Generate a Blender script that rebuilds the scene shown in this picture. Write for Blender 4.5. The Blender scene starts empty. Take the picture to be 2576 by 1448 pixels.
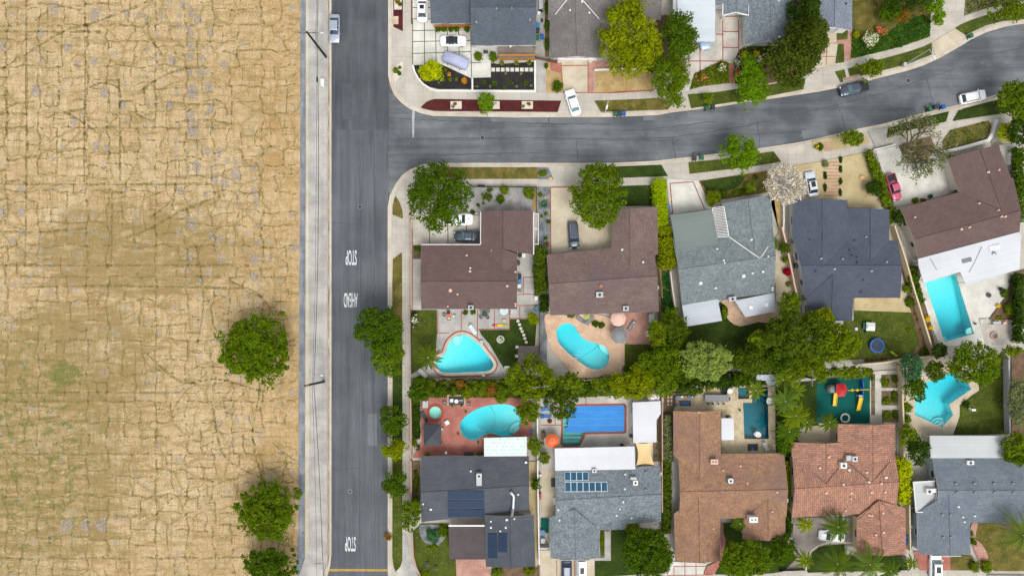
import bpy, math, random
import numpy as np
from mathutils import Vector, Matrix
from mathutils.geometry import tessellate_polygon
R=math.radians
random.seed(7); rng=np.random.default_rng(11)
col=bpy.context.scene.collection
# ---------------------------------------------------------------- camera, sky, sun, exposure
H=122.0                      # camera height in metres
PX=14.4                      # photo pixels (2575 px wide frame) per metre of ground
cam=bpy.data.cameras.new('camera'); co=bpy.data.objects.new('camera',cam); col.objects.link(co)
co.location=(0,0,H); cam.sensor_fit='HORIZONTAL'; cam.sensor_width=36; cam.lens=36*H/(2575/PX); cam.clip_end=3000
bpy.context.scene.camera=co
SUN_EL,SUN_AZ=60,160         # azimuth clockwise from +Y
w=bpy.data.worlds.new('World'); bpy.context.scene.world=w; w.use_nodes=True
nt=w.node_tree; bg=nt.nodes['Background']
sky=nt.nodes.new('ShaderNodeTexSky'); sky.sky_type='NISHITA'; sky.sun_disc=False
sky.sun_elevation=R(SUN_EL); sky.sun_rotation=R(SUN_AZ); sky.dust_density=4; sky.air_density=1.0; sky.ozone_density=1
hs=nt.nodes.new('ShaderNodeHueSaturation'); hs.inputs['Saturation'].default_value=0.2
nt.links.new(sky.outputs[0],hs.inputs['Color']); nt.links.new(hs.outputs[0],bg.inputs[0]); bg.inputs[1].default_value=0.15
sl=bpy.data.lights.new('sun','SUN'); sl.energy=.9; sl.angle=R(28); sl.color=(1,0.965,0.91)
so=bpy.data.objects.new('sun',sl); col.objects.link(so)
so.rotation_euler=(R(90-SUN_EL),0,R(180-SUN_AZ))
vs=bpy.context.scene.view_settings; vs.view_transform='Standard'; vs.look='None'; vs.exposure=0.48; vs.gamma=1
bpy.context.scene.cycles.max_bounces=6; bpy.context.scene.cycles.transparent_max_bounces=12
# ---------------------------------------------------------------- helpers
TC=[0,0]
def t(c,r): TC[0]=515.0*c; TC[1]=289.65*r
def Dp(x,y): return (TC[0]+x/5.0, TC[1]+y/5.0)
def W(x,y,h=0.0):
    dx,dy=Dp(x,y); k=(1-h/H)/PX
    return ((dx-1287.5)*k,(724-dy)*k)
def tag(o,label=None,cat=None,group=None,kind=None):
    if label: o['label']=label
    if cat: o['category']=cat
    if group: o['group']=group
    if kind: o['kind']=kind
    return o
def empty(name,loc,rz=0,label=None,cat=None,group=None):
    o=bpy.data.objects.new(name,None); col.objects.link(o); o.location=loc; o.rotation_euler=(0,0,rz); o.empty_display_size=.3
    return tag(o,label,cat,group)
def lin(c):
    return tuple(((v/255)/12.92 if v/255<=.04045 else ((v/255+.055)/1.055)**2.4) for v in c)
KA=0.80
def cc(c,k=KA):
    l=lin(c); return (min(l[0]*k,.9),min(l[1]*k,.9),min(l[2]*k,.9),1)
class MB:
    def __init__(s): s.v=[];s.f=[];s.m=[];s.uv=[];s.hasuv=False
    def add(s,vs,fs,m=0,uvs=None):
        b=len(s.v); s.v+= [tuple(v) for v in vs]
        for i,f in enumerate(fs):
            s.f.append([b+k for k in f]); s.m.append(m)
            if uvs and uvs[i]: s.uv.append(uvs[i]); s.hasuv=True
            else: s.uv.append(None)
        return s
    def box(s,c,size,rz=0,m=0,rot=None):
        x,y,z=[q/2 for q in size]; M=Matrix.Rotation(rz,3,'Z')
        if rot is not None: M=M@rot
        vs=[Vector(c)+M@Vector((i*x,j*y,k*z)) for i in(-1,1) for j in(-1,1) for k in(-1,1)]
        return s.add(vs,[(0,1,3,2),(4,6,7,5),(0,4,5,1),(2,3,7,6),(0,2,6,4),(1,5,7,3)],m)
    def bbox(s,c,size,b=.04,rz=0,m=0):
        # box with chamfered top and corners
        x,y,z=[q/2 for q in size]; M=Matrix.Rotation(rz,3,'Z'); b=min(b,x*.9,y*.9,z*.9)
        def ring(ix,iy,zz):
            return [(ix-b,-iy,zz),(ix,-iy+b,zz),(ix,iy-b,zz),(ix-b,iy,zz),(-ix+b,iy,zz),(-ix,iy-b,zz),(-ix,-iy+b,zz),(-ix+b,-iy,zz)]
        vs=ring(x,y,-z)+ring(x,y,z-b)+ring(x-b*.8,y-b*.8,z)
        vs=[Vector(c)+M@Vector(v) for v in vs]
        fs=[tuple(range(7,-1,-1)),tuple(range(16,24))]
        for k in (0,8):
            for i in range(8): fs.append((k+i,k+(i+1)%8,k+8+(i+1)%8,k+8+i))
        return s.add(vs,fs,m)
    def prism(s,pts,z0,z1,m=0,mside=None):
        n=len(pts); a=area(pts)
        if a<0: pts=pts[::-1]
        tr=tessellate_polygon([[Vector((p[0],p[1],0)) for p in pts]])
        vs=[(p[0],p[1],z1) for p in pts]+[(p[0],p[1],z0) for p in pts]
        s.add(vs,[fixup(tr_,pts) for tr_ in tr],m)
        s.add(vs,[(i,i+n,(i+1)%n+n,(i+1)%n) for i in range(n)],m if mside is None else mside)
        return s
    def tube(s,p0,p1,r0,r1=None,n=8,m=0,cap=True):
        r1=r0 if r1 is None else r1
        p0,p1=Vector(p0),Vector(p1); d=(p1-p0).normalized()
        u=d.orthogonal().normalized(); v=d.cross(u)
        vs=[]
        for p,r in((p0,r0),(p1,r1)):
            for i in range(n):
                a=2*math.pi*i/n; vs.append(p+u*(r*math.cos(a))+v*(r*math.sin(a)))
        fs=[(i,(i+1)%n,n+(i+1)%n,n+i) for i in range(n)]
        if cap: fs+= [tuple(range(n-1,-1,-1)),tuple(range(n,2*n))]
        return s.add(vs,fs,m)
    def lathe(s,c,prof,n=16,m=0,sx=1,sy=1):
        vs=[];fs=[]
        for r,z in prof:
            for i in range(n):
                a=2*math.pi*i/n; vs.append((c[0]+r*sx*math.cos(a),c[1]+r*sy*math.sin(a),c[2]+z))
        for k in range(len(prof)-1):
            for i in range(n): fs.append((k*n+i,k*n+(i+1)%n,(k+1)*n+(i+1)%n,(k+1)*n+i))
        fs.append(tuple(range(n-1,-1,-1))); fs.append(tuple((len(prof)-1)*n+i for i in range(n)))
        return s.add(vs,fs,m)
    def build(s,name,mats,parent=None,local=False,smooth=False):
        me=bpy.data.meshes.new(name)
        off=Vector((0,0,0))
        if parent is not None and not local:
            p=parent
            while p is not None: off+=p.location; p=p.parent
        me.from_pydata([(v[0]-off.x,v[1]-off.y,v[2]-off.z) for v in s.v],[],s.f)
        for mt in (mats if isinstance(mats,(list,tuple)) else [mats]): me.materials.append(mt)
        me.polygons.foreach_set('material_index',s.m)
        if smooth: me.polygons.foreach_set('use_smooth',[True]*len(s.f))
        if s.hasuv:
            uvl=me.uv_layers.new(name='UVMap'); k=0
            for i,p in enumerate(me.polygons):
                for j,li in enumerate(p.loop_indices):
                    if s.uv[i]: uvl.data[li].uv=s.uv[i][j]
        me.update()
        o=bpy.data.objects.new(name,me); col.objects.link(o)
        if parent is not None: o.parent=parent
        return o
def area(p): return sum(p[i][0]*p[(i+1)%len(p)][1]-p[(i+1)%len(p)][0]*p[i][1] for i in range(len(p)))/2
def fixup(tr,pts):
    a=[pts[i] for i in tr]
    return tuple(tr) if area(a)>0 else tuple(tr[::-1])
def inside(p,poly):
    x,y=p; c=False; n=len(poly)
    for i in range(n):
        x1,y1=poly[i]; x2,y2=poly[(i+1)%n]
        if (y1>y)!=(y2>y) and x<(x2-x1)*(y-y1)/(y2-y1)+x1: c=not c
    return c
def spline(pts,k=4,closed=True):
    n=len(pts); out=[]
    rg=range(n) if closed else range(n-1)
    for i in rg:
        g=lambda j: pts[j%n] if closed else pts[max(0,min(n-1,j))]
        p0,p1,p2,p3=g(i-1),g(i),g(i+1),g(i+2)
        for j in range(k):
            u=j/k
            out.append(tuple(.5*((2*p1[a])+(-p0[a]+p2[a])*u+(2*p0[a]-5*p1[a]+4*p2[a]-p3[a])*u*u+(-p0[a]+3*p1[a]-3*p2[a]+p3[a])*u**3) for a in(0,1)))
    if not closed: out.append(pts[-1])
    return out
def offset_poly(pts,d):
    # positive d grows
    if area(pts)<0: pts=pts[::-1]
    n=len(pts); out=[]
    for i in range(n):
        a,b,c=Vector(pts[i-1]),Vector(pts[i]),Vector(pts[(i+1)%n])
        e1=(b-a).normalized(); e2=(c-b).normalized()
        n1=Vector((e1.y,-e1.x)); n2=Vector((e2.y,-e2.x)); q=(n1+n2)
        q=q.normalized() if q.length>1e-4 else n1
        kk=1/max(.4,q.dot(n1)); out.append(tuple(b+q*d*kk))
    return out
# ---------------------------------------------------------------- materials
def newmat(name):
    m=bpy.data.materials.new(name); m.use_nodes=True; nt=m.node_tree
    return m,nt,nt.nodes['Principled BSDF']
def N(nt,typ,**kw):
    n=nt.nodes.new(typ)
    for k,v in kw.items(): setattr(n,k,v)
    return n
def pos(nt,scale=(1,1,1),rz=0):
    g=N(nt,'ShaderNodeNewGeometry'); mp=N(nt,'ShaderNodeMapping')
    mp.inputs['Scale'].default_value=scale; mp.inputs['Rotation'].default_value=(0,0,rz)
    nt.links.new(g.outputs['Position'],mp.inputs['Vector']); return mp.outputs[0]
def noise(nt,vec,scale,detail=4,rough=.55):
    n=N(nt,'ShaderNodeTexNoise'); n.inputs['Scale'].default_value=scale; n.inputs['Detail'].default_value=detail
    n.inputs['Roughness'].default_value=rough; nt.links.new(vec,n.inputs['Vector']); return n.outputs['Fac']
def ramp(nt,fac,a,b,c0=(0,0,0,1),c1=(1,1,1,1)):
    r=N(nt,'ShaderNodeValToRGB'); e=r.color_ramp.elements
    e[0].position=a; e[1].position=b; e[0].color=c0; e[1].color=c1
    nt.links.new(fac,r.inputs[0]); return r.outputs[0]
def mixc(nt,fac,a,b,mode='MIX'):
    m=N(nt,'ShaderNodeMix',data_type='RGBA',blend_type=mode)
    for k,v in ((0,fac),(6,a),(7,b)):
        if hasattr(v,'is_linked') or hasattr(v,'links'): nt.links.new(v,m.inputs[k])
        else: m.inputs[k].default_value=v
    return m.outputs[2]
def plain(name,c,rough=.6,metal=0,var=.06,scale=4,spec=.4,k=KA):
    m,nt,b=newmat(name)
    n=noise(nt,pos(nt),scale,3)
    c0=cc(c,k); lo=tuple(v*(1-var*1.6) for v in c0[:3])+(1,); hi=tuple(min(.95,v*(1+var*1.6)) for v in c0[:3])+(1,)
    nt.links.new(ramp(nt,n,.3,.7,lo,hi),b.inputs['Base Color'])
    b.inputs['Roughness'].default_value=rough; b.inputs['Metallic'].default_value=metal; b.inputs['Specular IOR Level'].default_value=spec
    return m
def ground(name,c1,c2,big=.25,mid=1.4,fine=7,famt=.3,c3=None,c3amt=.6,joint=None,jc=(150,145,135),streak=None,rough=.92,jr=0,a=.4,b_=.62):
    m,nt,b=newmat(name); p=pos(nt)
    n1=noise(nt,p,big,6,.6)
    colr=ramp(nt,n1,a,b_,cc(c1),cc(c2))
    if c3:
        n3=noise(nt,p,mid,5,.65); colr=mixc(nt,ramp(nt,n3,c3amt,c3amt+.12),colr,cc(c3))
    if streak:
        ps=pos(nt,streak[:3],streak[3] if len(streak)>3 else 0); n4=noise(nt,ps,1.0,5,.6)
        colr=mixc(nt,.85,colr,ramp(nt,n4,.25,.75,(.62,.62,.62,1),(1.32,1.32,1.32,1)),'MULTIPLY')
    nf=noise(nt,p,fine,5,.7)
    colr=mixc(nt,famt*1.8,colr,ramp(nt,nf,.3,.7,(.6,.6,.6,1),(1.35,1.35,1.35,1)),'MULTIPLY')
    if joint:
        bt=N(nt,'ShaderNodeTexBrick'); bt.inputs['Scale'].default_value=1; bt.inputs['Mortar Size'].default_value=.022
        bt.inputs['Brick Width'].default_value=joint[0]; bt.inputs['Row Height'].default_value=joint[1]; bt.offset=joint[2] if len(joint)>2 else 0
        bt.inputs['Color1'].default_value=(1,1,1,1); bt.inputs['Color2'].default_value=(.93,.93,.93,1); bt.inputs['Mortar'].default_value=tuple(v/255 for v in jc)+(1,)
        nt.links.new(pos(nt,(1,1,1),jr),bt.inputs['Vector'])
        colr=mixc(nt,1.0,colr,bt.outputs['Color'],'MULTIPLY')
    nt.links.new(colr,b.inputs['Base Color']); b.inputs['Roughness'].default_value=rough; b.inputs['Specular IOR Level'].default_value=.2
    bp=N(nt,'ShaderNodeBump'); bp.inputs['Strength'].default_value=.35; bp.inputs['Distance'].default_value=.03
    nt.links.new(nf,bp.inputs['Height']); nt.links.new(bp.outputs[0],b.inputs['Normal'])
    return m
def roofmat(name,c1,c2,speck=.5,row=.15,tile=False,sc=5,stain=None):
    m,nt,b=newmat(name); p=pos(nt)
    v=N(nt,'ShaderNodeTexVoronoi'); v.inputs['Scale'].default_value=sc; nt.links.new(p,v.inputs['Vector'])
    sp=N(nt,'ShaderNodeSeparateColor'); nt.links.new(v.outputs['Color'],sp.inputs[0])
    base=mixc(nt,ramp(nt,noise(nt,p,.35,5,.6),.35,.65),cc(c1),cc(c2))
    base=mixc(nt,speck,base,ramp(nt,sp.outputs[0],0,1,(.55,.55,.55,1),(1.5,1.5,1.5,1)),'MULTIPLY')
    if stain: base=mixc(nt,ramp(nt,noise(nt,p,.12,4,.6),.5,.68),base,cc(stain))
    base=mixc(nt,.5,base,ramp(nt,noise(nt,pos(nt,(1,1,1),.3),.9,6,.72),.3,.7,(.78,.78,.78,1),(1.2,1.2,1.2,1)),'MULTIPLY')
    uv=N(nt,'ShaderNodeUVMap'); bt=N(nt,'ShaderNodeTexBrick'); bt.inputs['Scale'].default_value=1
    mpu=N(nt,'ShaderNodeMapping'); mpu.inputs['Rotation'].default_value=(0,0,math.pi/2 if tile else 0); nt.links.new(uv.outputs[0],mpu.inputs[0]); nt.links.new(mpu.outputs[0],bt.inputs['Vector'])
    if tile: bt.inputs['Brick Width'].default_value=1.1; bt.inputs['Row Height'].default_value=.34; bt.inputs['Mortar Size'].default_value=.045; bt.inputs['Color2'].default_value=(.74,.8,.86,1)
    else: bt.inputs['Brick Width'].default_value=.9; bt.inputs['Row Height'].default_value=row; bt.inputs['Mortar Size'].default_value=.012; bt.inputs['Color2'].default_value=(.86,.86,.86,1)
    bt.inputs['Color1'].default_value=(1.05,1.05,1.05,1); bt.inputs['Mortar'].default_value=(.66,.64,.62,1) if tile else (.72,.72,.72,1)
    base=mixc(nt,1.0,base,bt.outputs['Color'],'MULTIPLY')
    nt.links.new(base,b.inputs['Base Color']); b.inputs['Roughness'].default_value=.85; b.inputs['Specular IOR Level'].default_value=.3
    bp=N(nt,'ShaderNodeBump'); bp.inputs['Strength'].default_value=.8 if tile else .3; bp.inputs['Distance'].default_value=.05 if tile else .015
    nt.links.new(bt.outputs['Fac'],bp.inputs['Height']); bp.invert=True; nt.links.new(bp.outputs[0],b.inputs['Normal'])
    return m
def leafmat(name,c,var=.32,c2=None,k=1.12):
    m,nt,b=newmat(name)
    at=N(nt,'ShaderNodeAttribute',attribute_name='tint')
    c0=cc(c,k); lo=tuple(v*(1-var) for v in c0[:3])+(1,)
    hi=cc(c2,k) if c2 else (min(.9,c0[0]*(1+var*1.25)),min(.9,c0[1]*(1+var)),min(.9,c0[2]*(1+var*.5)),1)
    r=N(nt,'ShaderNodeValToRGB'); e=r.color_ramp.elements; e[0].color=lo; e[1].color=hi; x=e.new(.5); x.color=c0
    nt.links.new(at.outputs['Fac'],r.inputs[0]); nt.links.new(r.outputs[0],b.inputs['Base Color'])
    b.inputs['Roughness'].default_value=.85; b.inputs['Specular IOR Level'].default_value=.06
    tr=N(nt,'ShaderNodeBsdfTranslucent'); nt.links.new(r.outputs[0],tr.inputs[0]); mx=N(nt,'ShaderNodeMixShader'); mx.inputs[0].default_value=.4
    nt.links.new(b.outputs[0],mx.inputs[1]); nt.links.new(tr.outputs[0],mx.inputs[2]); nt.links.new(mx.outputs[0],nt.nodes['Material Output'].inputs[0])
    return m
M={}
M['concrete']=ground('concrete',(190,184,171),(206,200,188),.3,1.5,5,.1,joint=(1.55,1.55),jc=(178,172,164),c3=(178,172,160),c3amt=.62)
M['concrete_plain']=ground('concrete_plain',(186,180,168),(214,209,199),.35,1.2,5,.12,c3=(170,163,150),c3amt=.62)
M['concrete_white']=ground('concrete_white',(206,204,194),(228,226,217),.4,1.5,5,.12,c3=(196,192,180),c3amt=.64)
M['concrete_grey']=ground('concrete_grey',(172,170,164),(196,194,187),.35,1.5,5,.12,joint=(3,3),jc=(195,193,190),c3=(158,155,148),c3amt=.62)
M['concrete_tan']=ground('concrete_tan',(196,183,158),(214,203,180),.35,1.5,5,.12,c3=(180,165,138),c3amt=.62)
M['kerb']=ground('kerb',(200,188,170),(218,208,192),.4,2,6,.14,joint=(3,300),jc=(170,165,160),c3=(176,150,125),c3amt=.63)
M['gutter']=ground('gutter',(140,125,105),(200,194,180),.25,1,5,.2,streak=(3,.25,1),c3=(120,104,88),c3amt=.6)
M['asphalt_new']=ground('asphalt_new',(84,87,92),(98,101,106),.12,1,9,.14,streak=(.9,.08,1),c3=(112,116,118),c3amt=.7)
M['asphalt_main']=ground('asphalt_main',(92,96,101),(106,110,115),.1,1,9,.13,streak=(1.1,.05,1),c3=(126,132,138),c3amt=.7)
M['asphalt_side']=ground('asphalt_side',(92,97,102),(124,128,130),.11,.5,9,.16,streak=(.07,1.0,1,-.1),c3=(130,134,136),c3amt=.62)
M['asphalt_swale']=ground('asphalt_swale',(120,128,138),(152,156,160),.3,1,6,.2,streak=(1.5,.2,1),c3=(108,110,114),c3amt=.6)
M['grass']=ground('grass',(62,78,18),(84,96,28),.5,2.5,10,.34,c3=(112,108,50),c3amt=.54)
M['grass_dark']=ground('grass_dark',(40,60,12),(58,76,18),.4,2.5,10,.34,c3=(80,88,34),c3amt=.56)
M['grass_dry']=ground('grass_dry',(90,88,34),(122,110,54),.6,2.2,10,.36,c3=(158,140,92),c3amt=.58)
M['grass_emerald']=ground('grass_emerald',(30,84,34),(44,100,42),.5,2.5,10,.3,c3=(60,96,40),c3amt=.6)
M['soil']=ground('soil',(112,98,74),(134,120,94),.4,1.8,8,.35,c3=(86,84,48),c3amt=.52)
M['mulch_black']=ground('mulch_black',(44,42,42),(58,55,54),.8,4,12,.5,c3=(82,74,68),c3amt=.6)
M['mulch_red']=ground('mulch_red',(80,34,34),(94,42,40),.8,4,12,.4,c3=(70,30,30),c3amt=.55)
M['mulch_brown']=ground('mulch_brown',(104,84,66),(128,104,82),.8,4,12,.4,c3=(84,68,50),c3amt=.55)
M['straw']=ground('straw',(176,150,100),(200,174,122),.5,3,12,.4,c3=(150,126,80),c3amt=.55)
M['sand']=ground('sand',(186,168,126),(204,188,146),.3,1.5,8,.25,c3=(168,148,106),c3amt=.58)
M['gravel']=ground('gravel',(150,148,144),(178,176,172),.6,5,14,.6,c3=(118,116,114),c3amt=.55)
M['gravel_white']=ground('gravel_white',(214,204,188),(230,222,208),.8,5,12,.3)
M['gravel_dark']=ground('gravel_dark',(104,110,114),(144,148,148),.8,5,14,.6,c3=(168,164,152),c3amt=.58)
M['brick']=ground('brick',(176,112,100),(194,132,118),.6,3,9,.25,joint=(.42,.21,.5),jc=(205,190,180),c3=(160,100,90),c3amt=.58)
M['brick_pale']=ground('brick_pale',(184,138,124),(204,160,144),.6,2,9,.25,joint=(.5,.5,0),jc=(205,195,190),c3=(214,184,168),c3amt=.6)
M['brick_line']=ground('brick_line',(160,84,70),(176,98,82),.6,3,9,.25)
M['stamped']=ground('stamped',(214,180,150),(228,198,170),.6,1.6,7,.25,joint=(1.1,.9,.37),jc=(195,175,160),c3=(202,158,130),c3amt=.58,jr=.5)
M['travertine']=ground('travertine',(202,184,150),(220,206,176),.8,2.4,8,.3,joint=(.6,.6,.5),jc=(225,215,200),c3=(184,162,124),c3amt=.56)
M['paver_grey']=ground('paver_grey',(150,142,134),(168,160,152),.6,3,8,.2,joint=(.5,.25,.5),jc=(215,205,200))
M['turf_teal']=ground('turf_teal',(6,84,76),(14,98,88),.5,3,9,.14)
M['deck_grey']=ground('deck_grey',(128,120,114),(146,138,130),.6,3,9,.2,joint=(3,.16,.3),jc=(150,145,140))
# roofs
M['r_slate']=roofmat('roof_dark_grey',(86,94,104),(94,102,112),.2)
M['r_slate2']=roofmat('roof_slate_blue',(78,85,98),(86,92,106),.14)
M['r_char']=roofmat('roof_charcoal',(80,86,94),(90,95,102),.16)
M['r_taupe']=roofmat('roof_taupe',(120,116,112),(130,126,122),.3,stain=(112,110,108))
M['r_grey']=roofmat('roof_grey_shingle',(118,128,134),(130,140,146),.55,sc=4)
M['r_greyblue']=roofmat('roof_blue_grey_shingle',(126,134,148),(136,144,156),.4,sc=5)
M['r_green']=roofmat('roof_green_grey_shingle',(117,127,129),(129,138,139),.42,sc=4)
M['r_brown']=roofmat('roof_smooth_brown',(106,86,82),(112,92,88),.08)
M['r_brown2']=roofmat('roof_brown_shingle',(118,98,92),(128,108,102),.32,stain=(114,98,98))
M['r_tan']=roofmat('roof_tan_shingle',(164,126,96),(152,116,94),.45,sc=4,stain=(140,112,100))
M['r_tile']=roofmat('roof_terracotta_tile',(190,138,112),(172,128,110),.3,tile=True,sc=3)
M['r_dgrey']=roofmat('roof_mid_grey_shingle',(112,122,132),(122,131,140),.3,sc=5)
M['r_rusty']=roofmat('roof_brown_rolled',(96,86,88),(106,96,96),.12)
def metalroof(name,c,seam,rz=0,stain=None):
    m=ground(name,c,tuple(min(255,v+8) for v in c),.2,1,4,.05,joint=(60,seam,0),jc=(212,214,216),c3=stain,c3amt=.7,rough=.5,jr=rz) if stain else ground(name,c,tuple(min(255,v+8) for v in c),.2,1,4,.05,joint=(60,seam,0),jc=(212,214,216),rough=.5,jr=rz)
    return m
M['m_white']=metalroof('metal_white',(216,218,222),2.6)
M['m_pale']=metalroof('metal_pale',(208,216,224),1.0,0,(196,202,208))
M['m_pale_t']=metalroof('metal_pale_tilted',(190,196,204),.55,-.14,(178,184,192))
M['m_grey']=metalroof('metal_grey',(192,196,196),.6,0,(176,178,176))
M['m_white_t']=metalroof('metal_white_tilted',(212,216,220),.9,-.27,(198,202,206))
# paints and general
M['white']=plain('white_paint',(236,236,232)); M['offwhite']=plain('off_white_stucco',(214,208,196)); M['cream']=plain('cream_stucco',(214,198,164))
M['tanwall']=plain('tan_block',(204,182,148),var=.1); M['pinkwall']=plain('pink_block',(186,150,132),var=.1)
M['greywall']=plain('grey_stucco',(186,188,190)); M['bluewall']=plain('pale_blue_stucco',(170,186,196))
M['wood']=plain('orange_wood',(182,122,48),var=.12,scale=8); M['wood_brown']=plain('brown_wood',(112,82,62),var=.14,scale=7); M['wood_red']=plain('dark_red_wood',(110,36,32),var=.12)
M['wood_grey']=plain('grey_weathered_wood',(112,102,96),var=.14,scale=7)
M['pole']=plain('pole_wood_dark',(44,40,38),var=.12); M['metal']=plain('grey_metal',(150,154,156),.4,.6); M['steel']=plain('galvanised_metal',(190,194,196),.35,.7)
M['black']=plain('black_plastic',(34,35,38),.5); M['dark']=plain('charcoal',(60,64,70),.6); M['wire']=plain('black_cable',(30,30,32),.6)
M['tyre']=plain('tyre_rubber',(26,26,28),.8); M['rim']=plain('wheel_rim',(170,172,176),.3,.8)
M['bark']=plain('bark',(104,88,70),.9,0,.16,6); M['bark_pale']=plain('pale_bark',(168,158,148),.9,0,.12,6)
M['trace']=plain('grass_joint_green',(50,84,40),.9,var=.12)
M['glass']=plain('window_glass',(52,70,78),.12,0,.06,spec=.7); M['carglass']=plain('car_glass',(38,58,66),.08,0,.05,spec=.8); M['carglass_pale']=plain('car_glass_pale',(96,128,138),.08,0,.05,spec=.8)
M['chrome']=plain('chrome',(196,198,200),.2,.9); M['lamp_glass']=plain('lamp_glass',(226,228,230),.15,spec=.7); M['tail_red']=plain('tail_light_red',(150,24,22),.2)
M['pv']=plain('solar_cell',(34,54,80),.55,.1,.1,3,spec=.2); M['pv_frame']=plain('solar_frame_dark',(56,70,86),.6,spec=.2); M['thermal']=plain('solar_thermal_glass',(34,84,112),.35,0,.16,1.5,spec=.35); M['frame_white']=plain('panel_frame_white',(206,220,228),.4)
for nm,c in dict(blue=(22,94,176),green=(30,104,70),binblack=(48,56,66),red=(196,34,40),yellow=(238,196,24),orange=(222,104,52),navy=(36,48,74),teal=(40,130,140),pink=(206,88,120),lime=(150,190,50),skyblue=(60,130,190),grey=(128,130,132),lightgrey=(186,188,190),tan=(226,194,136),redpaint=(170,36,32),peach=(226,186,168),terracotta=(188,110,84),floral=(214,190,196)).items():
    M[nm]=plain(nm+'_finish',c,.5)
def carpaint(name,c,metal=0):
    m,nt,b=newmat(name); b.inputs['Base Color'].default_value=cc(c); b.inputs['Roughness'].default_value=.28; b.inputs['Metallic'].default_value=metal
    b.inputs['Coat Weight'].default_value=.6; b.inputs['Coat Roughness'].default_value=.08
    n=noise(nt,pos(nt),3,2); nt.links.new(ramp(nt,n,.3,.7,cc(tuple(v*.97 for v in c),1.05),cc(c,1.05)),b.inputs['Base Color'])
    return m
# foliage
for nm,c in dict(f_green=(92,116,14),f_deep=(74,100,14),f_dark=(56,80,20),f_yellow=(124,136,8),f_lime=(168,178,8),f_olive=(80,100,20),f_bright=(104,138,18),f_gold=(104,122,14),f_pale=(138,156,74),f_mid=(104,124,22),f_rust=(132,100,34),f_blue=(70,112,72),f_pine=(74,88,24),f_palm=(92,116,40),f_sage=(120,130,84),f_ivy=(40,92,34)).items():
    M[nm]=leafmat(nm,c)
M['f_hedge']=leafmat('lime_hedge',(150,172,10),.22)
M['f_white']=leafmat('petals_white',(232,228,206),.2); M['f_pinkfl']=leafmat('petals_pink',(222,110,96),.3); M['f_crimson']=leafmat('petals_crimson',(160,10,44),.3); M['f_yel']=leafmat('petals_yellow',(232,200,50),.25)
M['f_blossom']=leafmat('pale_blossom',(232,220,204),.3,k=1.0); M['f_orange']=leafmat('orange_bush',(196,140,40),.3)
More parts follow.
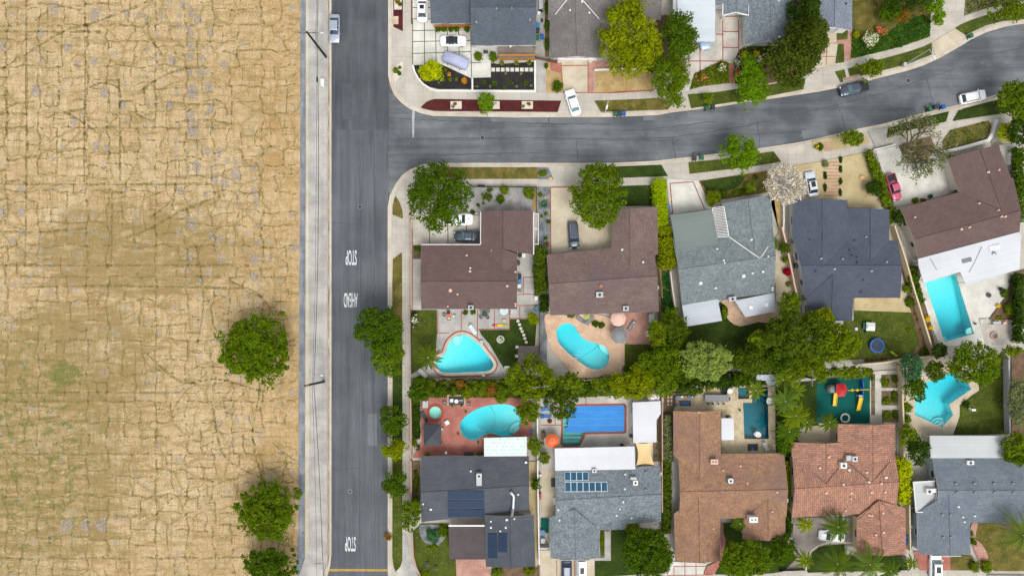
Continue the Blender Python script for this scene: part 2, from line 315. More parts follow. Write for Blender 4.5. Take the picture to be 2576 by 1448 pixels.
# field
def field_mat():
    m,nt,b=newmat('dry_cracked_field'); p=pos(nt)
    g=N(nt,'ShaderNodeNewGeometry'); nz=N(nt,'ShaderNodeTexNoise'); nz.inputs['Scale'].default_value=.7; nz.inputs['Detail'].default_value=3
    nt.links.new(g.outputs['Position'],nz.inputs['Vector'])
    va=N(nt,'ShaderNodeVectorMath',operation='SCALE'); nt.links.new(nz.outputs['Color'],va.inputs[0]); va.inputs['Scale'].default_value=1.3
    vb=N(nt,'ShaderNodeVectorMath',operation='ADD'); nt.links.new(va.outputs[0],vb.inputs[0]); nt.links.new(g.outputs['Position'],vb.inputs[1])
    wv=vb.outputs[0]
    va2=N(nt,'ShaderNodeVectorMath',operation='SCALE'); nt.links.new(nz.outputs['Color'],va2.inputs[0]); va2.inputs['Scale'].default_value=.45
    vb2=N(nt,'ShaderNodeVectorMath',operation='ADD'); nt.links.new(va2.outputs[0],vb2.inputs[0]); nt.links.new(g.outputs['Position'],vb2.inputs[1]); wv2=vb2.outputs[0]
    sx=N(nt,'ShaderNodeSeparateXYZ'); nt.links.new(g.outputs['Position'],sx.inputs[0])
    def mth(op,a_,b_=0.0):
        mm=N(nt,'ShaderNodeMath',operation=op)
        for k,v in ((0,a_),(1,b_)):
            if isinstance(v,(int,float)): mm.inputs[k].default_value=v
            else: nt.links.new(v,mm.inputs[k])
        return mm.outputs[0]
    mul=lambda a_,b_: mth('MULTIPLY',a_,b_)
    def cracks(vec,scale,w,rnd=1.0,sc=(1,1,1),soft=.25):
        mp=N(nt,'ShaderNodeMapping'); mp.inputs['Scale'].default_value=sc; nt.links.new(vec,mp.inputs[0])
        v=N(nt,'ShaderNodeTexVoronoi',feature='DISTANCE_TO_EDGE'); v.voronoi_dimensions='2D'; v.inputs['Scale'].default_value=scale; v.inputs['Randomness'].default_value=rnd
        nt.links.new(mp.outputs[0],v.inputs['Vector'])
        return ramp(nt,v.outputs['Distance'],w*soft,w,(1,1,1,1),(0,0,0,1))
    def blob(cx,cy,rx,ry,lo=.35):
        dx=mul(mth('ADD',sx.outputs[0],-cx),1/rx); dy=mul(mth('ADD',sx.outputs[1],-cy),1/ry)
        d=mth('ADD',mul(dx,dx),mul(dy,dy)); mr=N(nt,'ShaderNodeMapRange'); mr.inputs[1].default_value=1.0; mr.inputs[2].default_value=lo; nt.links.new(d,mr.inputs[0]); return mr.outputs[0]
    base=ramp(nt,noise(nt,p,.05,5,.6),.36,.64,cc((212,188,150)),cc((202,176,136)))
    # brown thatch, streaked, strongest in broad patches
    big=mth('MAXIMUM',mth('MAXIMUM',blob(-66,6,22,10),blob(-76,-12,18,13)),mul(blob(-84,-30,24,26),.8))
    nb=noise(nt,pos(nt,(.45,1.9,1)),.42,6,.72); thr=mth('ADD',nb,mul(big,.13))
    base=mixc(nt,mul(ramp(nt,thr,.50,.66),.85),base,cc((152,130,88)))
    base=mixc(nt,mul(mul(ramp(nt,noise(nt,pos(nt,(1,1,1),.9),.09,5,.65),.52,.66),ramp(nt,noise(nt,p,.9,5,.7),.38,.6)),.6),base,cc((220,204,176)))
    nb2=noise(nt,pos(nt,(1.9,.45,1)),.5,6,.72); base=mixc(nt,mul(ramp(nt,mth('ADD',nb2,mul(big,.1)),.52,.68),.6),base,cc((152,132,88)))
    # ochre near the road
    mr=N(nt,'ShaderNodeMapRange'); mr.inputs[1].default_value=-54; mr.inputs[2].default_value=-38; nt.links.new(sx.outputs[0],mr.inputs[0])
    base=mixc(nt,mul(mul(mr.outputs[0],ramp(nt,noise(nt,p,.45,6,.7),.4,.6)),.7),base,cc((198,164,116)))
    base=mixc(nt,mul(mul(mr.outputs[0],ramp(nt,noise(nt,p,.2,5,.7),.55,.62)),.6),base,cc((168,128,66)))
    # pale bare patches inside cells and grey worn spots
    vc=N(nt,'ShaderNodeTexVoronoi'); vc.voronoi_dimensions='2D'; vc.inputs['Scale'].default_value=.55; nt.links.new(p,vc.inputs['Vector'])
    sc_=N(nt,'ShaderNodeSeparateColor'); nt.links.new(vc.outputs['Color'],sc_.inputs[0])
    col_=mth('MAXIMUM',blob(-54.5,28,5.5,34,.2),mth('MAXIMUM',blob(-80,8,8,16,.2),mul(blob(-46,-5,9,34,.3),.8)))
    sel=mth('GREATER_THAN',mth('ADD',sc_.outputs[0],mul(col_,.34)),.86)
    spot=mul(ramp(nt,noise(nt,p,1.05,3,.6),.44,.56),ramp(nt,vc.outputs['Distance'],.3,.5,(1,1,1,1),(0,0,0,1)))
    base=mixc(nt,mul(mul(sel,spot),.75),base,cc((172,164,154)))
    sel2=mth('GREATER_THAN',mth('ADD',sc_.outputs[1],mul(blob(-54.5,28,5,34,.2),.45)),.93)
    spot2=mul(ramp(nt,noise(nt,p,2.2,4,.75),.5,.56),ramp(nt,vc.outputs['Distance'],.2,.4,(1,1,1,1),(0,0,0,1)))
    base=mixc(nt,mul(mul(mul(sel,sel2),spot2),.85),base,cc((120,120,124)))
    nf=noise(nt,p,3.4,6,.75); base=mixc(nt,.9,base,ramp(nt,nf,.28,.72,(.72,.70,.64,1),(1.24,1.24,1.24,1)),'MULTIPLY')
    crackc=mixc(nt,ramp(nt,noise(nt,p,.25,3),.42,.6),cc((156,132,82)),cc((140,126,72)))
    dens=ramp(nt,noise(nt,p,.11,4,.6),.42,.54)
    c1=mul(mul(cracks(wv,.25,.055),ramp(nt,noise(nt,p,.07,4,.6),.4,.52)),.75)
    c5=mul(cracks(wv2,.42,.06,.2,(1.5,.75,1)),.22); h1=mul(cracks(wv,.25,.2,1.0,(1,1,1),.05),.6); h5=mul(cracks(wv2,.42,.2,.2,(1.5,.75,1),.05),.2); c6=mul(mul(cracks(wv2,.5,.06,.35,(.8,1.5,1)),ramp(nt,noise(nt,pos(nt,(1,1,1),.8),.09,4,.6),.44,.54)),.3)
    c2=mul(mul(cracks(wv,.7,.1),dens),.42)
    c3=mul(cracks(wv2,.85,.09,.2,(1.3,.75,1)),mul(ramp(nt,noise(nt,pos(nt,(1,1,1),.5),.12,4,.6),.47,.56),.55))
    c4=mul(cracks(wv,1.9,.15),mul(ramp(nt,noise(nt,pos(nt,(1,1,1),1.1),.15,4,.6),.5,.58),.55))
    brk=ramp(nt,noise(nt,p,1.3,4,.65),.34,.5)
    for c in (c1,c2,c3,c4,c5,c6): base=mixc(nt,mul(c,brk),base,crackc)
    fz=ramp(nt,noise(nt,p,2.6,5,.75),.42,.6)
    for c in (h1,h5): base=mixc(nt,mul(c,fz),base,cc((158,134,86)))
    vs_=N(nt,'ShaderNodeTexVoronoi'); vs_.inputs['Scale'].default_value=1.9; nt.links.new(p,vs_.inputs['Vector'])
    base=mixc(nt,mul(mul(ramp(nt,vs_.outputs['Distance'],.1,.24,(1,1,1,1),(0,0,0,1)),ramp(nt,noise(nt,p,.12,3),.47,.56)),.6),base,cc((112,92,52)))
    # green growth, lower left
    gn=mul(blob(-84,-28,16,26,.2),ramp(nt,noise(nt,pos(nt,(1,1.3,1)),.5,6,.75),.5,.6)); gn=mth('MAXIMUM',gn,mul(blob(-78,-15,3.4,2.4,.5),ramp(nt,noise(nt,p,1.1,4,.7),.36,.5)))
    gn=mth('MAXIMUM',gn,mul(ramp(nt,noise(nt,p,.33,6,.75),.63,.68),.45))
    base=mixc(nt,mul(gn,.8),base,cc((108,116,58)))
    nt.links.new(base,b.inputs['Base Color']); b.inputs['Roughness'].default_value=.95; b.inputs['Specular IOR Level'].default_value=.1
    bp=N(nt,'ShaderNodeBump'); bp.inputs['Strength'].default_value=.6; bp.inputs['Distance'].default_value=.08; nt.links.new(nf,bp.inputs['Height']); nt.links.new(bp.outputs[0],b.inputs['Normal'])
    return m
M['field']=field_mat()
# ---------------------------------------------------------------- ground sheets
ZL=[0.125]; POOLS=[]
def sheet(name,pts,mat,z=None,raw=False):
    if z is None: ZL[0]+=.0015; z=ZL[0]
    P=[p if raw else W(*p) for p in pts]
    if area(P)<0: P=P[::-1]
    holes=[]
    for nm,h in POOLS:
        ins=[inside(q,P) for q in h]
        if all(ins): holes.append(h)
        elif any(ins): print('POOL PARTIAL',name,nm,z)
    loops=[[Vector((q[0],q[1],0)) for q in P]]+[[Vector((q[0],q[1],0)) for q in h] for h in holes]
    allp=[q for l in loops for q in l]
    tr=tessellate_polygon(loops)
    me=bpy.data.meshes.new(name)
    fs=[]
    for a in tr:
        pp=[(allp[i][0],allp[i][1]) for i in a]
        fs.append(a if area(pp)>0 else a[::-1])
    me.from_pydata([(q.x,q.y,z) for q in allp],[],fs); me.materials.append(M[mat] if isinstance(mat,str) else mat)
    o=bpy.data.objects.new(name,me); col.objects.link(o); o['kind']='structure'; return o
def strips(name,segs,wd,mat,z=None):
    if z is None: ZL[0]+=.0015; z=ZL[0]
    mb=MB()
    for i,(a,b) in enumerate(segs):
        p,q=Vector(W(*a)),Vector(W(*b)); d=(q-p).normalized(); n=Vector((-d.y,d.x))*wd/2
        zz=z+.0007*(i%2)
        mb.add([(p.x-n.x,p.y-n.y,zz),(q.x-n.x,q.y-n.y,zz),(q.x+n.x,q.y+n.y,zz),(p.x+n.x,p.y+n.y,zz)],[(0,1,2,3)])
    o=mb.build(name,M[mat]); o['kind']='structure'; return o
def rect(x0,y0,x1,y1): return [(x0,y0),(x1,y0),(x1,y1),(x0,y1)]
def wallpath(name,pts,h,th,mat,label,cat,z=.12,closed=False,cap=None,capmat=None,hh=True,group=None):
    # pts traced at the wall's top
    P=[Vector(W(p[0],p[1],h+z)) for p in pts]; n=len(P)
    root=empty(name,(P[0].x,P[0].y,z),0,label,cat,group)
    mb=MB(); cb=MB()
    L=[];Rr=[]
    for i in range(n):
        if closed: a,b,c=P[i-1],P[i],P[(i+1)%n]
        else: a,b,c=P[max(0,i-1)],P[i],P[min(n-1,i+1)]
        e1=(b-a).normalized() if (b-a).length>1e-6 else (c-b).normalized(); e2=(c-b).normalized() if (c-b).length>1e-6 else e1
        q=Vector((-(e1.y+e2.y),e1.x+e2.x)).normalized(); k=1/max(.5,q.dot(Vector((-e1.y,e1.x))))
        L.append(q*k)
    def strip(mbx,half,z0,z1):
        vs=[]
        for p,q in zip(P,L): vs+=[(p.x+q.x*half,p.y+q.y*half,z0),(p.x-q.x*half,p.y-q.y*half,z0),(p.x-q.x*half,p.y-q.y*half,z1),(p.x+q.x*half,p.y+q.y*half,z1)]
        fs=[]
        for i in range(n if closed else n-1):
            j=(i+1)%n
            for k in range(4): fs.append((i*4+k,i*4+(k+1)%4,j*4+(k+1)%4,j*4+k))
        if not closed: fs+=[(3,2,1,0),((n-1)*4,(n-1)*4+1,(n-1)*4+2,(n-1)*4+3)]
        mbx.add(vs,fs)
    strip(mb,th/2,z,z+h)
    mb.build('wall_body',M[mat],root)
    strip(cb,th/2+.03,z+h,z+h+(cap or .05)); cb.build('cap',M[capmat or mat],root)
    return root
def fence(name,pts,h,mat,label,gap=2.2,z=.12,group=None,group_=None):
    P=[Vector(W(p[0],p[1],h+z)) for p in pts]; root=empty(name,(P[0].x,P[0].y,z),0,label,'fence',group)
    mb=MB()
    for a,b in zip(P[:-1],P[1:]):
        d=b-a; an=math.atan2(d.y,d.x); m=(a+b)/2
        for q in (.25,h-.2): mb.box((m.x,m.y,z+q),(d.length,.05,.09),an)
        k=max(1,int(d.length/.16))
        for i in range(k):
            p=a+d*((i+.5)/k); mb.box((p.x,p.y,z+h/2),(.13,.025,h-.04),an)
    mb.build('boards',M[mat],root)
    for a,b in zip(P[:-1],P[1:]):
        d=b-a; k=max(1,round(d.length/gap))
        for i in range(k+1):
            p=a+d*(i/k); MB().box((p.x,p.y,z+h/2+.04),(.11,.11,h+.08),math.atan2(d.y,d.x)).build('post',M[mat],root)
    return root
# ---------------------------------------------------------------- foliage
def quads_mesh(name,C,U,V,tint,mats,parent=None,off=(0,0,0),midx=None):
    n=len(C); off=np.array(off)
    if parent is not None: off=np.array(parent.location)
    C=C-off
    vs=np.empty((n,4,3)); vs[:,0]=C-U*.62; vs[:,1]=C-V*.62-U*.1; vs[:,2]=C+U*.62; vs[:,3]=C+V*.62+U*.1
    me=bpy.data.meshes.new(name); me.vertices.add(4*n); me.vertices.foreach_set('co',vs.reshape(-1))
    me.loops.add(4*n); me.loops.foreach_set('vertex_index',np.arange(4*n,dtype=np.int32))
    me.polygons.add(n); me.polygons.foreach_set('loop_start',np.arange(0,4*n,4,dtype=np.int32)); me.polygons.foreach_set('loop_total',np.full(n,4,dtype=np.int32))
    for mt in (mats if isinstance(mats,list) else [mats]): me.materials.append(mt)
    if midx is not None: me.polygons.foreach_set('material_index',midx.astype(np.int32))
    a=me.attributes.new('tint','FLOAT','FACE'); a.data.foreach_set('value',np.clip(tint,0,1).astype(np.float32))
    me.update(calc_edges=True); me.validate()
    o=bpy.data.objects.new(name,me); col.objects.link(o)
    if parent is not None: o.parent=parent
    return o
def norm(a): return a/np.maximum(np.linalg.norm(a,axis=1,keepdims=True),1e-9)
def lobe_leaves(lobes,n,size,jit=.75,lo=-.3,long_=1.5,stray=.09,shell=(.7,1.12)):
    L=np.array(lobes,float); wgt=(L[:,3]*L[:,4]); wgt/=wgt.sum()
    k=rng.choice(len(L),n,p=wgt)
    z=rng.uniform(lo,1,n); a=rng.uniform(0,2*np.pi,n); rr=np.sqrt(np.maximum(0,1-z*z))
    d=np.stack([rr*np.cos(a),rr*np.sin(a),z],1)
    s=rng.uniform(shell[0],shell[1],n); st=rng.random(n)<stray; s[st]*=rng.uniform(1.05,1.55,st.sum())
    C=L[k,:3]+d*L[k,3:6]*s[:,None]
    nr=norm(d+np.array([0,0,.35])+rng.normal(0,jit*.6,(n,3)))
    u=norm(np.cross(nr,rng.normal(0,1,(n,3)))); v=np.cross(nr,u)
    sz=size*rng.uniform(.65,1.35,n)[:,None]
    lt=rng.random(len(L)); tint=.5*lt[k]+.5*rng.random(n)+.0
    return C,u*sz*long_**.5,v*sz/long_**.5,tint
def limbs(base,top,lobes,r,mat,root,n=6):
    mb=MB(); b=Vector(base); tp=Vector(top)
    mb.tube(b,b+(tp-b)*.55,r,r*.7,8); f=b+(tp-b)*.55
    L=sorted(lobes,key=lambda q:-q[3]*random.uniform(.6,1.4))[:n]
    for q in L:
        mid=f+(Vector(q[:3])-f)*.55+Vector((0,0,.2)); mb.tube(f,mid,r*.5,r*.3,6); mb.tube(mid,Vector(q[:3]),r*.3,r*.1,5)
    return mb.build('trunk',mat,root)
def tree(x,y,r,h,mat,label,style='round',ry=None,leaf=.34,dens=1.0,rz=0,name='tree',cat='tree',group=None,bark='bark',lobes_=None,lobr=None):
    # x,y,r: crown centre and radius in tile px as seen
    ry=(ry or r)*1.1; r*=1.1; hc=h*.68; X,Y=W(x,y,hc); k=(1-hc/H)/(PX*5); rx_=r*k; ry_=ry*k
    root=empty(name,(X,Y,.12),0,label,cat,group)
    A=rx_*ry_; lobes=[]; cr,sr=math.cos(rz),math.sin(rz)
    hz=(h-hc)*.9
    def put(px,py,pz,q,qz=None):
        lobes.append((X+px*cr-py*sr,Y+px*sr+py*cr,pz,q,q,qz or q*.85))
    if style=='round':
        q=lobr or max(.35,min(rx_,ry_)*.27)
        lobes.append((X,Y,hc-.1*h,rx_*.72,ry_*.72,hz*.8)) if abs(rz)<.01 else put(0,0,hc-.1*h,min(rx_,ry_)*.72)
        nl=int(A/(q*q)*2.3)
        for i in range(nl):
            u=math.sqrt(random.random())*(1-.15*q/max(rx_,ry_)); a=random.uniform(0,6.283)
            px,py=u*math.cos(a)*(rx_-q*.45),u*math.sin(a)*(ry_-q*.45)
            pz=hc-.12*h+hz*math.sqrt(max(0,1-u*u*.9))*random.uniform(.7,1.12)
            put(px,py,pz,q*random.uniform(.5,1.3))
    elif style=='loose':
        q=lobr or max(.35,min(rx_,ry_)*.22)
        nl=int(A/(q*q)*2.3); arms=[random.uniform(.62,1.15) for _ in range(11)]
        for i in range(nl):
            a=random.uniform(0,6.283); f=a/6.2832*11; m=arms[int(f)%11]*(1-f%1)+arms[(int(f)+1)%11]*(f%1)
            u=math.sqrt(random.random())*m*random.choice((1,1,1,1.12))
            pz=hc-.2*h+hz*1.2*math.sqrt(max(0,1-min(1,u)**2))*random.uniform(.5,1.1)
            put(u*math.cos(a)*rx_*.95,u*math.sin(a)*ry_*.95,pz,q*random.uniform(.45,1.2)*(1.15-.6*min(1,u)))
    elif style=='conifer':
        for i in range(int(60*dens)):
            f=random.random()**.7; a=random.uniform(0,6.283); px,py=f*math.cos(a)*rx_*.85,f*math.sin(a)*ry_*.85
            put(px,py,h*(.42+.58*(1-f))*random.uniform(.9,1.02),max(.5,min(rx_,ry_)*.26)*random.uniform(.6,1.2))
    elif style=='column':
        q=min(rx_,ry_)*.5; nl=int(A/(q*q)*3)
        for i in range(nl):
            u=math.sqrt(random.random()); a=random.uniform(0,6.283)
            put(u*math.cos(a)*rx_*.75,u*math.sin(a)*ry_*.75,h*random.uniform(.55,.95),q*random.uniform(.6,1.1))
    leaf*=.74
    n=int(A*3.1416/(leaf*leaf)*6.2*dens)+60
    n=min(n,34000)
    C,U,V,T=lobe_leaves(lobes,n,leaf,long_=1.6 if style!='conifer' else 2.2,**(dict(shell=(.35,1.35),stray=.16) if style=='loose' else dict(shell=(.62,1.15))))
    if style=='loose':
        # thin twig-end leaves spread between and beyond the clumps
        k=int(n*.22); rr=np.sqrt(rng.random(k))*rng.uniform(.85,1.08,k); aa=rng.uniform(0,6.283,k); m=.84+.13*np.sin(aa*3+rng.uniform(0,6))+.11*np.sin(aa*5+rng.uniform(0,6))+.1*np.sin(aa*11+rng.uniform(0,6)); L0=np.array([X,Y,hc])
        C[:k]=L0+np.stack([np.cos(aa)*rr*m*rx_,np.sin(aa)*rr*m*ry_,(rng.random(k)-.55)*h*.35*(1.2-rr)],1)
    limbs((X,Y,.1),(X,Y,hc),lobes,max(.1,min(.38,rx_*.06)),M[bark],root,7)
    quads_mesh('crown',C,U,V,T,M[mat],root)
    return root
def bush(x,y,r,mat,label,h=1.0,ry=None,name='shrub',cat='shrub',leaf=.2,group=None,flowers=None,fn=60,z=.12,dens=1.0):
    X,Y=W(x,y,h*.6); k=1/(PX*5); rx_=r*k; ry_=(ry or r)*k
    lobes=[(X,Y,z+h*.35,rx_*.75,ry_*.75,h*.6)]; q=max(.12,min(rx_,ry_)*.36)
    for i in range(int(rx_*ry_/(q*q)*1.6)):
        u=math.sqrt(random.random())*.78; a=random.uniform(0,6.283)
        lobes.append((X+u*math.cos(a)*rx_,Y+u*math.sin(a)*ry_,z+h*.35+h*.5*math.sqrt(1-u*u)*random.uniform(.6,1),q*random.uniform(.6,1.2),)+(q*random.uniform(.7,1.1),q*.8))
    n=int(rx_*ry_*3.14/(leaf*leaf)*8*dens)+50; n=min(n,6000)
    C,U,V,T=lobe_leaves(lobes,n,leaf)
    mats=[M[mat]]; mi=np.zeros(n)
    if flowers:
        nf=min(fn,n//3); mats.append(M[flowers]); mi[:nf]=1
        C[:nf,2]+=.12
    C[:,2]=np.maximum(C[:,2],z+.03)
    o=quads_mesh(name,C,U,V,T,mats,off=(X,Y,z),midx=mi); o.location=(X,Y,z)
    return tag(o,label,cat,group)
def hedge(pts,wd,h,mat,label,leaf=.22,name='hedge',z=.12,lump=.15,dens=1.0,cat='hedge',group=None):
    # pts: centre line in tile px as seen at the top
    P=[Vector(W(p[0],p[1],h)+(0,)) for p in pts]; wd=wd/(PX*5)
    lobes=[]
    for a,b in zip(P[:-1],P[1:]):
        d=b-a; k=max(1,int(d.length/(wd*.24)))
        nn=Vector((-d.y,d.x,0)).normalized()
        for i in range(k+1):
            p=a+d*(i/k)
            for s in (-.3,0,.3):
                lobes.append((p.x+nn.x*s*wd+random.uniform(-lump,lump)*.5,p.y+nn.y*s*wd+random.uniform(-lump,lump)*.5,z+h*.62+random.uniform(-lump,lump),wd*.34,wd*.34,h*.4))
    tot=sum((b-a).length for a,b in zip(P[:-1],P[1:])); n=min(16000,int(tot*wd/(leaf*leaf)*15*dens)+80)
    C,U,V,T=lobe_leaves(lobes,n,leaf,lo=-.9,stray=.02)
    o=quads_mesh(name,C,U,V,T,M[mat],off=(P[0].x,P[0].y,z)); o.location=(P[0].x,P[0].y,z)
    return tag(o,label,cat,group)
def cover(pts,mat,label,h=.35,leaf=.22,dens=1.0,flowers=None,ff=.04,name='ground_cover',mat2=None):
    P=[W(*p) for p in pts]; xs=[p[0] for p in P]; ys=[p[1] for p in P]; A=abs(area(P))
    n=min(16000,int(A/(leaf*leaf)*2.6*dens)+40); C=[]
    while len(C)<n:
        q=(random.uniform(min(xs),max(xs)),random.uniform(min(ys),max(ys)))
        if inside(q,P): C.append((q[0],q[1],0))
    C=np.array(C); C[:,2]=.15+h*(.35+.65*rng.random(n))*(.55+.45*np.sin(C[:,0]*2.3+1.7*np.sin(C[:,1]*1.9))*np.cos(C[:,1]*2.1))
    nr=norm(np.array([0,0,1.2])+rng.normal(0,.5,(n,3))); u=norm(np.cross(nr,rng.normal(0,1,(n,3)))); v=np.cross(nr,u)
    sz=leaf*rng.uniform(.6,1.4,n)[:,None]; mats=[M[mat]]; mi=np.zeros(n)
    T=.5+.25*np.sin(C[:,0]*1.1)*np.cos(C[:,1]*.9)+rng.uniform(-.35,.35,n)
    if mat2: mats.append(M[mat2]); mi[rng.random(n)<.4]=1
    if flowers: mats.append(M[flowers]); kk=rng.random(n)<ff; mi[kk]=len(mats)-1; C[kk,2]+=.15
    o=quads_mesh(name,C,u*sz*1.2,v*sz,T,mats,off=(P[0][0],P[0][1],.12),midx=mi); o.location=(P[0][0],P[0][1],.12)
    return tag(o,label,'ground cover',None,'stuff')
def palm(x,y,r,h,label,mat='f_palm',n=20,name='palm_tree',droop=.5,tilt=(0,0),wide=.3):
    n=int(n*.8)
    X,Y=W(x,y,h); R_=r/(PX*5); bx,by=X+tilt[0],Y+tilt[1]
    root=empty(name,(bx,by,.12),0,label,'palm tree')
    mb=MB(); p0=Vector((bx,by,.1)); p1=Vector((X,Y,h-.2)); mb.tube(p0,p0.lerp(p1,.5)+Vector((0,0,.05)),.2,.16,9); mb.tube(p0.lerp(p1,.5),p1,.16,.13,9); mb.lathe((X,Y,h-.45),[(.14,0),(.24,.2),(.2,.45),(.05,.6)],9)
    mb.build('trunk',M['bark_pale'],root)
    C=[];U=[];V=[];T=[];rb=MB()
    for i in range(n):
        a=6.2832*i/n+random.uniform(-.15,.15); up=random.uniform(.1,.55); L=R_*random.uniform(.8,1.08); tn=random.random()
        d=np.array([math.cos(a),math.sin(a),0]); s=np.array([-d[1],d[0],0]); prev=None; m=11
        for j in range(m+1):
            f=j/m; pt=np.array([X,Y,h])+d*L*f*(1-.12*f*f)+np.array([0,0,L*(up*f-(up+droop*.75)*f*f)])
            if prev is not None:
                rb.tube(prev,pt,.03*(1-f)+.01,n=4,cap=False)
                ax=norm((pt-prev)[None])[0]
                w_=wide*L*.42*math.sin(math.pi*min(1,f*.93+.1))**.8
                for q in range(2):
                    cpt=prev+(pt-prev)*(q*.5+.25)
                    for sd in(-1,1):
                        dv=norm((s*sd*.85+ax*.62+np.array([0,0,-.25-.15*random.random()]))[None])[0]
                        C.append(cpt+dv*w_*.5); U.append(dv*w_); V.append(np.cross(dv,[0,0,1])*.13); T.append(tn*.75+random.random()*.3)
            prev=pt
    rb.build('frond_stems',M['f_palm'] ,root)
    quads_mesh('fronds',np.array(C),np.array(U),np.array(V)*1.0,np.array(T),M[mat],root)
    return root
def bare_tree(x,y,r,h,label,barkm='bark_pale',leafm=None,nleaf=0,leaf=.16,name='bare_tree',spread=.62,n0=6,th=.2):
    X,Y=W(x,y,h*.6); R_=r/(PX*5); root=empty(name,(X,Y,.12),0,label,'tree'); mb=MB(); tips=[]
    def grow(p,d,l,rad,k):
        q=p+d*l; mb.tube(p,q,rad,rad*.7,5 if k<2 else 4,cap=False)
        if k>=2: tips.append(q)
        if k>=5 or l<.18: return
        for i in range(3 if k<3 else 2):
            nd=(d+Vector((random.uniform(-1,1),random.uniform(-1,1),random.uniform(-.5,.5)))*spread).normalized(); nd.z=max(nd.z,-.1)
            grow(q,nd,l*random.uniform(.62,.86),rad*.62,k+1)
    p0=Vector((X,Y,.1)); f=Vector((X,Y,h*.3)); mb.tube(p0,f,th,th*.8,8)
    for i in range(n0):
        a=6.283*i/n0+random.uniform(-.4,.4); grow(f,Vector((math.cos(a),math.sin(a),.75)).normalized(),R_*.34,th*.55,0)
    mb.build('trunk',M[barkm],root)
    if nleaf:
        k=rng.integers(0,len(tips),nleaf); C=np.array([tips[i] for i in k])+rng.normal(0,.16,(nleaf,3))
        nr=norm(rng.normal(0,1,(nleaf,3))+np.array([0,0,.8])); u=norm(np.cross(nr,rng.normal(0,1,(nleaf,3)))); v=np.cross(nr,u); sz=leaf*rng.uniform(.6,1.4,nleaf)[:,None]
        quads_mesh('crown',C,u*sz*1.3,v*sz,rng.random(nleaf),M[leafm],root)
    return root
def agave(x,y,r,label,mat='f_blue',name='agave',n=16,h=.5,cat='plant',group=None):
    X,Y=W(x,y,.3); R_=r/(PX*5); mb=MB(); 
    for i in range(n):
        a=6.283*i/n+random.uniform(-.2,.2); e=random.uniform(.2,.9); d=Vector((math.cos(a),math.sin(a),0)); s=Vector((-d.y,d.x,0))
        L=R_*random.uniform(.75,1.05); p=Vector((X,Y,.16)); m=p+d*L*.5+Vector((0,0,h*e)); q=p+d*L+Vector((0,0,h*e*.8)); w_=R_*.1
        mb.add([p-s*w_,p+s*w_,m+s*w_*.9,q,m-s*w_*.9],[(0,1,2,4),(4,2,3)])
    o=mb.build(name,M[mat]); 
    for v in o.data.vertices: v.co-=Vector((X,Y,.12))
    o.location=(X,Y,.12)
    a=o.data.attributes.new('tint','FLOAT','FACE'); a.data.foreach_set('value',[random.random() for _ in o.data.polygons])
    return tag(o,label,cat,group)
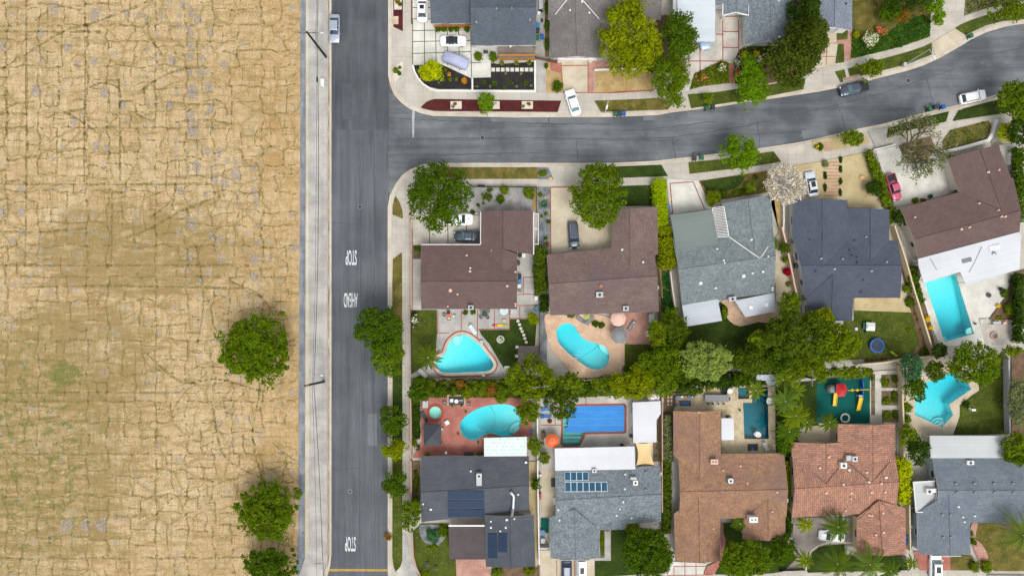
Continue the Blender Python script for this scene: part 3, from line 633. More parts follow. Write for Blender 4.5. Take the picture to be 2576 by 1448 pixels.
# ---------------------------------------------------------------- houses
class House:
    def __init__(s,label,roof,wall='offwhite',trim='white',cat='house',name='house',he=2.75):
        s.blocks=[];s.flats=[];s.label=label;s.roof=M[roof];s.wall=M[wall];s.trim=M[trim];s.he=he;s.cat=cat;s.name=name;s.root=None
    def gable(s,c,axis,he=None,pitch=.27,f=.5,lift=0,over=.45,wall=True,win=True,ext=None,extf=1.0,apex=None):
        he=(he or s.he)+.12+lift; P=[Vector(W(p[0],p[1],he)) for p in c]
        if axis=='x': A=P[0].lerp(P[3],f); B=P[1].lerp(P[2],f); half=((P[3]-P[0]).length+(P[2]-P[1]).length)/4
        else: A=P[0].lerp(P[1],f); B=P[3].lerp(P[2],f); half=((P[1]-P[0]).length+(P[2]-P[3]).length)/4
        hr=he+pitch*half
        bl=dict(P=P,A=A,B=B,he=he,hr=hr,axis=axis,over=over,wall=wall,win=win,tri=[]); s.blocks.append(bl)
        if ext:
            E,O=(A,B) if ext=='A' else (B,A)
            ap=Vector(W(apex[0],apex[1],hr)) if apex else E+(E-O).normalized()*half*extf
            c0,c1=((P[0],P[3]) if ext=='A' else (P[1],P[2])) if axis=='x' else ((P[0],P[1]) if ext=='A' else (P[3],P[2]))
            bl['tri']=[(c0,E,ap),(c1,E,ap)]
        return hr
    def plate(s,pts):
        s.extra=getattr(s,'extra',[]); s.extra.append([W(p[0],p[1],p[2])+(p[2],) for p in pts])
    def height(s,x,y,fl=True):
        best=0
        for b in s.blocks:
            P=[tuple(q) for q in b['P']]
            if inside((x,y),P):
                p=Vector((x,y)); A,B=b['A'],b['B']; d=(B-A).normalized(); nd=Vector((-d.y,d.x)); dist=(p-A).dot(nd)
                es=[(q-A).dot(nd) for q in b['P']]
                m=(max(es) if dist>0 else min(es)); best=max(best,b['hr']-(b['hr']-b['he'])*min(1,abs(dist/m)))
            for c0,E,ap in b['tri']:
                if inside((x,y),[tuple(c0),tuple(E),tuple(ap)]):
                    d=(ap-E).normalized(); nd=Vector((-d.y,d.x)); q=abs((Vector((x,y))-E).dot(nd)/max(.01,abs((c0-E).dot(nd)))); best=max(best,b['hr']-(b['hr']-b['he'])*min(1,q))
        return best
    def at(s,x,y):
        h=3.5
        for _ in range(6):
            X,Y=W(x,y,h); q=s.height(X,Y); h=q if q>0 else h
        X,Y=W(x,y,h); return X,Y,h
    def finish(s):
        b0=s.blocks[0]; cx=sum(q.x for q in b0['P'])/4; cy=sum(q.y for q in b0['P'])/4
        s.root=empty(s.name,(cx,cy,.12),0,s.label,s.cat)
        T=.16
        rb=MB(); wb=MB(); cb=MB()
        for k,b in enumerate(s.blocks):
            A,B=b['A'],b['B']; hr=b['hr'];he=b['he']; P=b['P']; d=(B-A).normalized()
            sides=[(P[0],P[1],A,B),(P[3],P[2],A,B)] if b['axis']=='x' else [(P[0],P[3],A,B),(P[1],P[2],A,B)]
            z_=.0013*k
            for e0,e1,r0,r1 in sides:
                sl=math.hypot((e0-r0).length,hr-he); Lr=(r1-r0).length
                v=[(e0.x,e0.y,he+z_),(e1.x,e1.y,he+z_),(r1.x,r1.y,hr+z_),(r0.x,r0.y,hr+z_)]
                lo=[(q[0],q[1],q[2]-T) for q in v]
                w1=(e1-r1).length; 
                fs=[(0,1,2,3)]; nrm=(Vector(v[1])-Vector(v[0])).cross(Vector(v[2])-Vector(v[0]))
                o0=(e0-r0).dot(d); o1=(e1-r0).dot(d)
                uv=[(o0,0),(o1,0),(Lr,sl),(0,sl)]
                if nrm.z<0: fs=[(3,2,1,0)]; uv=uv[::-1]
                rb.add(v,fs,0,[uv])
                vv=v+lo; ff=[(0,4,5,1),(1,5,6,2),(3,7,4,0),(7,6,5,4)]
                rb.add(vv,ff,1)
            # valley triangles joining a wing to the main slope
            for c0,E,ap in b['tri']:
                v=[(c0.x,c0.y,he+.012+z_),(E.x,E.y,hr+z_),(ap.x,ap.y,hr+.012+z_)]
                al=(c0-E).dot((ap-E).normalized()); sl=math.hypot((c0-E).length,hr-he); L=(ap-E).length
                uv=[(al,0),(0,sl),(L,sl)]; f=(0,1,2)
                if (Vector(v[1])-Vector(v[0])).cross(Vector(v[2])-Vector(v[0])).z<0: f=(2,1,0); uv=uv[::-1]
                rb.add(v,[f],0,[uv])
            # ridge cap
            R0,R1=(A,B)
            if b['tri']: R0,R1=(b['tri'][0][2],B) if b['tri'][0][1] is A else (A,b['tri'][0][2])
            cb.tube((R0.x,R0.y,hr+z_+.0),(R1.x,R1.y,hr+z_+.0),.07,n=6)
            # walls
            if b['wall']:
                c=sum((Vector((q.x,q.y)) for q in P),Vector((0,0)))/4; ov=b['over']
                Q=offset_poly([tuple(q) for q in P],-ov)
                if (Vector(Q[0])-P[0]).length>(Vector(Q[0])-P[1]).length and area([tuple(q) for q in P])<0: pass
                wz=he-.08
                wb.prism(Q,.1,wz)
                # gable infill
                for G,(a_,b_) in ((A,(P[0],P[3]) if b['axis']=='x' else (P[0],P[1])),(B,(P[1],P[2]) if b['axis']=='x' else (P[3],P[2]))):
                    inn=(d if G is A else -d)*(ov+.02)
                    l=a_.lerp(G,.12)+inn; r=b_.lerp(G,.12)+inn; zz=he+(hr-he)*.12-T
                    g=G+inn
                    for tt in (0,.12):
                        o=(d if G is A else -d)*tt
                        wb.add([(l.x+o.x,l.y+o.y,wz-.05),(r.x+o.x,r.y+o.y,wz-.05),(r.x+o.x,r.y+o.y,zz),(g.x+o.x,g.y+o.y,hr-T-.01),(l.x+o.x,l.y+o.y,zz)],[(0,1,2,3,4),(4,3,2,1,0)])
                b['Q']=Q
        for q in getattr(s,'extra',[]):
            f=tuple(range(len(q)))
            if (Vector(q[1])-Vector(q[0])).cross(Vector(q[2])-Vector(q[0])).z<0: f=f[::-1]
            rb.add(q,[f],0,[[(q[i][0],q[i][1]) for i in f]])
        rf=rb.build('roof',[s.roof,s.trim],s.root); s.roofo=rf
        cb.build('ridge_cap',s.roof,rf)
        wb.build('wall',s.wall,s.root)
        # windows on walls that face the camera axis
        nw=0
        for k,b in enumerate(s.blocks):
            if not b['wall'] or not b['win']: continue
            Q=b['Q']
            if area(Q)<0: Q=Q[::-1]
            for i in range(4):
                a,c=Vector(Q[i]),Vector(Q[(i+1)%4]); e=(c-a); L=e.length; e=e/max(L,1e-6); n=Vector((e.y,-e.x)); m=(a+c)/2
                if n.dot(m)>-4 or L<2.4: continue
                kk=max(1,int(L/3.6))
                for j in range(kk):
                    p=a+e*(L*(j+.5)/kk); q=p+n*.7
                    if any(inside(tuple(q),[tuple(z) for z in o['P']]) for o in s.blocks if o is not b): continue
                    X,Y,top=p.x,p.y,b['he']-.55; wd=1.3 if j%2==0 else .9; an=math.atan2(e.y,e.x)
                    f=MB(); 
                    for dx in(-wd/2,wd/2): f.box((X+e.x*dx+n.x*.03,Y+e.y*dx+n.y*.03,top-.5),(.08,.1,1.08),an)
                    for dz in(0,-1.0): f.box((X+n.x*.03,Y+n.y*.03,top+dz),(wd-.08,.1,.08),an)
                    fo=f.build('window',s.trim,s.root)
                    MB().box((X+n.x*.012,Y+n.y*.012,top-.5),(wd-.09,.03,.93),an).build('pane',M['glass'],fo); nw+=1
        return s
    def part(s,mb,name,mat,parent=None,smooth=False): return mb.build(name,mat,parent or s.root,smooth=smooth)
    def vents(s,pts,mat='white',r=.13,h=.3,kind='roof_vent'):
        for p in pts:
            X,Y,z=s.at(*p[:2]); q=random.uniform(.85,1.15)
            mb=MB()
            if len(p)>2 and p[2]=='sq': mb.bbox((X,Y,z+.1),(.42,.36,.26),.06)
            elif len(p)>2 and p[2]=='dome': mb.lathe((X,Y,z-.05),[(.34,0),(.34,.14),(.28,.3),(.12,.38),(.01,.4)],14)
            else: mb.lathe((X,Y,z-.1),[(r*q*1.5,0),(r*q*1.3,.12),(r*q*.7,.16),(r*q*.7,h),(r*q*1.1,h+.02),(r*q*1.1,h+.1),(.02,h+.13)],10)
            mb.build('roof_vent',M[mat],s.root)
    def chimney(s,x,y,wd,dp,h,mat,rz=0):
        X,Y,z=s.at(x,y); mb=MB(); mb.box((X,Y,z+h/2-.4),(wd,dp,h+.8),rz); o=mb.build('chimney',M[mat],s.root)
        MB().bbox((X,Y,z+h+.06),(wd+.16,dp+.16,.12),.03,rz).build('chimney_cap',M[mat],o)
        for dx in(-.22,.22): MB().lathe((X+dx*wd,Y,z+h+.1),[(.11,0),(.11,.2),(.08,.2)],10).build('flue',M['dark'],o)
    def solar(s,pts,nx,ny,mat='pv',frame='pv_frame',gap=.03,name='solar_array'):
        # pts: four corners in tile px, rows ny, columns nx; on the slope
        P=[Vector(s.at(*p)) for p in pts]; e=empty(name,P[0],0); e.location=P[0]-s.root.location; e.parent=s.root
        org=Vector(P[0])
        for j in range(ny):
            for i in range(nx):
                def q(u,v): return P[0].lerp(P[1],u).lerp(P[3].lerp(P[2],u),v)
                u0,u1,v0,v1=i/nx,(i+1)/nx,j/ny,(j+1)/ny
                c=[q(u0,v0),q(u1,v0),q(u1,v1),q(u0,v1)]; m=sum(c,Vector())/4; up=Vector((0,0,.09))
                c1=[m+(p-m)*.985+up for p in c]; c2=[m+(p-m)*(.86 if frame=='frame_white' else .93)+up+Vector((0,0,.012)) for p in c]; lo=[m+(p-m)*.985+up*.2 for p in c]
                mb=MB(); mb.add([p-org for p in c1]+[p-org for p in lo],[(3,2,1,0),(0,1,5,4),(1,2,6,5),(2,3,7,6),(3,0,4,7)],1); mb.add([p-org for p in c2],[(3,2,1,0)],0)
                fo=mb.f[0]
                o=mb.build('solar_panel',[M[mat],M[frame]],None,local=True); o.parent=e
        return e
def flatroof(pts,h,mat,label,name='patio_cover',cat='patio cover',th=.18,posts=True,trim='white',tilt=0,mside='white',parent=None,skip=None):
    P=[W(p[0],p[1],h) for p in pts]
    if area(P)<0: P=P[::-1]
    root=empty(name,(P[0][0],P[0][1],.12),0,label,cat) if parent is None else parent
    MB().prism(P,h-th,h,0,1).build('roof',[M[mat],M[trim]],root)
    if posts:
        Q=offset_poly(P,-.35)
        for q in Q: MB().box((q[0],q[1],(h-th)/2+.05),(.14,.14,h-th-.08)).build('post',M[mside],root)
    return root
def dish(x,y,z,label,rz=0,mat='lightgrey'):
    X,Y=W(x,y,z); root=empty('satellite_dish',(X,Y,z-.6),rz,label,'satellite dish')
    MB().tube((0,0,-.2),(0,0,.45),.03).build('mast',M['steel'],root,local=True)
    mb=MB(); mb.lathe((0,0,0),[(.03,0),(.2,.03),(.36,.11),(.37,.12),(.2,.05),(.02,.02)],16); o=mb.build('reflector',M[mat],root,local=True); o.location=(0.05,0,.5); o.rotation_euler=(0,R(40),0)
    MB().tube((0,0,0),(.4,0,.15),.015).build('feed_arm',M['steel'],root,local=True).location=(.05,0,.45)
def acunit(x,y,z,label,size=(.95,.95,.85),mat='lightgrey',rz=0,duct=None,name='air_conditioner',house=None):
    if house: X,Y,z=house.at(x,y)
    else: X,Y=W(x,y,z)
    root=empty(name,(X,Y,z-.05),rz,label,'air conditioner')
    MB().bbox((0,0,size[2]/2),size,.05).build('housing',M[mat],root,local=True)
    MB().lathe((0,0,size[2]),[(min(size[:2])*.4,0),(min(size[:2])*.4,.03),(min(size[:2])*.34,.03),(min(size[:2])*.34,.005)],18).build('fan_guard',M['steel'],root,local=True)
    mb=MB()
    for i in range(5): mb.box((0,0,size[2]+.012),(min(size[:2])*.6,.09,.012),i*math.pi/5)
    mb.build('fan',M['black'],root,local=True)
    if duct:
        MB().bbox((duct[0]/1,duct[1]/1,.3),(duct[2],duct[3],.55),.06).build('duct',M[mat],root,local=True)
    return root
def skylight(house,x,y,wd,dp,label=None,mat='lamp_glass',rz=0):
    X,Y,z=house.at(x,y); f=MB().bbox((X,Y,z+.04),(wd,dp,.2),.03,rz).build('skylight',M['white'],house.root)
    MB().bbox((X,Y,z+.16),(wd-.14,dp-.14,.07),.03,rz).build('pane',M[mat],f)
# ---------------------------------------------------------------- vehicles
def car(x,y,ang,L,label,paint,kind='sedan',Wd=1.85,glass='carglass',name=None,roofc=None,cat='car',z=.005,sun=False,cover_=None,group=None):
    """ang: direction of the nose in the photo, degrees, 0 = right, 90 = up"""
    hh={'sedan':1.45,'suv':1.72,'pickup':1.8,'convertible':1.3,'van':1.95,'wagon':1.5}[kind]
    X,Y=W(x,y,z+hh*.6); name=name or {'sedan':'parked_car','suv':'parked_suv','pickup':'pickup_truck','convertible':'convertible_car','van':'covered_car','wagon':'parked_car'}[kind]
    root=empty(name,(X,Y,z),R(ang),label,cat,group)
    P=paint if not isinstance(paint,str) else M[paint]
    # stations along x (nose +): x/L, half width factor, sill z, shoulder z, top z of body
    if kind in('suv','van'): hood,belt,tr=1.02,1.08,1.05
    elif kind=='pickup': hood,belt,tr=1.08,1.12,1.05
    else: hood,belt,tr=.84,.92,.9
    st=[(-.5,.74,.42,tr*.62,tr*.66),(-.485,.86,.32,tr*.78,tr*.84),(-.44,.95,.25,tr*.9,tr*.97),(-.34,1,.22,tr*.93,tr),(-.15,1,.22,belt*.93,belt),(.1,1,.22,belt*.93,belt),(.22,1,.22,belt*.9,belt*.985),(.36,.985,.22,hood*.9,hood*.98),(.44,.93,.25,hood*.82,hood*.9),(.485,.8,.3,hood*.66,hood*.74),(.5,.66,.38,hood*.55,hood*.6)]
    w=Wd/2; mb=MB(); vs=[]
    for fx,fw,zs,zh,zt in st:
        x_=fx*L; ww=w*fw
        vs+= [(x_,-ww*.86,zs),(x_,-ww*.99,zs+.14),(x_,-ww,zh*.72),(x_,-ww*.95,zh),(x_,-ww*.78,zt),(x_,-ww*.3,zt+.025),(x_,ww*.3,zt+.025),(x_,ww*.78,zt),(x_,ww*.95,zh),(x_,ww,zh*.72),(x_,ww*.99,zs+.14),(x_,ww*.86,zs)]
    n=12; fs=[]
    for i in range(len(st)-1):
        for j in range(n): fs.append((i*n+j,i*n+(j+1)%n,(i+1)*n+(j+1)%n,(i+1)*n+j))
    fs.append(tuple(range(n))[::-1]); fs.append(tuple((len(st)-1)*n+i for i in range(n)))
    mb.add(vs,fs)
    bd=mb.build('body',P,root,local=True,smooth=True)
    m_=bd.modifiers.new('bevel','BEVEL'); m_.width=.02; m_.segments=1; m_.limit_method='ANGLE'
    # greenhouse: rear base, rear top, front top, front base
    gh={'sedan':(-.36,-.22,.1,.24),'wagon':(-.44,-.36,.1,.24),'suv':(-.46,-.4,.12,.26),'pickup':(-.14,-.1,.12,.24),'convertible':(-.3,-.16,.02,.2),'van':(-.47,-.43,.14,.26)}[kind]
    bz=belt*.97; tz=hh; wb_=w*.86; wt=w*.66
    def ring(fx,hw,z_): return [(fx*L,-hw,z_),(fx*L,hw,z_)]
    a=[(gh[0]*L,-wb_*.94,bz-.02),(gh[0]*L,wb_*.94,bz-.02),(gh[3]*L,wb_*.94,bz-.02),(gh[3]*L,-wb_*.94,bz-.02)]
    a2=[(gh[0]*L*.0+((gh[0]+gh[1])/2)*L,-wb_,bz),(((gh[0]+gh[1])/2)*L,wb_,bz)]
    tp=[(gh[1]*L,-wt,tz-.05),(gh[1]*L,wt,tz-.05),(gh[2]*L,wt,tz-.05),(gh[2]*L,-wt,tz-.05)]
    g=MB(); g.add([a[0],a[1],tp[1],tp[0]],[(0,1,2,3)]); g.build('rear_window',M[glass],root,local=True)
    g=MB(); g.add([a[2],a[3],tp[3],tp[2]],[(0,1,2,3)]); g.build('windscreen',M[glass],root,local=True)
    for nm,f in (('side_window',(3,0,4,7)),('side_window',(1,2,6,5))):
        at_=a+tp; MB().add([at_[k] for k in f],[(0,1,2,3)]).build(nm,M[glass],root,local=True)
    # pillars
    pl=MB()
    for i in range(4): pl.tube(a[i],tp[i],.035,n=5)
    for s_ in(0,1):
        i0,i1=(0,3) if s_==0 else (1,2)
        m0=Vector(a[i0]).lerp(Vector(a[i1]),.5); m1=Vector(tp[i0]).lerp(Vector(tp[i1]),.5); pl.tube(m0,m1,.035,n=5)
    pl.build('pillars',P,root,local=True)
    # roof panel
    r=MB(); rc=P if roofc is None else M[roofc]
    x0,x1=gh[1]*L-.05,gh[2]*L+.06; q=wt+.03
    r.add([(x0,-q*.9,tz-.05),(x0+.1,-q,tz-.04),(x1-.1,-q,tz-.04),(x1,-q*.9,tz-.06),(x1,q*.9,tz-.06),(x1-.1,q,tz-.04),(x0+.1,q,tz-.04),(x0,q*.9,tz-.05),
           (x0+.08,-q*.7,tz+.01),(x1-.12,-q*.7,tz+.01),(x1-.12,q*.7,tz+.01),(x0+.08,q*.7,tz+.01)],
          [(0,1,8),(1,2,9,8),(2,3,9),(3,4,10,9),(4,5,10),(5,6,11,10),(6,7,11),(7,0,8,11),(8,9,10,11)])
    r.build('roof',rc,root,local=True,smooth=False)
    if sun: MB().bbox(((x0+x1)/2+(x1-x0)*.12,0,tz+.015),((x1-x0)*(.42 if sun!='big' else .62),q*1.15,.015),.005).build('sunroof',M['black'],root,local=True)
    # wheels
    for fx in(-.3,.31):
        for sd in(-1,1):
            wo=MB().tube((fx*L,sd*(w-.24),.33),(fx*L,sd*(w-.01),.33),.33,n=18).build('wheel',M['tyre'],root,local=True)
            MB().tube((fx*L,sd*(w-.02),.33),(fx*L,sd*(w+.0),.33),.2,n=14).build('rim',M['rim'],wo,local=True)
    for sd in(-1,1):
        MB().bbox((.455*L,sd*w*.66,hood*.78),(.34,.34,.12),.05,-sd*.35).build('headlight',M['lamp_glass'],root,local=True)
        MB().bbox((-.482*L,sd*w*.68,tr*.76),(.1,.36,.13),.03,sd*.2).build('tail_light',M['tail_red'],root,local=True)
        MB().bbox((gh[3]*L*.86,sd*(w+.09),belt),(.16,.2,.13),.04).build('wing_mirror',P,root,local=True)
    MB().box((.497*L,0,hood*.5),(.04,w*1.0,.16)).build('grille',M['black'],root,local=True)
    if kind=='pickup':
        bx0,bx1=-.475*L,-.16*L
        fl=MB().box(((bx0+bx1)/2,0,.99+.1),(bx1-bx0,w*1.56,.05)).build('cargo_bed',M['black'],root,local=True)
        for sd in(-1,1): MB().bbox(((bx0+bx1)/2,sd*w*.88,1.14),(bx1-bx0,.12,.16),.03).build('bed_rail',P,root,local=True)
        MB().bbox((bx0+.03,0,1.12),(.08,w*1.7,.14),.02).build('tailgate',P,root,local=True)
    if kind=='suv':
        for sd in(-1,1): MB().tube(((gh[1]+.02)*L,sd*q*.86,tz+.05),((gh[2]-.03)*L,sd*q*.86,tz+.05),.02,n=5).build('roof_rail',M['steel'],root,local=True)
    if kind=='convertible':
        for sd in(-1,1): MB().box((.32*L,sd*.25,hood+.0),(.28,.1,.03)).build('hood_vent',M['black'],root,local=True)
    return root
def covered_car(x,y,ang,L,label,mat='lightgrey'):
    X,Y=W(x,y,.8); root=empty('covered_car',(X,Y,.14),R(ang),label,'car'); w=.98
    st=[(-.5,.8,.35,.75),(-.47,.95,.1,.98),(-.36,1,.06,1.08),(-.2,1,.06,1.62),(0,1,.06,1.72),(.16,1,.06,1.62),(.28,1,.06,1.16),(.42,.97,.06,1.02),(.48,.88,.1,.85),(.5,.75,.35,.65)]
    vs=[];fs=[]
    for k,(fx,fw,z0,z1) in enumerate(st):
        ww=w*fw; top=ww*(.82 if z1<1.3 else .66); j=(random.uniform(-.02,.02))
        vs+= [(fx*L,-ww*1.04,z0),(fx*L,-ww+j,z1*.55),(fx*L,-ww*.93,z1*.66+.1),(fx*L,-top,z1),(fx*L,-top*.3,z1+.05),(fx*L,top*.3,z1+.05),(fx*L,top,z1),(fx*L,ww*.93,z1*.66+.1),(fx*L,ww-j,z1*.55),(fx*L,ww*1.04,z0)]
    n=10
    for i in range(len(st)-1):
        for j in range(n): fs.append((i*n+j,i*n+(j+1)%n,(i+1)*n+(j+1)%n,(i+1)*n+j))
    fs.append(tuple(range(n))[::-1]); fs.append(tuple((len(st)-1)*n+i for i in range(n)))
    MB().add(vs,fs).build('car_cover',mat,root,local=True,smooth=True)
    for fx in(-.3,.31):
        for sd in(-1,1): MB().tube((fx*L,sd*(w-.3),.3),(fx*L,sd*(w-.06),.3),.3,n=12).build('wheel',M['tyre'],root,local=True)
    for sd in (-1,1): MB().bbox((.14*L,sd*1.0,1.0),(.2,.16,.14),.05).build('wing_mirror',mat,root,local=True)
# ---------------------------------------------------------------- bins, furniture
BINP={}
def bin_(x,y,ang,colr,label,z=.13,s=1.0):
    X,Y=W(x,y,1.0)
    if colr not in BINP:
        root=empty('wheelie_bin',(X,Y,z),0); m=M[colr]
        mb=MB(); a,b=.25,.32; vs=[(-a*.8,-b*.75,.06),(a*.8,-b*.75,.06),(a*.8,b*.75,.06),(-a*.8,b*.75,.06),(-a,-b,.98),(a,-b,.98),(a,b,.98),(-a,b,.98)]
        mb.add(vs,[(3,2,1,0),(0,1,5,4),(1,2,6,5),(2,3,7,6),(3,0,4,7),(4,5,6,7)]); mb.build('body',m,root,local=True)
        MB().bbox((0,.0,1.03),(.6,.74,.12),.07).build('lid',m,root,local=True)
        MB().tube((-.24,-.4,.98),(.24,-.4,.98),.025,n=6).build('handle',m,root,local=True)
        for sd in(-1,1): MB().tube((sd*.26,-.28,.12),(sd*.31,-.28,.12),.12,n=12).build('wheel',M['tyre'],root,local=True)
        BINP[colr]=root; r=root
    else:
        src=BINP[colr]; r=src.copy(); col.objects.link(r)
        for ch in list(src.children):
            c=ch.copy(); col.objects.link(c); c.parent=r
    r.location=(X,Y,z); r.rotation_euler=(0,0,R(ang)); r.scale=(s*1.05,s*1.05,s)
    return tag(r,label,'bin','wheelie bins')
def chair(x,y,ang,mat,label,z=.16,frame='black',group=None,s=1.0):
    X,Y=W(x,y,.5); root=empty('patio_chair',(X,Y,z),R(ang),label,'chair',group); root.scale=(s,s,s)
    MB().bbox((0,0,.43),(.5,.5,.07),.06).build('seat',M[mat],root,local=True)
    MB().bbox((-.24,0,.68),(.07,.5,.45),.03).build('backrest',M[mat],root,local=True)
    for sx in(-.2,.2):
        for sy in(-.2,.2): MB().tube((sx,sy,0),(sx*.95,sy*.95,.42),.025,n=6).build('leg',M[frame],root,local=True)
    for sy in(-.27,.27): MB().box((0,sy,.62),(.46,.05,.04)).build('armrest',M[frame],root,local=True)
    return root
def table(x,y,r,mat,label,z=.16,h=.74,legs=True,square=None,rz=0,leg='black'):
    X,Y=W(x,y,h); root=empty('patio_table',(X,Y,z),rz,label,'table'); rr=r/(PX*5)
    if square: MB().bbox((0,0,h),(square[0],square[1],.05),.02).build('table_top',M[mat],root,local=True); a,b=square[0]*.42,square[1]*.42
    else: MB().lathe((0,0,h-.04),[(rr*.96,0),(rr,.02),(rr,.05),(rr*.97,.06)],22).build('table_top',M[mat],root,local=True); a=b=rr*.6
    for sx in(-1,1):
        for sy in(-1,1): MB().tube((sx*a*1.1,sy*b*1.1,0),(sx*a,sy*b,h-.03),.025,n=6).build('leg',M[leg],root,local=True)
    return root
def parasol(x,y,r,mat,label,h=2.4,n=8,z=.16,mat2=None):
    X,Y=W(x,y,h); rr=r/(PX*5); root=empty('parasol',(X,Y,z),random.uniform(0,.5),label,'parasol')
    vs=[(0,0,h+.28)]; 
    for i in range(n):
        a=6.2832*i/n; vs.append((rr*.55*math.cos(a),rr*.55*math.sin(a),h+.2)); 
    for i in range(n):
        a=6.2832*i/n; vs.append((rr*math.cos(a),rr*math.sin(a),h-.08))
    for i in range(n):
        a=6.2832*i/n; vs.append((rr*math.cos(a),rr*math.sin(a),h-.22))
    fs=[];
    for i in range(n): j=(i+1)%n; fs+=[(0,1+i,1+j),(1+i,1+n+i,1+n+j,1+j),(1+n+i,1+2*n+i,1+2*n+j,1+n+j)]
    mb=MB(); mb.add(vs,fs); 
    o=mb.build('canopy',[M[mat],M[mat2 or mat]],root,local=True)
    if mat2:
        for k,p in enumerate(o.data.polygons): p.material_index=(k//3)%2
    MB().tube((0,0,.05),(0,0,h+.34),.025).build('pole',M['white'],root,local=True)
    MB().lathe((0,0,0),[(.26,0),(.26,.06),(.06,.12)],14).build('base',M['dark'],root,local=True)
    mb=MB()
    for i in range(n): a=6.2832*i/n; mb.tube((0,0,h+.22),(rr*.97*math.cos(a),rr*.97*math.sin(a),h-.12),.012,n=4)
    mb.build('ribs',M['dark'],root,local=True)
    return root
def lounger(x,y,ang,mat,label,z=.16,frame='white',pillow=None,group=None,L=1.95):
    X,Y=W(x,y,.35); root=empty('sun_lounger',(X,Y,z),R(ang),label,'sun lounger',group)
    MB().bbox((-.3,0,.32),(L-.65,.62,.07),.04).build('seat',M[mat],root,local=True)
    b=MB().bbox((0,0,0),(.7,.62,.07),.04).build('backrest',M[mat],root,local=True); b.location=(L/2-.33,0,.46); b.rotation_euler=(0,R(-25),0)
    MB().box((-.3,.33,.27),(L-.6,.05,.06)).box((-.3,-.33,.27),(L-.6,.05,.06)).build('frame',M[frame],root,local=True)
    for sx in(-L*.42,L*.28):
        for sy in(-.3,.3): MB().tube((sx,sy,0),(sx,sy,.28),.025,n=6).build('leg',M[frame],root,local=True)
    if pillow: q=MB().bbox((0,0,0),(.28,.5,.1),.05).build('pillow',M[pillow],root,local=True); q.location=(L/2-.2,0,.64); q.rotation_euler=(0,R(-25),0)
    return root
def planter(x,y,r,label,mat='white',plant='f_green',z=.14,h=.45):
    X,Y=W(x,y,.4); rr=r/(PX*5); root=empty('plant_pot',(X,Y,z),0,label,'plant pot')
    MB().lathe((0,0,0),[(rr*.7,0),(rr,h),(rr*.86,h),(rr*.84,h-.08)],18).build('pot',M[mat],root,local=True)
    C,U,V,T=lobe_leaves([(X,Y,z+h,rr*.8,rr*.8,.35)],70,.14); quads_mesh('foliage',C,U,V,T,M[plant],root)
    return root
def clutter(x,y,size,mat,label,name,cat,z=.15,rz=0,lid=None,group=None):
    X,Y=W(x,y,size[2]); root=empty(name,(X,Y,z),R(rz),label,cat,group)
    MB().bbox((0,0,size[2]/2),size,min(size)*.12).build('body',M[mat],root,local=True)
    MB().bbox((0,0,size[2]+.03),(size[0]*.98,size[1]*.98,.07),.03).build('lid',M[lid or mat],root,local=True)
    return root
def rock(x,y,r,label,mat='sandstone',z=.13):
    X,Y=W(x,y,.3); rr=r/(PX*5); mb=MB(); mb.lathe((0,0,0),[(rr*.8,-.05),(rr,.12),(rr*.8,.34),(rr*.35,.46),(.02,.48)],9,sy=.8)
    mb.v=[(v[0]*random.uniform(.85,1.1),v[1]*random.uniform(.85,1.1),v[2]) for v in mb.v]
    o=mb.build('boulder',M[mat]); o.location=(X,Y,z); return tag(o,label,'boulder')
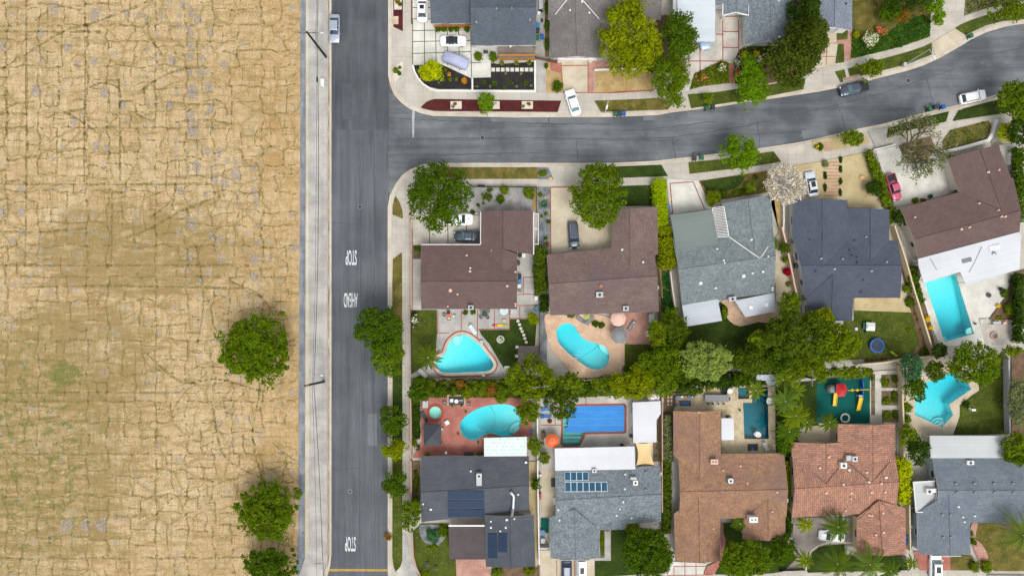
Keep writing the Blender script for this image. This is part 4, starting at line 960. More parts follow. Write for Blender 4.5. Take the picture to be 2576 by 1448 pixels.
# ---------------------------------------------------------------- pools
def pool(P,label,floor,deep,dmin,dmax,coping='white',cw=.3,absorb=(.1,.8,.9),dens=.35,zt=.30,watercol=None,name='swimming_pool',lip=.04):
    # P world outline (already registered in POOLS); deep = direction toward deep end
    if area(P)<0: P=P[::-1]
    cx=sum(p[0] for p in P)/len(P); cy=sum(p[1] for p in P)/len(P); root=empty(name,(cx,cy,zt),0,label,'swimming pool' if 'spa' not in name else 'spa pool')
    zt_=zt
    dv=Vector(deep).normalized(); pr=[Vector(p).dot(dv) for p in P]; a,b=min(pr),max(pr)
    def fz(p): f=(Vector((p[0],p[1])).dot(dv)-a)/(b-a); return zt-(dmin+(dmax-dmin)*f)
    n=len(P); mb=MB(); vs=[(p[0],p[1],zt) for p in P]+[(p[0],p[1],fz(p)) for p in P]
    mb.add(vs,[(i,(i+1)%n,n+(i+1)%n,n+i) for i in range(n)])
    tr=tessellate_polygon([[Vector((p[0],p[1],0)) for p in P]]); mb.add([(p[0],p[1],fz(p)) for p in P],[fixup(q,P) for q in tr])
    mb.build('basin',floor,root)
    O=offset_poly(P,cw); I=offset_poly(P,-.04); c=MB()
    vs=[(p[0],p[1],zt+.02) for p in I]+[(p[0],p[1],zt+.02) for p in O]+[(p[0],p[1],.1) for p in O]+[(p[0],p[1],zt-.1) for p in I]
    fs=[]
    for i in range(n):
        j=(i+1)%n; fs+=[(i,n+i,n+j,j),(n+i,2*n+i,2*n+j,n+j),(3*n+i,i,j,3*n+j)]
    c.add(vs,fs); c.build('coping',M[coping],root)
    Wp=offset_poly(P,.03); zs=zt-.06
    wm,nt,bb=newmat('water_'+label[:12]); nt.nodes.remove(bb)
    tb=N(nt,'ShaderNodeBsdfTransparent'); tb.inputs[0].default_value=(1,1,1,1)
    gl=N(nt,'ShaderNodeBsdfGlossy'); gl.inputs['Roughness'].default_value=.06; mx=N(nt,'ShaderNodeMixShader'); fr=N(nt,'ShaderNodeFresnel'); fr.inputs[0].default_value=1.33
    bp=N(nt,'ShaderNodeBump'); bp.inputs['Strength'].default_value=.35; bp.inputs['Distance'].default_value=.05; nt.links.new(noise(nt,pos(nt),2.2,4,.6),bp.inputs['Height']); nt.links.new(bp.outputs[0],fr.inputs['Normal']); nt.links.new(bp.outputs[0],gl.inputs['Normal'])
    nt.links.new(fr.outputs[0],mx.inputs[0]); nt.links.new(tb.outputs[0],mx.inputs[1]); nt.links.new(gl.outputs[0],mx.inputs[2]); out=nt.nodes['Material Output']; nt.links.new(mx.outputs[0],out.inputs['Surface'])
    va=N(nt,'ShaderNodeVolumeAbsorption'); va.inputs['Color'].default_value=absorb+(1,); va.inputs['Density'].default_value=dens; nt.links.new(va.outputs[0],out.inputs['Volume'])
    zb=zt-dmax-.3
    MB().prism(Wp,zb,zs).build('water',wm,root)
    return root
M['sandstone']=plain('sandstone',(214,176,126),.9,var=.14)
def D(x,y): t(0,0); return (x*5,y*5)
def DP(l): t(0,0); return [(a*5,b*5) for a,b in l]
# ---- register pools first (holes are cut in every sheet below them)
def regpool(nm,c,r,pts,sp=True,k=4,h=.2):
    t(c,r); P=[W(*p,h) for p in pts]
    if sp: P=spline(P,k)
    if area(P)<0: P=P[::-1]
    POOLS.append((nm,P)); return P
def circ(x,y,r,n=28): return [(x+r*math.cos(6.2832*i/n),y+r*math.sin(6.2832*i/n)) for i in range(n)]
PA=regpool('A',2,3,[(475,10),(440,100),(355,155),(330,230),(370,310),(450,343),(700,340),(920,330),(1020,305),(1057,245),(1035,185),(960,90),(885,-10),(830,-50),(760,-108),(690,-138),(600,-130),(510,-60)])
PB=regpool('B',2,3,[(1845,-150),(1850,-210),(1900,-260),(1980,-283),(2050,-265),(2095,-215),(2130,-158),(2200,-85),(2300,-45),(2400,-20),(2470,20),(2510,100),(2510,180),(2470,255),(2400,298),(2320,300),(2220,265),(2120,190),(2010,110),(1900,0),(1860,-70)])
PC=regpool('C',2,3,[(630,1000),(645,950),(720,870),(850,790),(1000,745),(1150,730),(1270,740),(1350,790),(1400,880),(1405,970),(1370,1060),(1290,1120),(1180,1140),(1090,1115),(1010,1100),(940,1120),(870,1170),(790,1190),(710,1165),(645,1090)])
PS=regpool('S',2,3,circ(325,837,78),False)
PD=regpool('D',2,3,[(1925,900),(1945,840),(1968,755),(2690,742),(2705,760),(2705,1070),(2690,1082),(2200,1090),(2130,1235),(2115,1245),(1940,1247),(1922,1230)],False)
PE=regpool('E',3,3,[(1725,515),(1930,515),(1940,1172),(1628,1172),(1612,712),(1726,712)],False)
PT=regpool('T',3,3,[(1545,520),(1690,520),(1692,668),(1548,668)],False)
PF=regpool('F',4,2,[(1320,655),(1710,545),(1945,1300),(1570,1405)],False)
PG=regpool('G',4,3,[(1345,455),(1580,370),(1660,325),(1850,430),(1908,545),(1630,735),(1680,865),(1540,1028),(1198,870),(1198,640)],False)
# ================================================================ setting
sheet('ground',[(-600,-600),(600,-600),(600,600),(-600,600)],'soil',-.06,raw=True)
sheet('dry_field',DP([(-1500,-900),(755,-900),(755,300),(752,800),(750,1330),(744,1448),(738,2300),(-1500,2300)]),'field',0.0)
t(1,0)
sheet('road_verge',DP([(755,-900),(770,-900),(770,800),(766,1400),(752,1448),(744,1448),(750,1330),(752,800),(755,300)]),'asphalt_swale',.002)
# main street and side street
sheet('main_street',DP([(829,-900),(980,-900),(978,327),(829,327)]),'asphalt_new',0.006)
sheet('main_street',DP([(829,327),(978,327),(977,2300),(829,2300)]),'asphalt_main',0.002)
t(0,0)
upk=[(976,-900),(976,0),(976,190),(981,215),(991,239),(1008,258),(1030,274),(1060,286),(1090,292),(1300,296),(1545,294.5),(1655,290),(1685,284),(1799,270),(1905,254),(2060,231),(2114,220),(2186,203),(2280,179),(2320,166),(2360,148),(2420,114),(2440,101),(2480,82),(2530,67),(2575,60),(2680,52),(3600,50)]
lok=[(3600,120),(2700,180),(2575,219),(2530,232),(2420,262),(2330,283),(2220,312),(2140,328),(2060,348),(2005,359),(1905,374),(1825,384),(1745,394),(1645,405),(1545,410),(1100,410),(1064,413),(1030,427),(1012,440),(995,462),(981,490),(975,520),(975,1440),(980,1470),(975,2300)]
sheet('side_street',DP([(975,150)]+[p for p in upk if p[1]>=190 or p[0]>1000]+[p for p in lok if p[1]<=520]),'asphalt_side',0.004)
# blocks: raised pavement and kerb
def offl(pts,d):
    out=[]
    for i in range(len(pts)):
        a=Vector(pts[max(0,i-1)]);b=Vector(pts[min(len(pts)-1,i+1)]); e=(b-a).normalized(); out.append((pts[i][0]-e.y*d,pts[i][1]+e.x*d))
    return out
ub=offl(upk,-9); lb=offl(lok,-9)
def kerbstrip(line,d0,d1,mat,z0,z1,nm):
    a=[W(x*5,y*5) for x,y in offl(line,d0)]; b=[W(x*5,y*5) for x,y in offl(line,d1)]
    vs=[];fs=[]
    for p,q in zip(a,b): vs+=[(p[0],p[1],z0),(p[0],p[1],z1),(q[0],q[1],z1)]
    for i in range(len(a)-1):
        k=3*i; fs+=[(k,k+3,k+4,k+1),(k+1,k+4,k+5,k+2)]
    mb=MB(); mb.add(vs,fs); o=mb.build(nm,M[mat]); o['kind']='structure'
def shell(line,mat,z,nm,far):
    pass
sheet('pavement',DP(ub+[(3600,-900)]),'concrete',.12)
sheet('pavement',DP(lb[:-1]+[(975-9+18,2300),(3600,2300)]),'concrete',.12)
kerbstrip(upk,0,-6,'gutter' if 0 else 'kerb',.0,.016,'gutter'); kerbstrip(lok,0,-6,'kerb',.0,.016,'gutter')
kerbstrip(upk,-5.5,-9.5,'kerb',.0,.135,'kerb'); kerbstrip(lok,-5.5,-9.5,'kerb',.0,.135,'kerb')
# left walkway
sheet('pavement',DP([(771.5,-900),(824,-900),(823,1405),(812,1448),(812,2300),(752,2300),(752,1448),(767,1402)]),'concrete_grey',.12)
sheet('dirt_edge',DP([(770,-900),(774,-900),(776,500),(778,1000),(776,1390),(768,1400),(769,900),(770,500)]),'concrete_tan',.123)
kl=[(824,-900),(824,1390),(821,1420),(812,1452),(812,2300)]
kerbstrip(kl,0,-1.6,'kerb',.0,.132,'kerb'); kerbstrip(kl,-1.5,-5,'gutter',.003,.012,'gutter'); kerbstrip(kl,-4.8,-9.5,'kerb',.004,.014,'gutter')
kl2=[(771.5,1452),(771.5,1402),(770,-900)]
strips('road_seam',[((976*5,190*5),(976*5,505*5)),((834*5,327*5),(976*5,327*5))],.16,'black',.0075) if 0 else None
# ---- field weeds growing along cracks: recursive plots
def weeds():
    x0,x1=W(-60*5,0)[0],W(750*5,0)[0]; y0,y1=W(0,1500*5)[1],W(0,-60*5)[1]
    segs=[]
    def rec(a,b,c,d,k):
        w_,h_=c-a,d-b
        lim=random.uniform(2.2,6.8)
        if max(w_,h_)<lim or k>9 or min(w_,h_)<.8:
            if random.random()<.35:
                segs.append(((a,b+h_*random.random()*.5),(c,d-h_*random.random()*.5),.05))
            return
        if (w_>h_*random.uniform(.75,1.3)): m=a+w_*random.uniform(.3,.7); 
        else: m=None
        if k<2: wd=.19
        elif k<4: wd=.13
        else: wd=.08
        if m is not None:
            segs.append(((m+random.uniform(-.1,.1),b),(m+random.uniform(-.1,.1),d),wd)); rec(a,b,m,d,k+1); rec(m,b,c,d,k+1)
        else:
            m=b+h_*random.uniform(.3,.7); segs.append(((a,m+random.uniform(-.1,.1)),(c,m+random.uniform(-.1,.1)),wd)); rec(a,b,c,m,k+1); rec(a,m,c,d,k+1)
    n=9
    xs=[x0+(x1-x0)*i/n+ (random.uniform(-2.5,2.5) if 0<i<n else 0) for i in range(n+1)]
    ys=[y0+(y1-y0)*i/12+(random.uniform(-2.5,2.5) if 0<i<12 else 0) for i in range(13)]
    for X in xs[1:-1]: segs.append(((X,y0),(X+random.uniform(-.3,.3),y1),.2))
    for Y in ys[1:-1]: segs.append(((x0,Y),(x1,Y+random.uniform(-.3,.3)),.2))
    for i in range(n):
        for j in range(12): rec(xs[i],ys[j],xs[i+1],ys[j+1],0)
    for _ in range(14):
        a=(random.uniform(x0,x1),random.uniform(y0,y1)); an=random.uniform(-.9,.9)+random.choice((0,1.57)); L=random.uniform(5,14)
        b=(min(x1,max(x0,a[0]+L*math.cos(an))),a[1]+L*math.sin(an)); segs.append((a,b,.12))
    def SC(pts,wd):
        P=spline([W(*D(q[0]*.882,q[1]*.882)) for q in pts],5,False)
        for u,v in zip(P[:-1],P[1:]): segs.append((u,v,wd,1))
    for pts,wd in (([(0,200),(75,155),(170,95),(260,68),(350,35),(420,5),(450,-30)],.26),([(415,40),(425,95),(465,165)],.3),([(390,268),(470,215),(540,196),(610,192)],.26),([(360,680),(440,645),(520,600),(640,555)],.28),([(0,525),(300,526),(600,524)],.26),([(0,90),(290,92)],.24),([(0,756),(300,757),(720,755)],.2),([(0,325),(78,325)],.3),([(75,-30),(76,400),(72,760)],.22),([(340,225),(343,525)],.2),([(240,-20),(243,200),(240,520)],.16),([(130,340),(180,320),(240,352),(290,388)],.24),([(255,250),(290,238),(335,250),(345,290),(330,340)],.22),([(175,400),(235,398),(240,340)],.24),([(20,255),(20,395)],.28),([(500,350),(580,342),(660,355)],.24),([(530,320),(600,285),(640,300),(650,345)],.22),([(680,455),(735,470),(740,560)],.24),([(135,250),(165,250),(165,300),(130,300),(135,250)],.26),([(340,290),(380,292),(395,330),(440,345)],.24),([(190,320),(240,310),(240,290)],.22),([(100,60),(160,20),(230,30)],.2),([(0,660),(120,662),(260,650)],.18),([(320,530),(318,760)],.16),([(500,460),(495,560),(430,620)],.2),([(560,700),(580,850),(560,1000)],.2),([(60,820),(300,815),(700,822)],.2),([(650,800),(740,840),(780,900)],.2),([(700,1000),(740,1100),(720,1250),(760,1400)],.22),([(420,1010),(520,1090),(620,1080),(760,1120)],.22),([(0,1120),(340,1118),(560,1120)],.16),([(610,1180),(640,1300),(740,1360)],.22)): SC(pts,wd)
    V=[];F=[];T=[];C=[]
    for sg in segs:
        a,b,wd=sg[:3]; scar=len(sg)>3
        a=Vector(a);b=Vector(b); d=b-a; L=d.length
        if L<(.05 if scar else .3): continue
        e=d/L; nn=Vector((-e.y,e.x)); k=max(2,int(L/.42)) if not scar else 1; ph=random.uniform(0,6); amp=random.uniform(.06,.34) if not scar else .01
        prev=None; on=scar or random.random()<.8; tn=random.random()
        for i in range(k+1):
            if not scar and random.random()<.07: on=not on
            if random.random()<.2: on=True
            f=i/k; p=a+d*f+nn*(amp*math.sin(f*L*.8+ph)+amp*.5*math.sin(f*L*2.3+ph*2)+random.uniform(-.04,.04)); h=wd*.95*random.uniform(.45,1.35)
            cur=(p+nn*h,p-nn*h)
            if prev and on and p.x<x1-.05:
                q=len(V); V+=[(prev[0].x,prev[0].y,.012),(prev[1].x,prev[1].y,.012),(cur[1].x,cur[1].y,.012),(cur[0].x,cur[0].y,.012)]; F.append((q,q+1,q+2,q+3)); T.append(min(1,max(0,tn*.5+random.random()*.5)) if not scar else .7+.3*random.random())
            prev=cur
    me=bpy.data.meshes.new('weeds_in_cracks'); me.from_pydata(V,[],F); me.materials.append(M['weed'])
    at=me.attributes.new('tint','FLOAT','FACE'); at.data.foreach_set('value',T)
    o=bpy.data.objects.new('weeds_in_cracks',me); col.objects.link(o); tag(o,'olive weeds growing along the cracks of the dry field','weeds',None,'stuff')
def weedmat():
    m,nt,b=newmat('dry_weeds'); at=N(nt,'ShaderNodeAttribute',attribute_name='tint')
    r=N(nt,'ShaderNodeValToRGB'); e=r.color_ramp.elements; e[0].color=cc((166,140,86)); e[1].color=cc((136,124,66)); nt.links.new(at.outputs['Fac'],r.inputs[0])
    nt.links.new(r.outputs[0],b.inputs['Base Color']); b.inputs['Roughness'].default_value=.95
    tr=N(nt,'ShaderNodeBsdfTransparent'); mx=N(nt,'ShaderNodeMixShader'); nt.links.new(ramp(nt,noise(nt,pos(nt),1.1,4,.7),.42,.64,(.05,.05,.05,1),(.8,.8,.8,1)),mx.inputs[0]); nt.links.new(tr.outputs[0],mx.inputs[1]); nt.links.new(b.outputs[0],mx.inputs[2]); nt.links.new(mx.outputs[0],nt.nodes['Material Output'].inputs[0])
    return m
M['weed']=weedmat(); weeds()
def barepatches():
    m,nt,b=newmat('bare_grey_spots'); p=pos(nt); at=N(nt,'ShaderNodeAttribute',attribute_name='tint')
    mm=N(nt,'ShaderNodeMath',operation='ADD'); nt.links.new(noise(nt,p,3.2,5,.7),mm.inputs[0]); nt.links.new(at.outputs['Fac'],mm.inputs[1])
    nt.links.new(mixc(nt,ramp(nt,mm.outputs[0],.62,.76),cc((184,172,158)),cc((116,118,126))),b.inputs['Base Color']); b.inputs['Roughness'].default_value=.95
    tr=N(nt,'ShaderNodeBsdfTransparent'); mx=N(nt,'ShaderNodeMixShader'); nt.links.new(ramp(nt,noise(nt,p,1.7,5,.75),.36,.62,(.1,.1,.1,1),(.9,.9,.9,1)),mx.inputs[0]); nt.links.new(tr.outputs[0],mx.inputs[1]); nt.links.new(b.outputs[0],mx.inputs[2]); nt.links.new(mx.outputs[0],nt.nodes['Material Output'].inputs[0])
    mb=MB(); T=[]
    L=[(545,35,12,1),(545,95,12,1),(540,128,11,1),(543,165,12,1),(578,165,10,1),(492,175,15,.6),(540,208,13,1),(575,208,12,.8),(550,260,22,1),(595,250,15,.9),(485,300,14,1),(600,310,14,1),(540,330,18,.4),(548,370,19,1),(605,365,11,.9),(460,45,11,.8),(512,45,9,.6),(365,40,12,.5),(398,45,11,.5),(512,75,10,.7),(560,475,17,.6),(612,512,14,.8),(672,500,19,.4),(648,458,9,.5),(672,462,9,.5),(545,635,14,1),(605,675,12,1),(628,680,10,.8),(538,735,12,.8),(628,738,12,.6),(190,135,14,.3),(115,95,14,.4),(105,260,18,.4),(222,185,12,.4),(268,175,14,.3),(275,415,14,.4),(305,425,12,.5),(210,345,14,.3),(8,130,16,.5),(62,605,14,.6),(8,605,14,.4),(35,685,12,.6),(62,660,12,.5),(725,545,14,.3),(730,575,12,.2),(735,690,10,.2),(727,740,14,.3),(725,790,13,.3),(840,705,13,.3),(832,610,10,.4),(155,25,20,.2),(270,40,18,.2),(640,520,14,.2),(590,430,11,.4),(625,432,11,.5),(720,480,12,.3),(515,545,12,.3),(190,1495,22,.6),(245,1497,20,.8),(292,1494,22,.6),(60,540,14,.2),(350,300,14,.1),(300,265,16,.1),(640,185,12,.2),(520,15,10,.9),(600,95,12,.6),(560,60,10,.8)]
    for x,y,r,k in L:
        X,Y=W(*D(x*.882,y*.882)); rr=r*.882/PX; n=14; pts=[]
        for i in range(n): a=6.283*i/n; q=rr*random.uniform(.7,1.15); pts.append((X+q*math.cos(a)*.85,Y+q*math.sin(a)*1.15,.008))
        mb.add(pts,[tuple(range(n))]); T.append((k-.5)*.22)
    o=mb.build('bare_asphalt',m); at=o.data.attributes.new('tint','FLOAT','FACE'); at.data.foreach_set('value',T); o['kind']='structure'
barepatches()
# ---- upper block surfaces (tile 2,0)
t(1,0)
sheet('mulch_strip',[(2372,-400),(2492,-400),(2492,400),(2372,345)],'mulch_red'); sheet('gravel_square',rect(2384,-60,2478,128),'gravel_white')
sheet('gravel_bed',[(2495,770),(2496,850),(2470,960),(2400,1030),(2372,980),(2366,860),(2440,810)],'gravel_white')
sheet('paving_slabs',rect(2355,212,2436,312),'travertine')
t(2,0)
sheet('driveway',[(40,-300),(300,-300),(300,250),(345,395),(770,395),(775,600),(1115,600),(1115,690),(1020,700),(1020,975),(785,985),(400,815),(40,822)],'concrete_white')
strips('driveway_turf_joints',[((183,-300),(190,820)),((328,390),(335,800)),((475,385),(478,590)),((478,590),(480,830)),((616,385),(628,890)),((768,390),(780,975)),((40,103),(270,103)),((40,245),(270,245)),((40,392),(345,388)),((40,530),(775,515)),((40,680),(775,655)),((770,797),(900,795)),((40,250),(40,820))],.13,'trace')
sheet('dirt_strip',rect(18,-300,38,310),'mulch_brown')
sheet('planting_bed',spline([W(*p) for p in [(55,826),(410,818)]],1,False)+[W(*p) for p in [(775,992),(776,1125),(380,1125),(240,1095),(150,1035),(92,960),(62,880)]],'mulch_black',raw=True)
sheet('planting_bed',[(800,985),(1022,978),(1022,800),(1112,810),(1562,785),(1566,1130),(800,1130)],'mulch_black')
for i in range(9): sheet('stepping_stone',rect(1028+60*i,858,1074+60*i,906),'concrete_white')
sheet('walkway',rect(1592,760,1708,1170),'concrete_grey')
sheet('side_yard',rect(1592,-300,1700,705),'concrete_grey')
sheet('side_bed',rect(1700,-300,1752,720),'soil')
sheet('straw_bed',[(1715,770),(1765,770),(1772,905),(1912,932),(1930,1010),(1915,1172),(1715,1172)],'straw')
sheet('brick_path',[(1765,782),(1912,782),(1915,932),(1772,900)],'brick')
sheet('driveway',[(1908,740),(2248,740),(2240,1165),(1932,1165)],'concrete_tan')
sheet('brick_path',[(2248,780),(3020,760),(3020,850),(2328,862),(2322,1168),(2244,1168)],'brick_pale')
sheet('straw_bed',[(2332,882),(3060,840),(3070,1150),(2332,1168)],'straw')
strips('brick_border',[((1912,930),(1930,1165)),((2242,780),(2242,1165)),((1925,1168),(2570,1172)),((2570,1172),(3070,1140)),((1910,832),(2240,828))],.16,'brick_line')
sheet('mulch_strip',[(140,1360),(170,1325),(210,1290),(260,1265),(320,1250),(1905,1272),(1862,1414),(320,1402),(230,1385)],'mulch_red')
for x in (585,1062,1480): sheet('gravel_square',rect(x-70,1278,x+70,1375),'gravel_white')
# tile 3,0
t(3,0)
sheet('shaded_yard',[(440,200),(760,200),(760,520),(960,700),(900,900),(560,880),(420,860)],'mulch_brown')
sheet('parkway_lawn',[(-255,1272),(300,1252),(560,1236),(740,1300),(668,1385),(300,1398),(-172,1412)],'grass_dry')
sheet('driveway',[(740,-300),(1300,-300),(1640,100),(1640,570),(1560,640),(1500,800),(1430,805),(1330,770),(1110,880),(1000,940),(935,1150),(880,1150),(900,800),(760,700)],'concrete_plain')
strips('brick_border',[((1358,240),(1360,775)),((1557,260),(1560,650)),((1072,600),(1075,905)),((920,775),(1345,775)),((1365,405),(1555,405)),((1365,605),(1555,605)),((1275,438),(1355,438)),((1390,215),(1550,212))],.18,'brick_line')
sheet('garden_bed',[(945,1135),(1000,930),(1110,885),(1340,765),(1432,800),(1436,1050),(1120,1088)],'mulch_brown')
sheet('steps_path',rect(1430,800,1503,1052),'brick')
sheet('garden_bed',[(1506,780),(1560,640),(1640,590),(2060,590),(2230,430),(2240,0),(2600,0),(2600,800),(2480,870),(2260,1010),(1960,1050),(1510,1060)],'mulch_brown')
sheet('parkway_lawn',[(918,1192),(1250,1168),(1500,1132),(1960,1070),(2400,985),(2370,1130),(1800,1240),(1270,1322),(960,1368)],'grass')
strips('brick_border',[((1120,1085),(1440,1045)),((-0,1160),(500,1140))],.16,'brick_line')
# tile 4,0
t(4,0)
sheet('driveway',[(-40,470),(215,380),(205,560),(192,812),(-60,870)],'concrete_tan')
strips('brick_border',[((92,470),(80,830)),((0,550),(212,550)),((-20,718),(200,718))],.12,'brick_line')
sheet('front_lawn',rect(215,388,358,512),'grass'); sheet('front_lawn',[(232,560),(305,560),(308,790),(198,805)],'grass')
sheet('brick_path',[(355,380),(405,380),(402,480),(398,760),(312,775),(302,562),(215,552),(215,515),(350,500)],'brick_pale')
sheet('front_lawn',[(418,-200),(1340,-200),(1400,100),(1385,470),(1010,600),(385,748),(405,470)],'grass_dry')
sheet('parkway_lawn',[(1700,362),(1770,318),(1900,262),(2200,165),(2340,110),(2700,20),(2700,240),(2300,275),(2100,325),(1830,448)],'grass')
sheet('garden_bed',[(1845,-200),(2800,-200),(2700,0),(2340,65),(2100,110),(1815,208)],'soil')
sheet('parkway_lawn',[(352,872),(560,810),(1100,662),(1290,600),(1405,548),(1412,692),(1290,740),(1080,822),(760,900),(505,965),(480,940),(378,968)],'grass')
sheet('parkway_lawn',[(190,908),(312,880),(332,975),(290,992),(295,1035),(262,1040)],'grass')
sheet('brick_path',[(500,940),(510,968),(310,1018),(300,995)],'brick_pale')
sheet('driveway',[(1410,545),(1700,365),(1825,465),(1700,560),(1450,720)],'concrete_tan')
sheet('parkway_lawn',[(1735,1470),(1800,1372),(2040,1310),(2260,1255),(2700,1130),(2700,1240),(2400,1340),(2000,1420),(1770,1500),(1690,1530)],'grass_dark')
# ---- lower block (tile 2,1)
t(1,1)
sheet('parkway_bed',spline([W(*p) for p in [(2398,1018),(2450,1100),(2485,1200),(2492,1305)]],3,False)+[W(2362,1250),W(2365,1130)],'grass_dry',raw=True)
t(1,2)
sheet('parkway_lawn',[(2368,360),(2480,280),(2483,760),(2485,1448),(2365,1448),(2360,700)],'grass_dry')
t(1,3)
sheet('parkway_lawn',[(2365,0),(2485,0),(2485,1448),(2362,1448)],'grass_dark')
t(1,4)
sheet('parkway_lawn',[(2362,0),(2485,0),(2485,1250),(2460,1320),(2398,1388),(2375,1310),(2360,1200)],'grass')
sheet('front_walk',[(2490,900),(2540,930),(2600,1230),(2700,1400),(2700,1700),(2490,1700)],'concrete_grey')
t(2,1)
sheet('parkway_lawn',[(330,658),(1612,660),(1612,804),(700,806),(350,770)],'grass_dry')
sheet('gravel_bed',[(1618,662),(1745,662),(1808,808),(1618,810)],'gravel_dark')
sheet('front_gravel',[(420,900),(1600,900),(1600,1235),(880,1235),(420,1260)],'gravel')
sheet('dirt_edge',[(1545,1000),(1600,900),(1600,1220),(1540,1180)],'straw')
sheet('gravel_bed',[(1612,905),(1765,905),(1765,1448+200),(1720,1448+400),(1590,1448+180),(1618,1200)],'gravel_dark')
sheet('driveway',[(1778,915),(2140,905),(2560,1180),(2560,1448+230),(1995,1448+262),(1780,1448+300)],'concrete_tan')
strips('brick_border',[((1768,910),(2110,908)),((1770,905),(1774,1740))],.18,'brick_line')
strips('driveway_joint',[((2020,1190),(2020,1700)),((1780,1188),(2520,1200))],.05,'deck_grey') if 0 else None
sheet('parkway_lawn',[(2330,660),(3162,628),(3245,770),(2440,800)],'grass_dark')
sheet('front_lawn',[(2500,900),(3075,880),(3100,1140),(2560,1150)],'grass_dark')
t(2,2)
sheet('driveway',[(42,-350),(450,-420),(880,-200),(880,185),(150,185),(42,190)],'concrete_plain')
strips('driveway_border',[((252,-60),(254,165)),((482,-60),(484,165)),((715,-60),(715,165)),((700,-190),(880,-190))],.16,'wood_brown')
sheet('side_yard',[(42,185),(150,185),(150,1000),(40,1000)],'concrete_grey')
sheet('garden_bed',rect(46,190,145,360),'mulch_brown')
sheet('back_patio',[(350,985),(1350,985),(1350,320),(1590,320),(1640,700),(1640,1110),(1250,1110),(1250,1245),(875,1248),(1000,1448),(1130,1650),(1150,1760),(1110,1840),(200,1848),(200,1448),(350,1300)],'concrete_grey')
sheet('side_lawn',[(20,1000),(345,1000),(345,1310),(330,1560),(200,1700),(30,1800)],'grass')
sheet('back_lawn',[(875,1250),(1255,1250),(1255,1118),(1600,1118),(1575,1448),(1560,1720),(1180,1720),(1130,1640),(1000,1420),(900,1310)],'grass_dark')
t(2,2)
strips('brick_border',[((655,1000),(650,1250)),((855,1000),(855,1390)),((1068,1000),(1066,1240)),((1425,590),(1640,590)),((1360,805),(1600,800)),((1360,945),(1620,940)),((1430,590),(1430,800)),((1385,960),(1385,1100)),((360,1000),(355,1300)),((860,1240),(1255,1236)),((1255,1105),(1620,1105)),((1255,1000),(1255,1240)),((370,1290),(500,1285))],.15,'brick_line')
# brick rings round pool A
def ring(P,d0,d1,mat,nm,z=None):
    if z is None: ZL[0]+=.0015; z=ZL[0]
    a=offset_poly(P,d0); b=offset_poly(P,d1); n=len(a); mb=MB()
    mb.add([(p[0],p[1],z) for p in a]+[(p[0],p[1],z) for p in b],[(i,n+i,n+(i+1)%n,(i+1)%n) for i in range(n)])
    o=mb.build(nm,M[mat]); o['kind']='structure'
ring(PA,.5,.72,'brick_line','pool_border')
# right strip between houses
t(2,2)
sheet('side_gravel',[(1640,560),(1725,400),(1725,1448+340),(1650,1448+340)],'gravel_dark')
t(3,1)
sheet('side_yard',[(520,820),(640,820),(720,1448+1200),(560,1448+1400),(480,1448)],'soil')
t(3,1)
sheet('parkway_lawn',[(928,598),(1400,555),(1800,490),(1995,460),(2090,590),(1650,660),(942,742)],'grass')
sheet('driveway',[(655,800),(1055,825),(1215,1165),(1120,1190),(720,1250),(690,1200)],'concrete_white')
strips('brick_border',[((690,862),(985,840)),((985,840),(1130,1185)),((695,862),(728,1245)),((1062,835),(1205,1130))],.18,'brick_line')
sheet('front_lawn',[(1065,832),(1940,700),(2010,960),(1330,1065),(1215,1150)],'grass_dry')
sheet('front_lawn',[(1072,832),(1660,750),(1560,900),(1400,960),(1150,950)],'grass_dark')
strips('brick_border',[((1700,745),(1950,705))],.14,'brick_line')
sheet('garden_edge',[(1920,960),(1985,950),(2060,1448),(2110,1448),(2130,1240),(2030,950)],'straw')
t(4,1)
sheet('parkway_sand',[(-90,395),(-90,330),(240,260),(545,240),(640,350),(10,480)],'sand')
sheet('front_sand',[(-330,640),(-60,600),(580,470),(700,900),(800,1160),(350,1165),(345,1060),(-300,1050)],'sand')
for i in range(11): sheet('timber_step',rect(58,588+41.5*i,248,606+41.5*i),'brick_pale'); 
for i in range(5): sheet('timber_step',rect(48,345+24*i,160,357+24*i),'brick_pale')
sheet('driveway_side',[(-240,700),(-60,660),(-40,1060),(-120,1060),(-250,1060)],'concrete_tan')
sheet('parkway_lawn',[(855,172),(1250,48),(1620,-40),(1582,88),(1250,165),(950,230),(835,300)],'grass_dark')
sheet('parkway_lawn',[(1668,80),(1745,-55),(2250,-140),(2700,-280),(2700,-120),(2330,-20)],'grass_dark')
sheet('driveway',[(600,200),(850,150),(840,310),(700,420)],'concrete_grey')
sheet('driveway',[(700,450),(960,395),(1000,400),(1330,560),(1500,480),(1620,560),(1745,960),(1180,1110),(930,1150),(900,1100)],'concrete_white')
sheet('front_bed',[(985,395),(1080,350),(1390,272),(1450,420),(1335,605),(1140,612),(1040,520)],'soil')
sheet('front_bed',[(1545,330),(1640,195),(2120,75),(2165,160),(2135,290),(1570,450)],'grass_dry')
sheet('path',[(2140,290),(2200,60),(2290,50),(2250,330),(2160,360)],'concrete_grey')
sheet('side_yard',[(2250,390),(2490,340),(2500,1300),(2440,1280)],'concrete_grey')
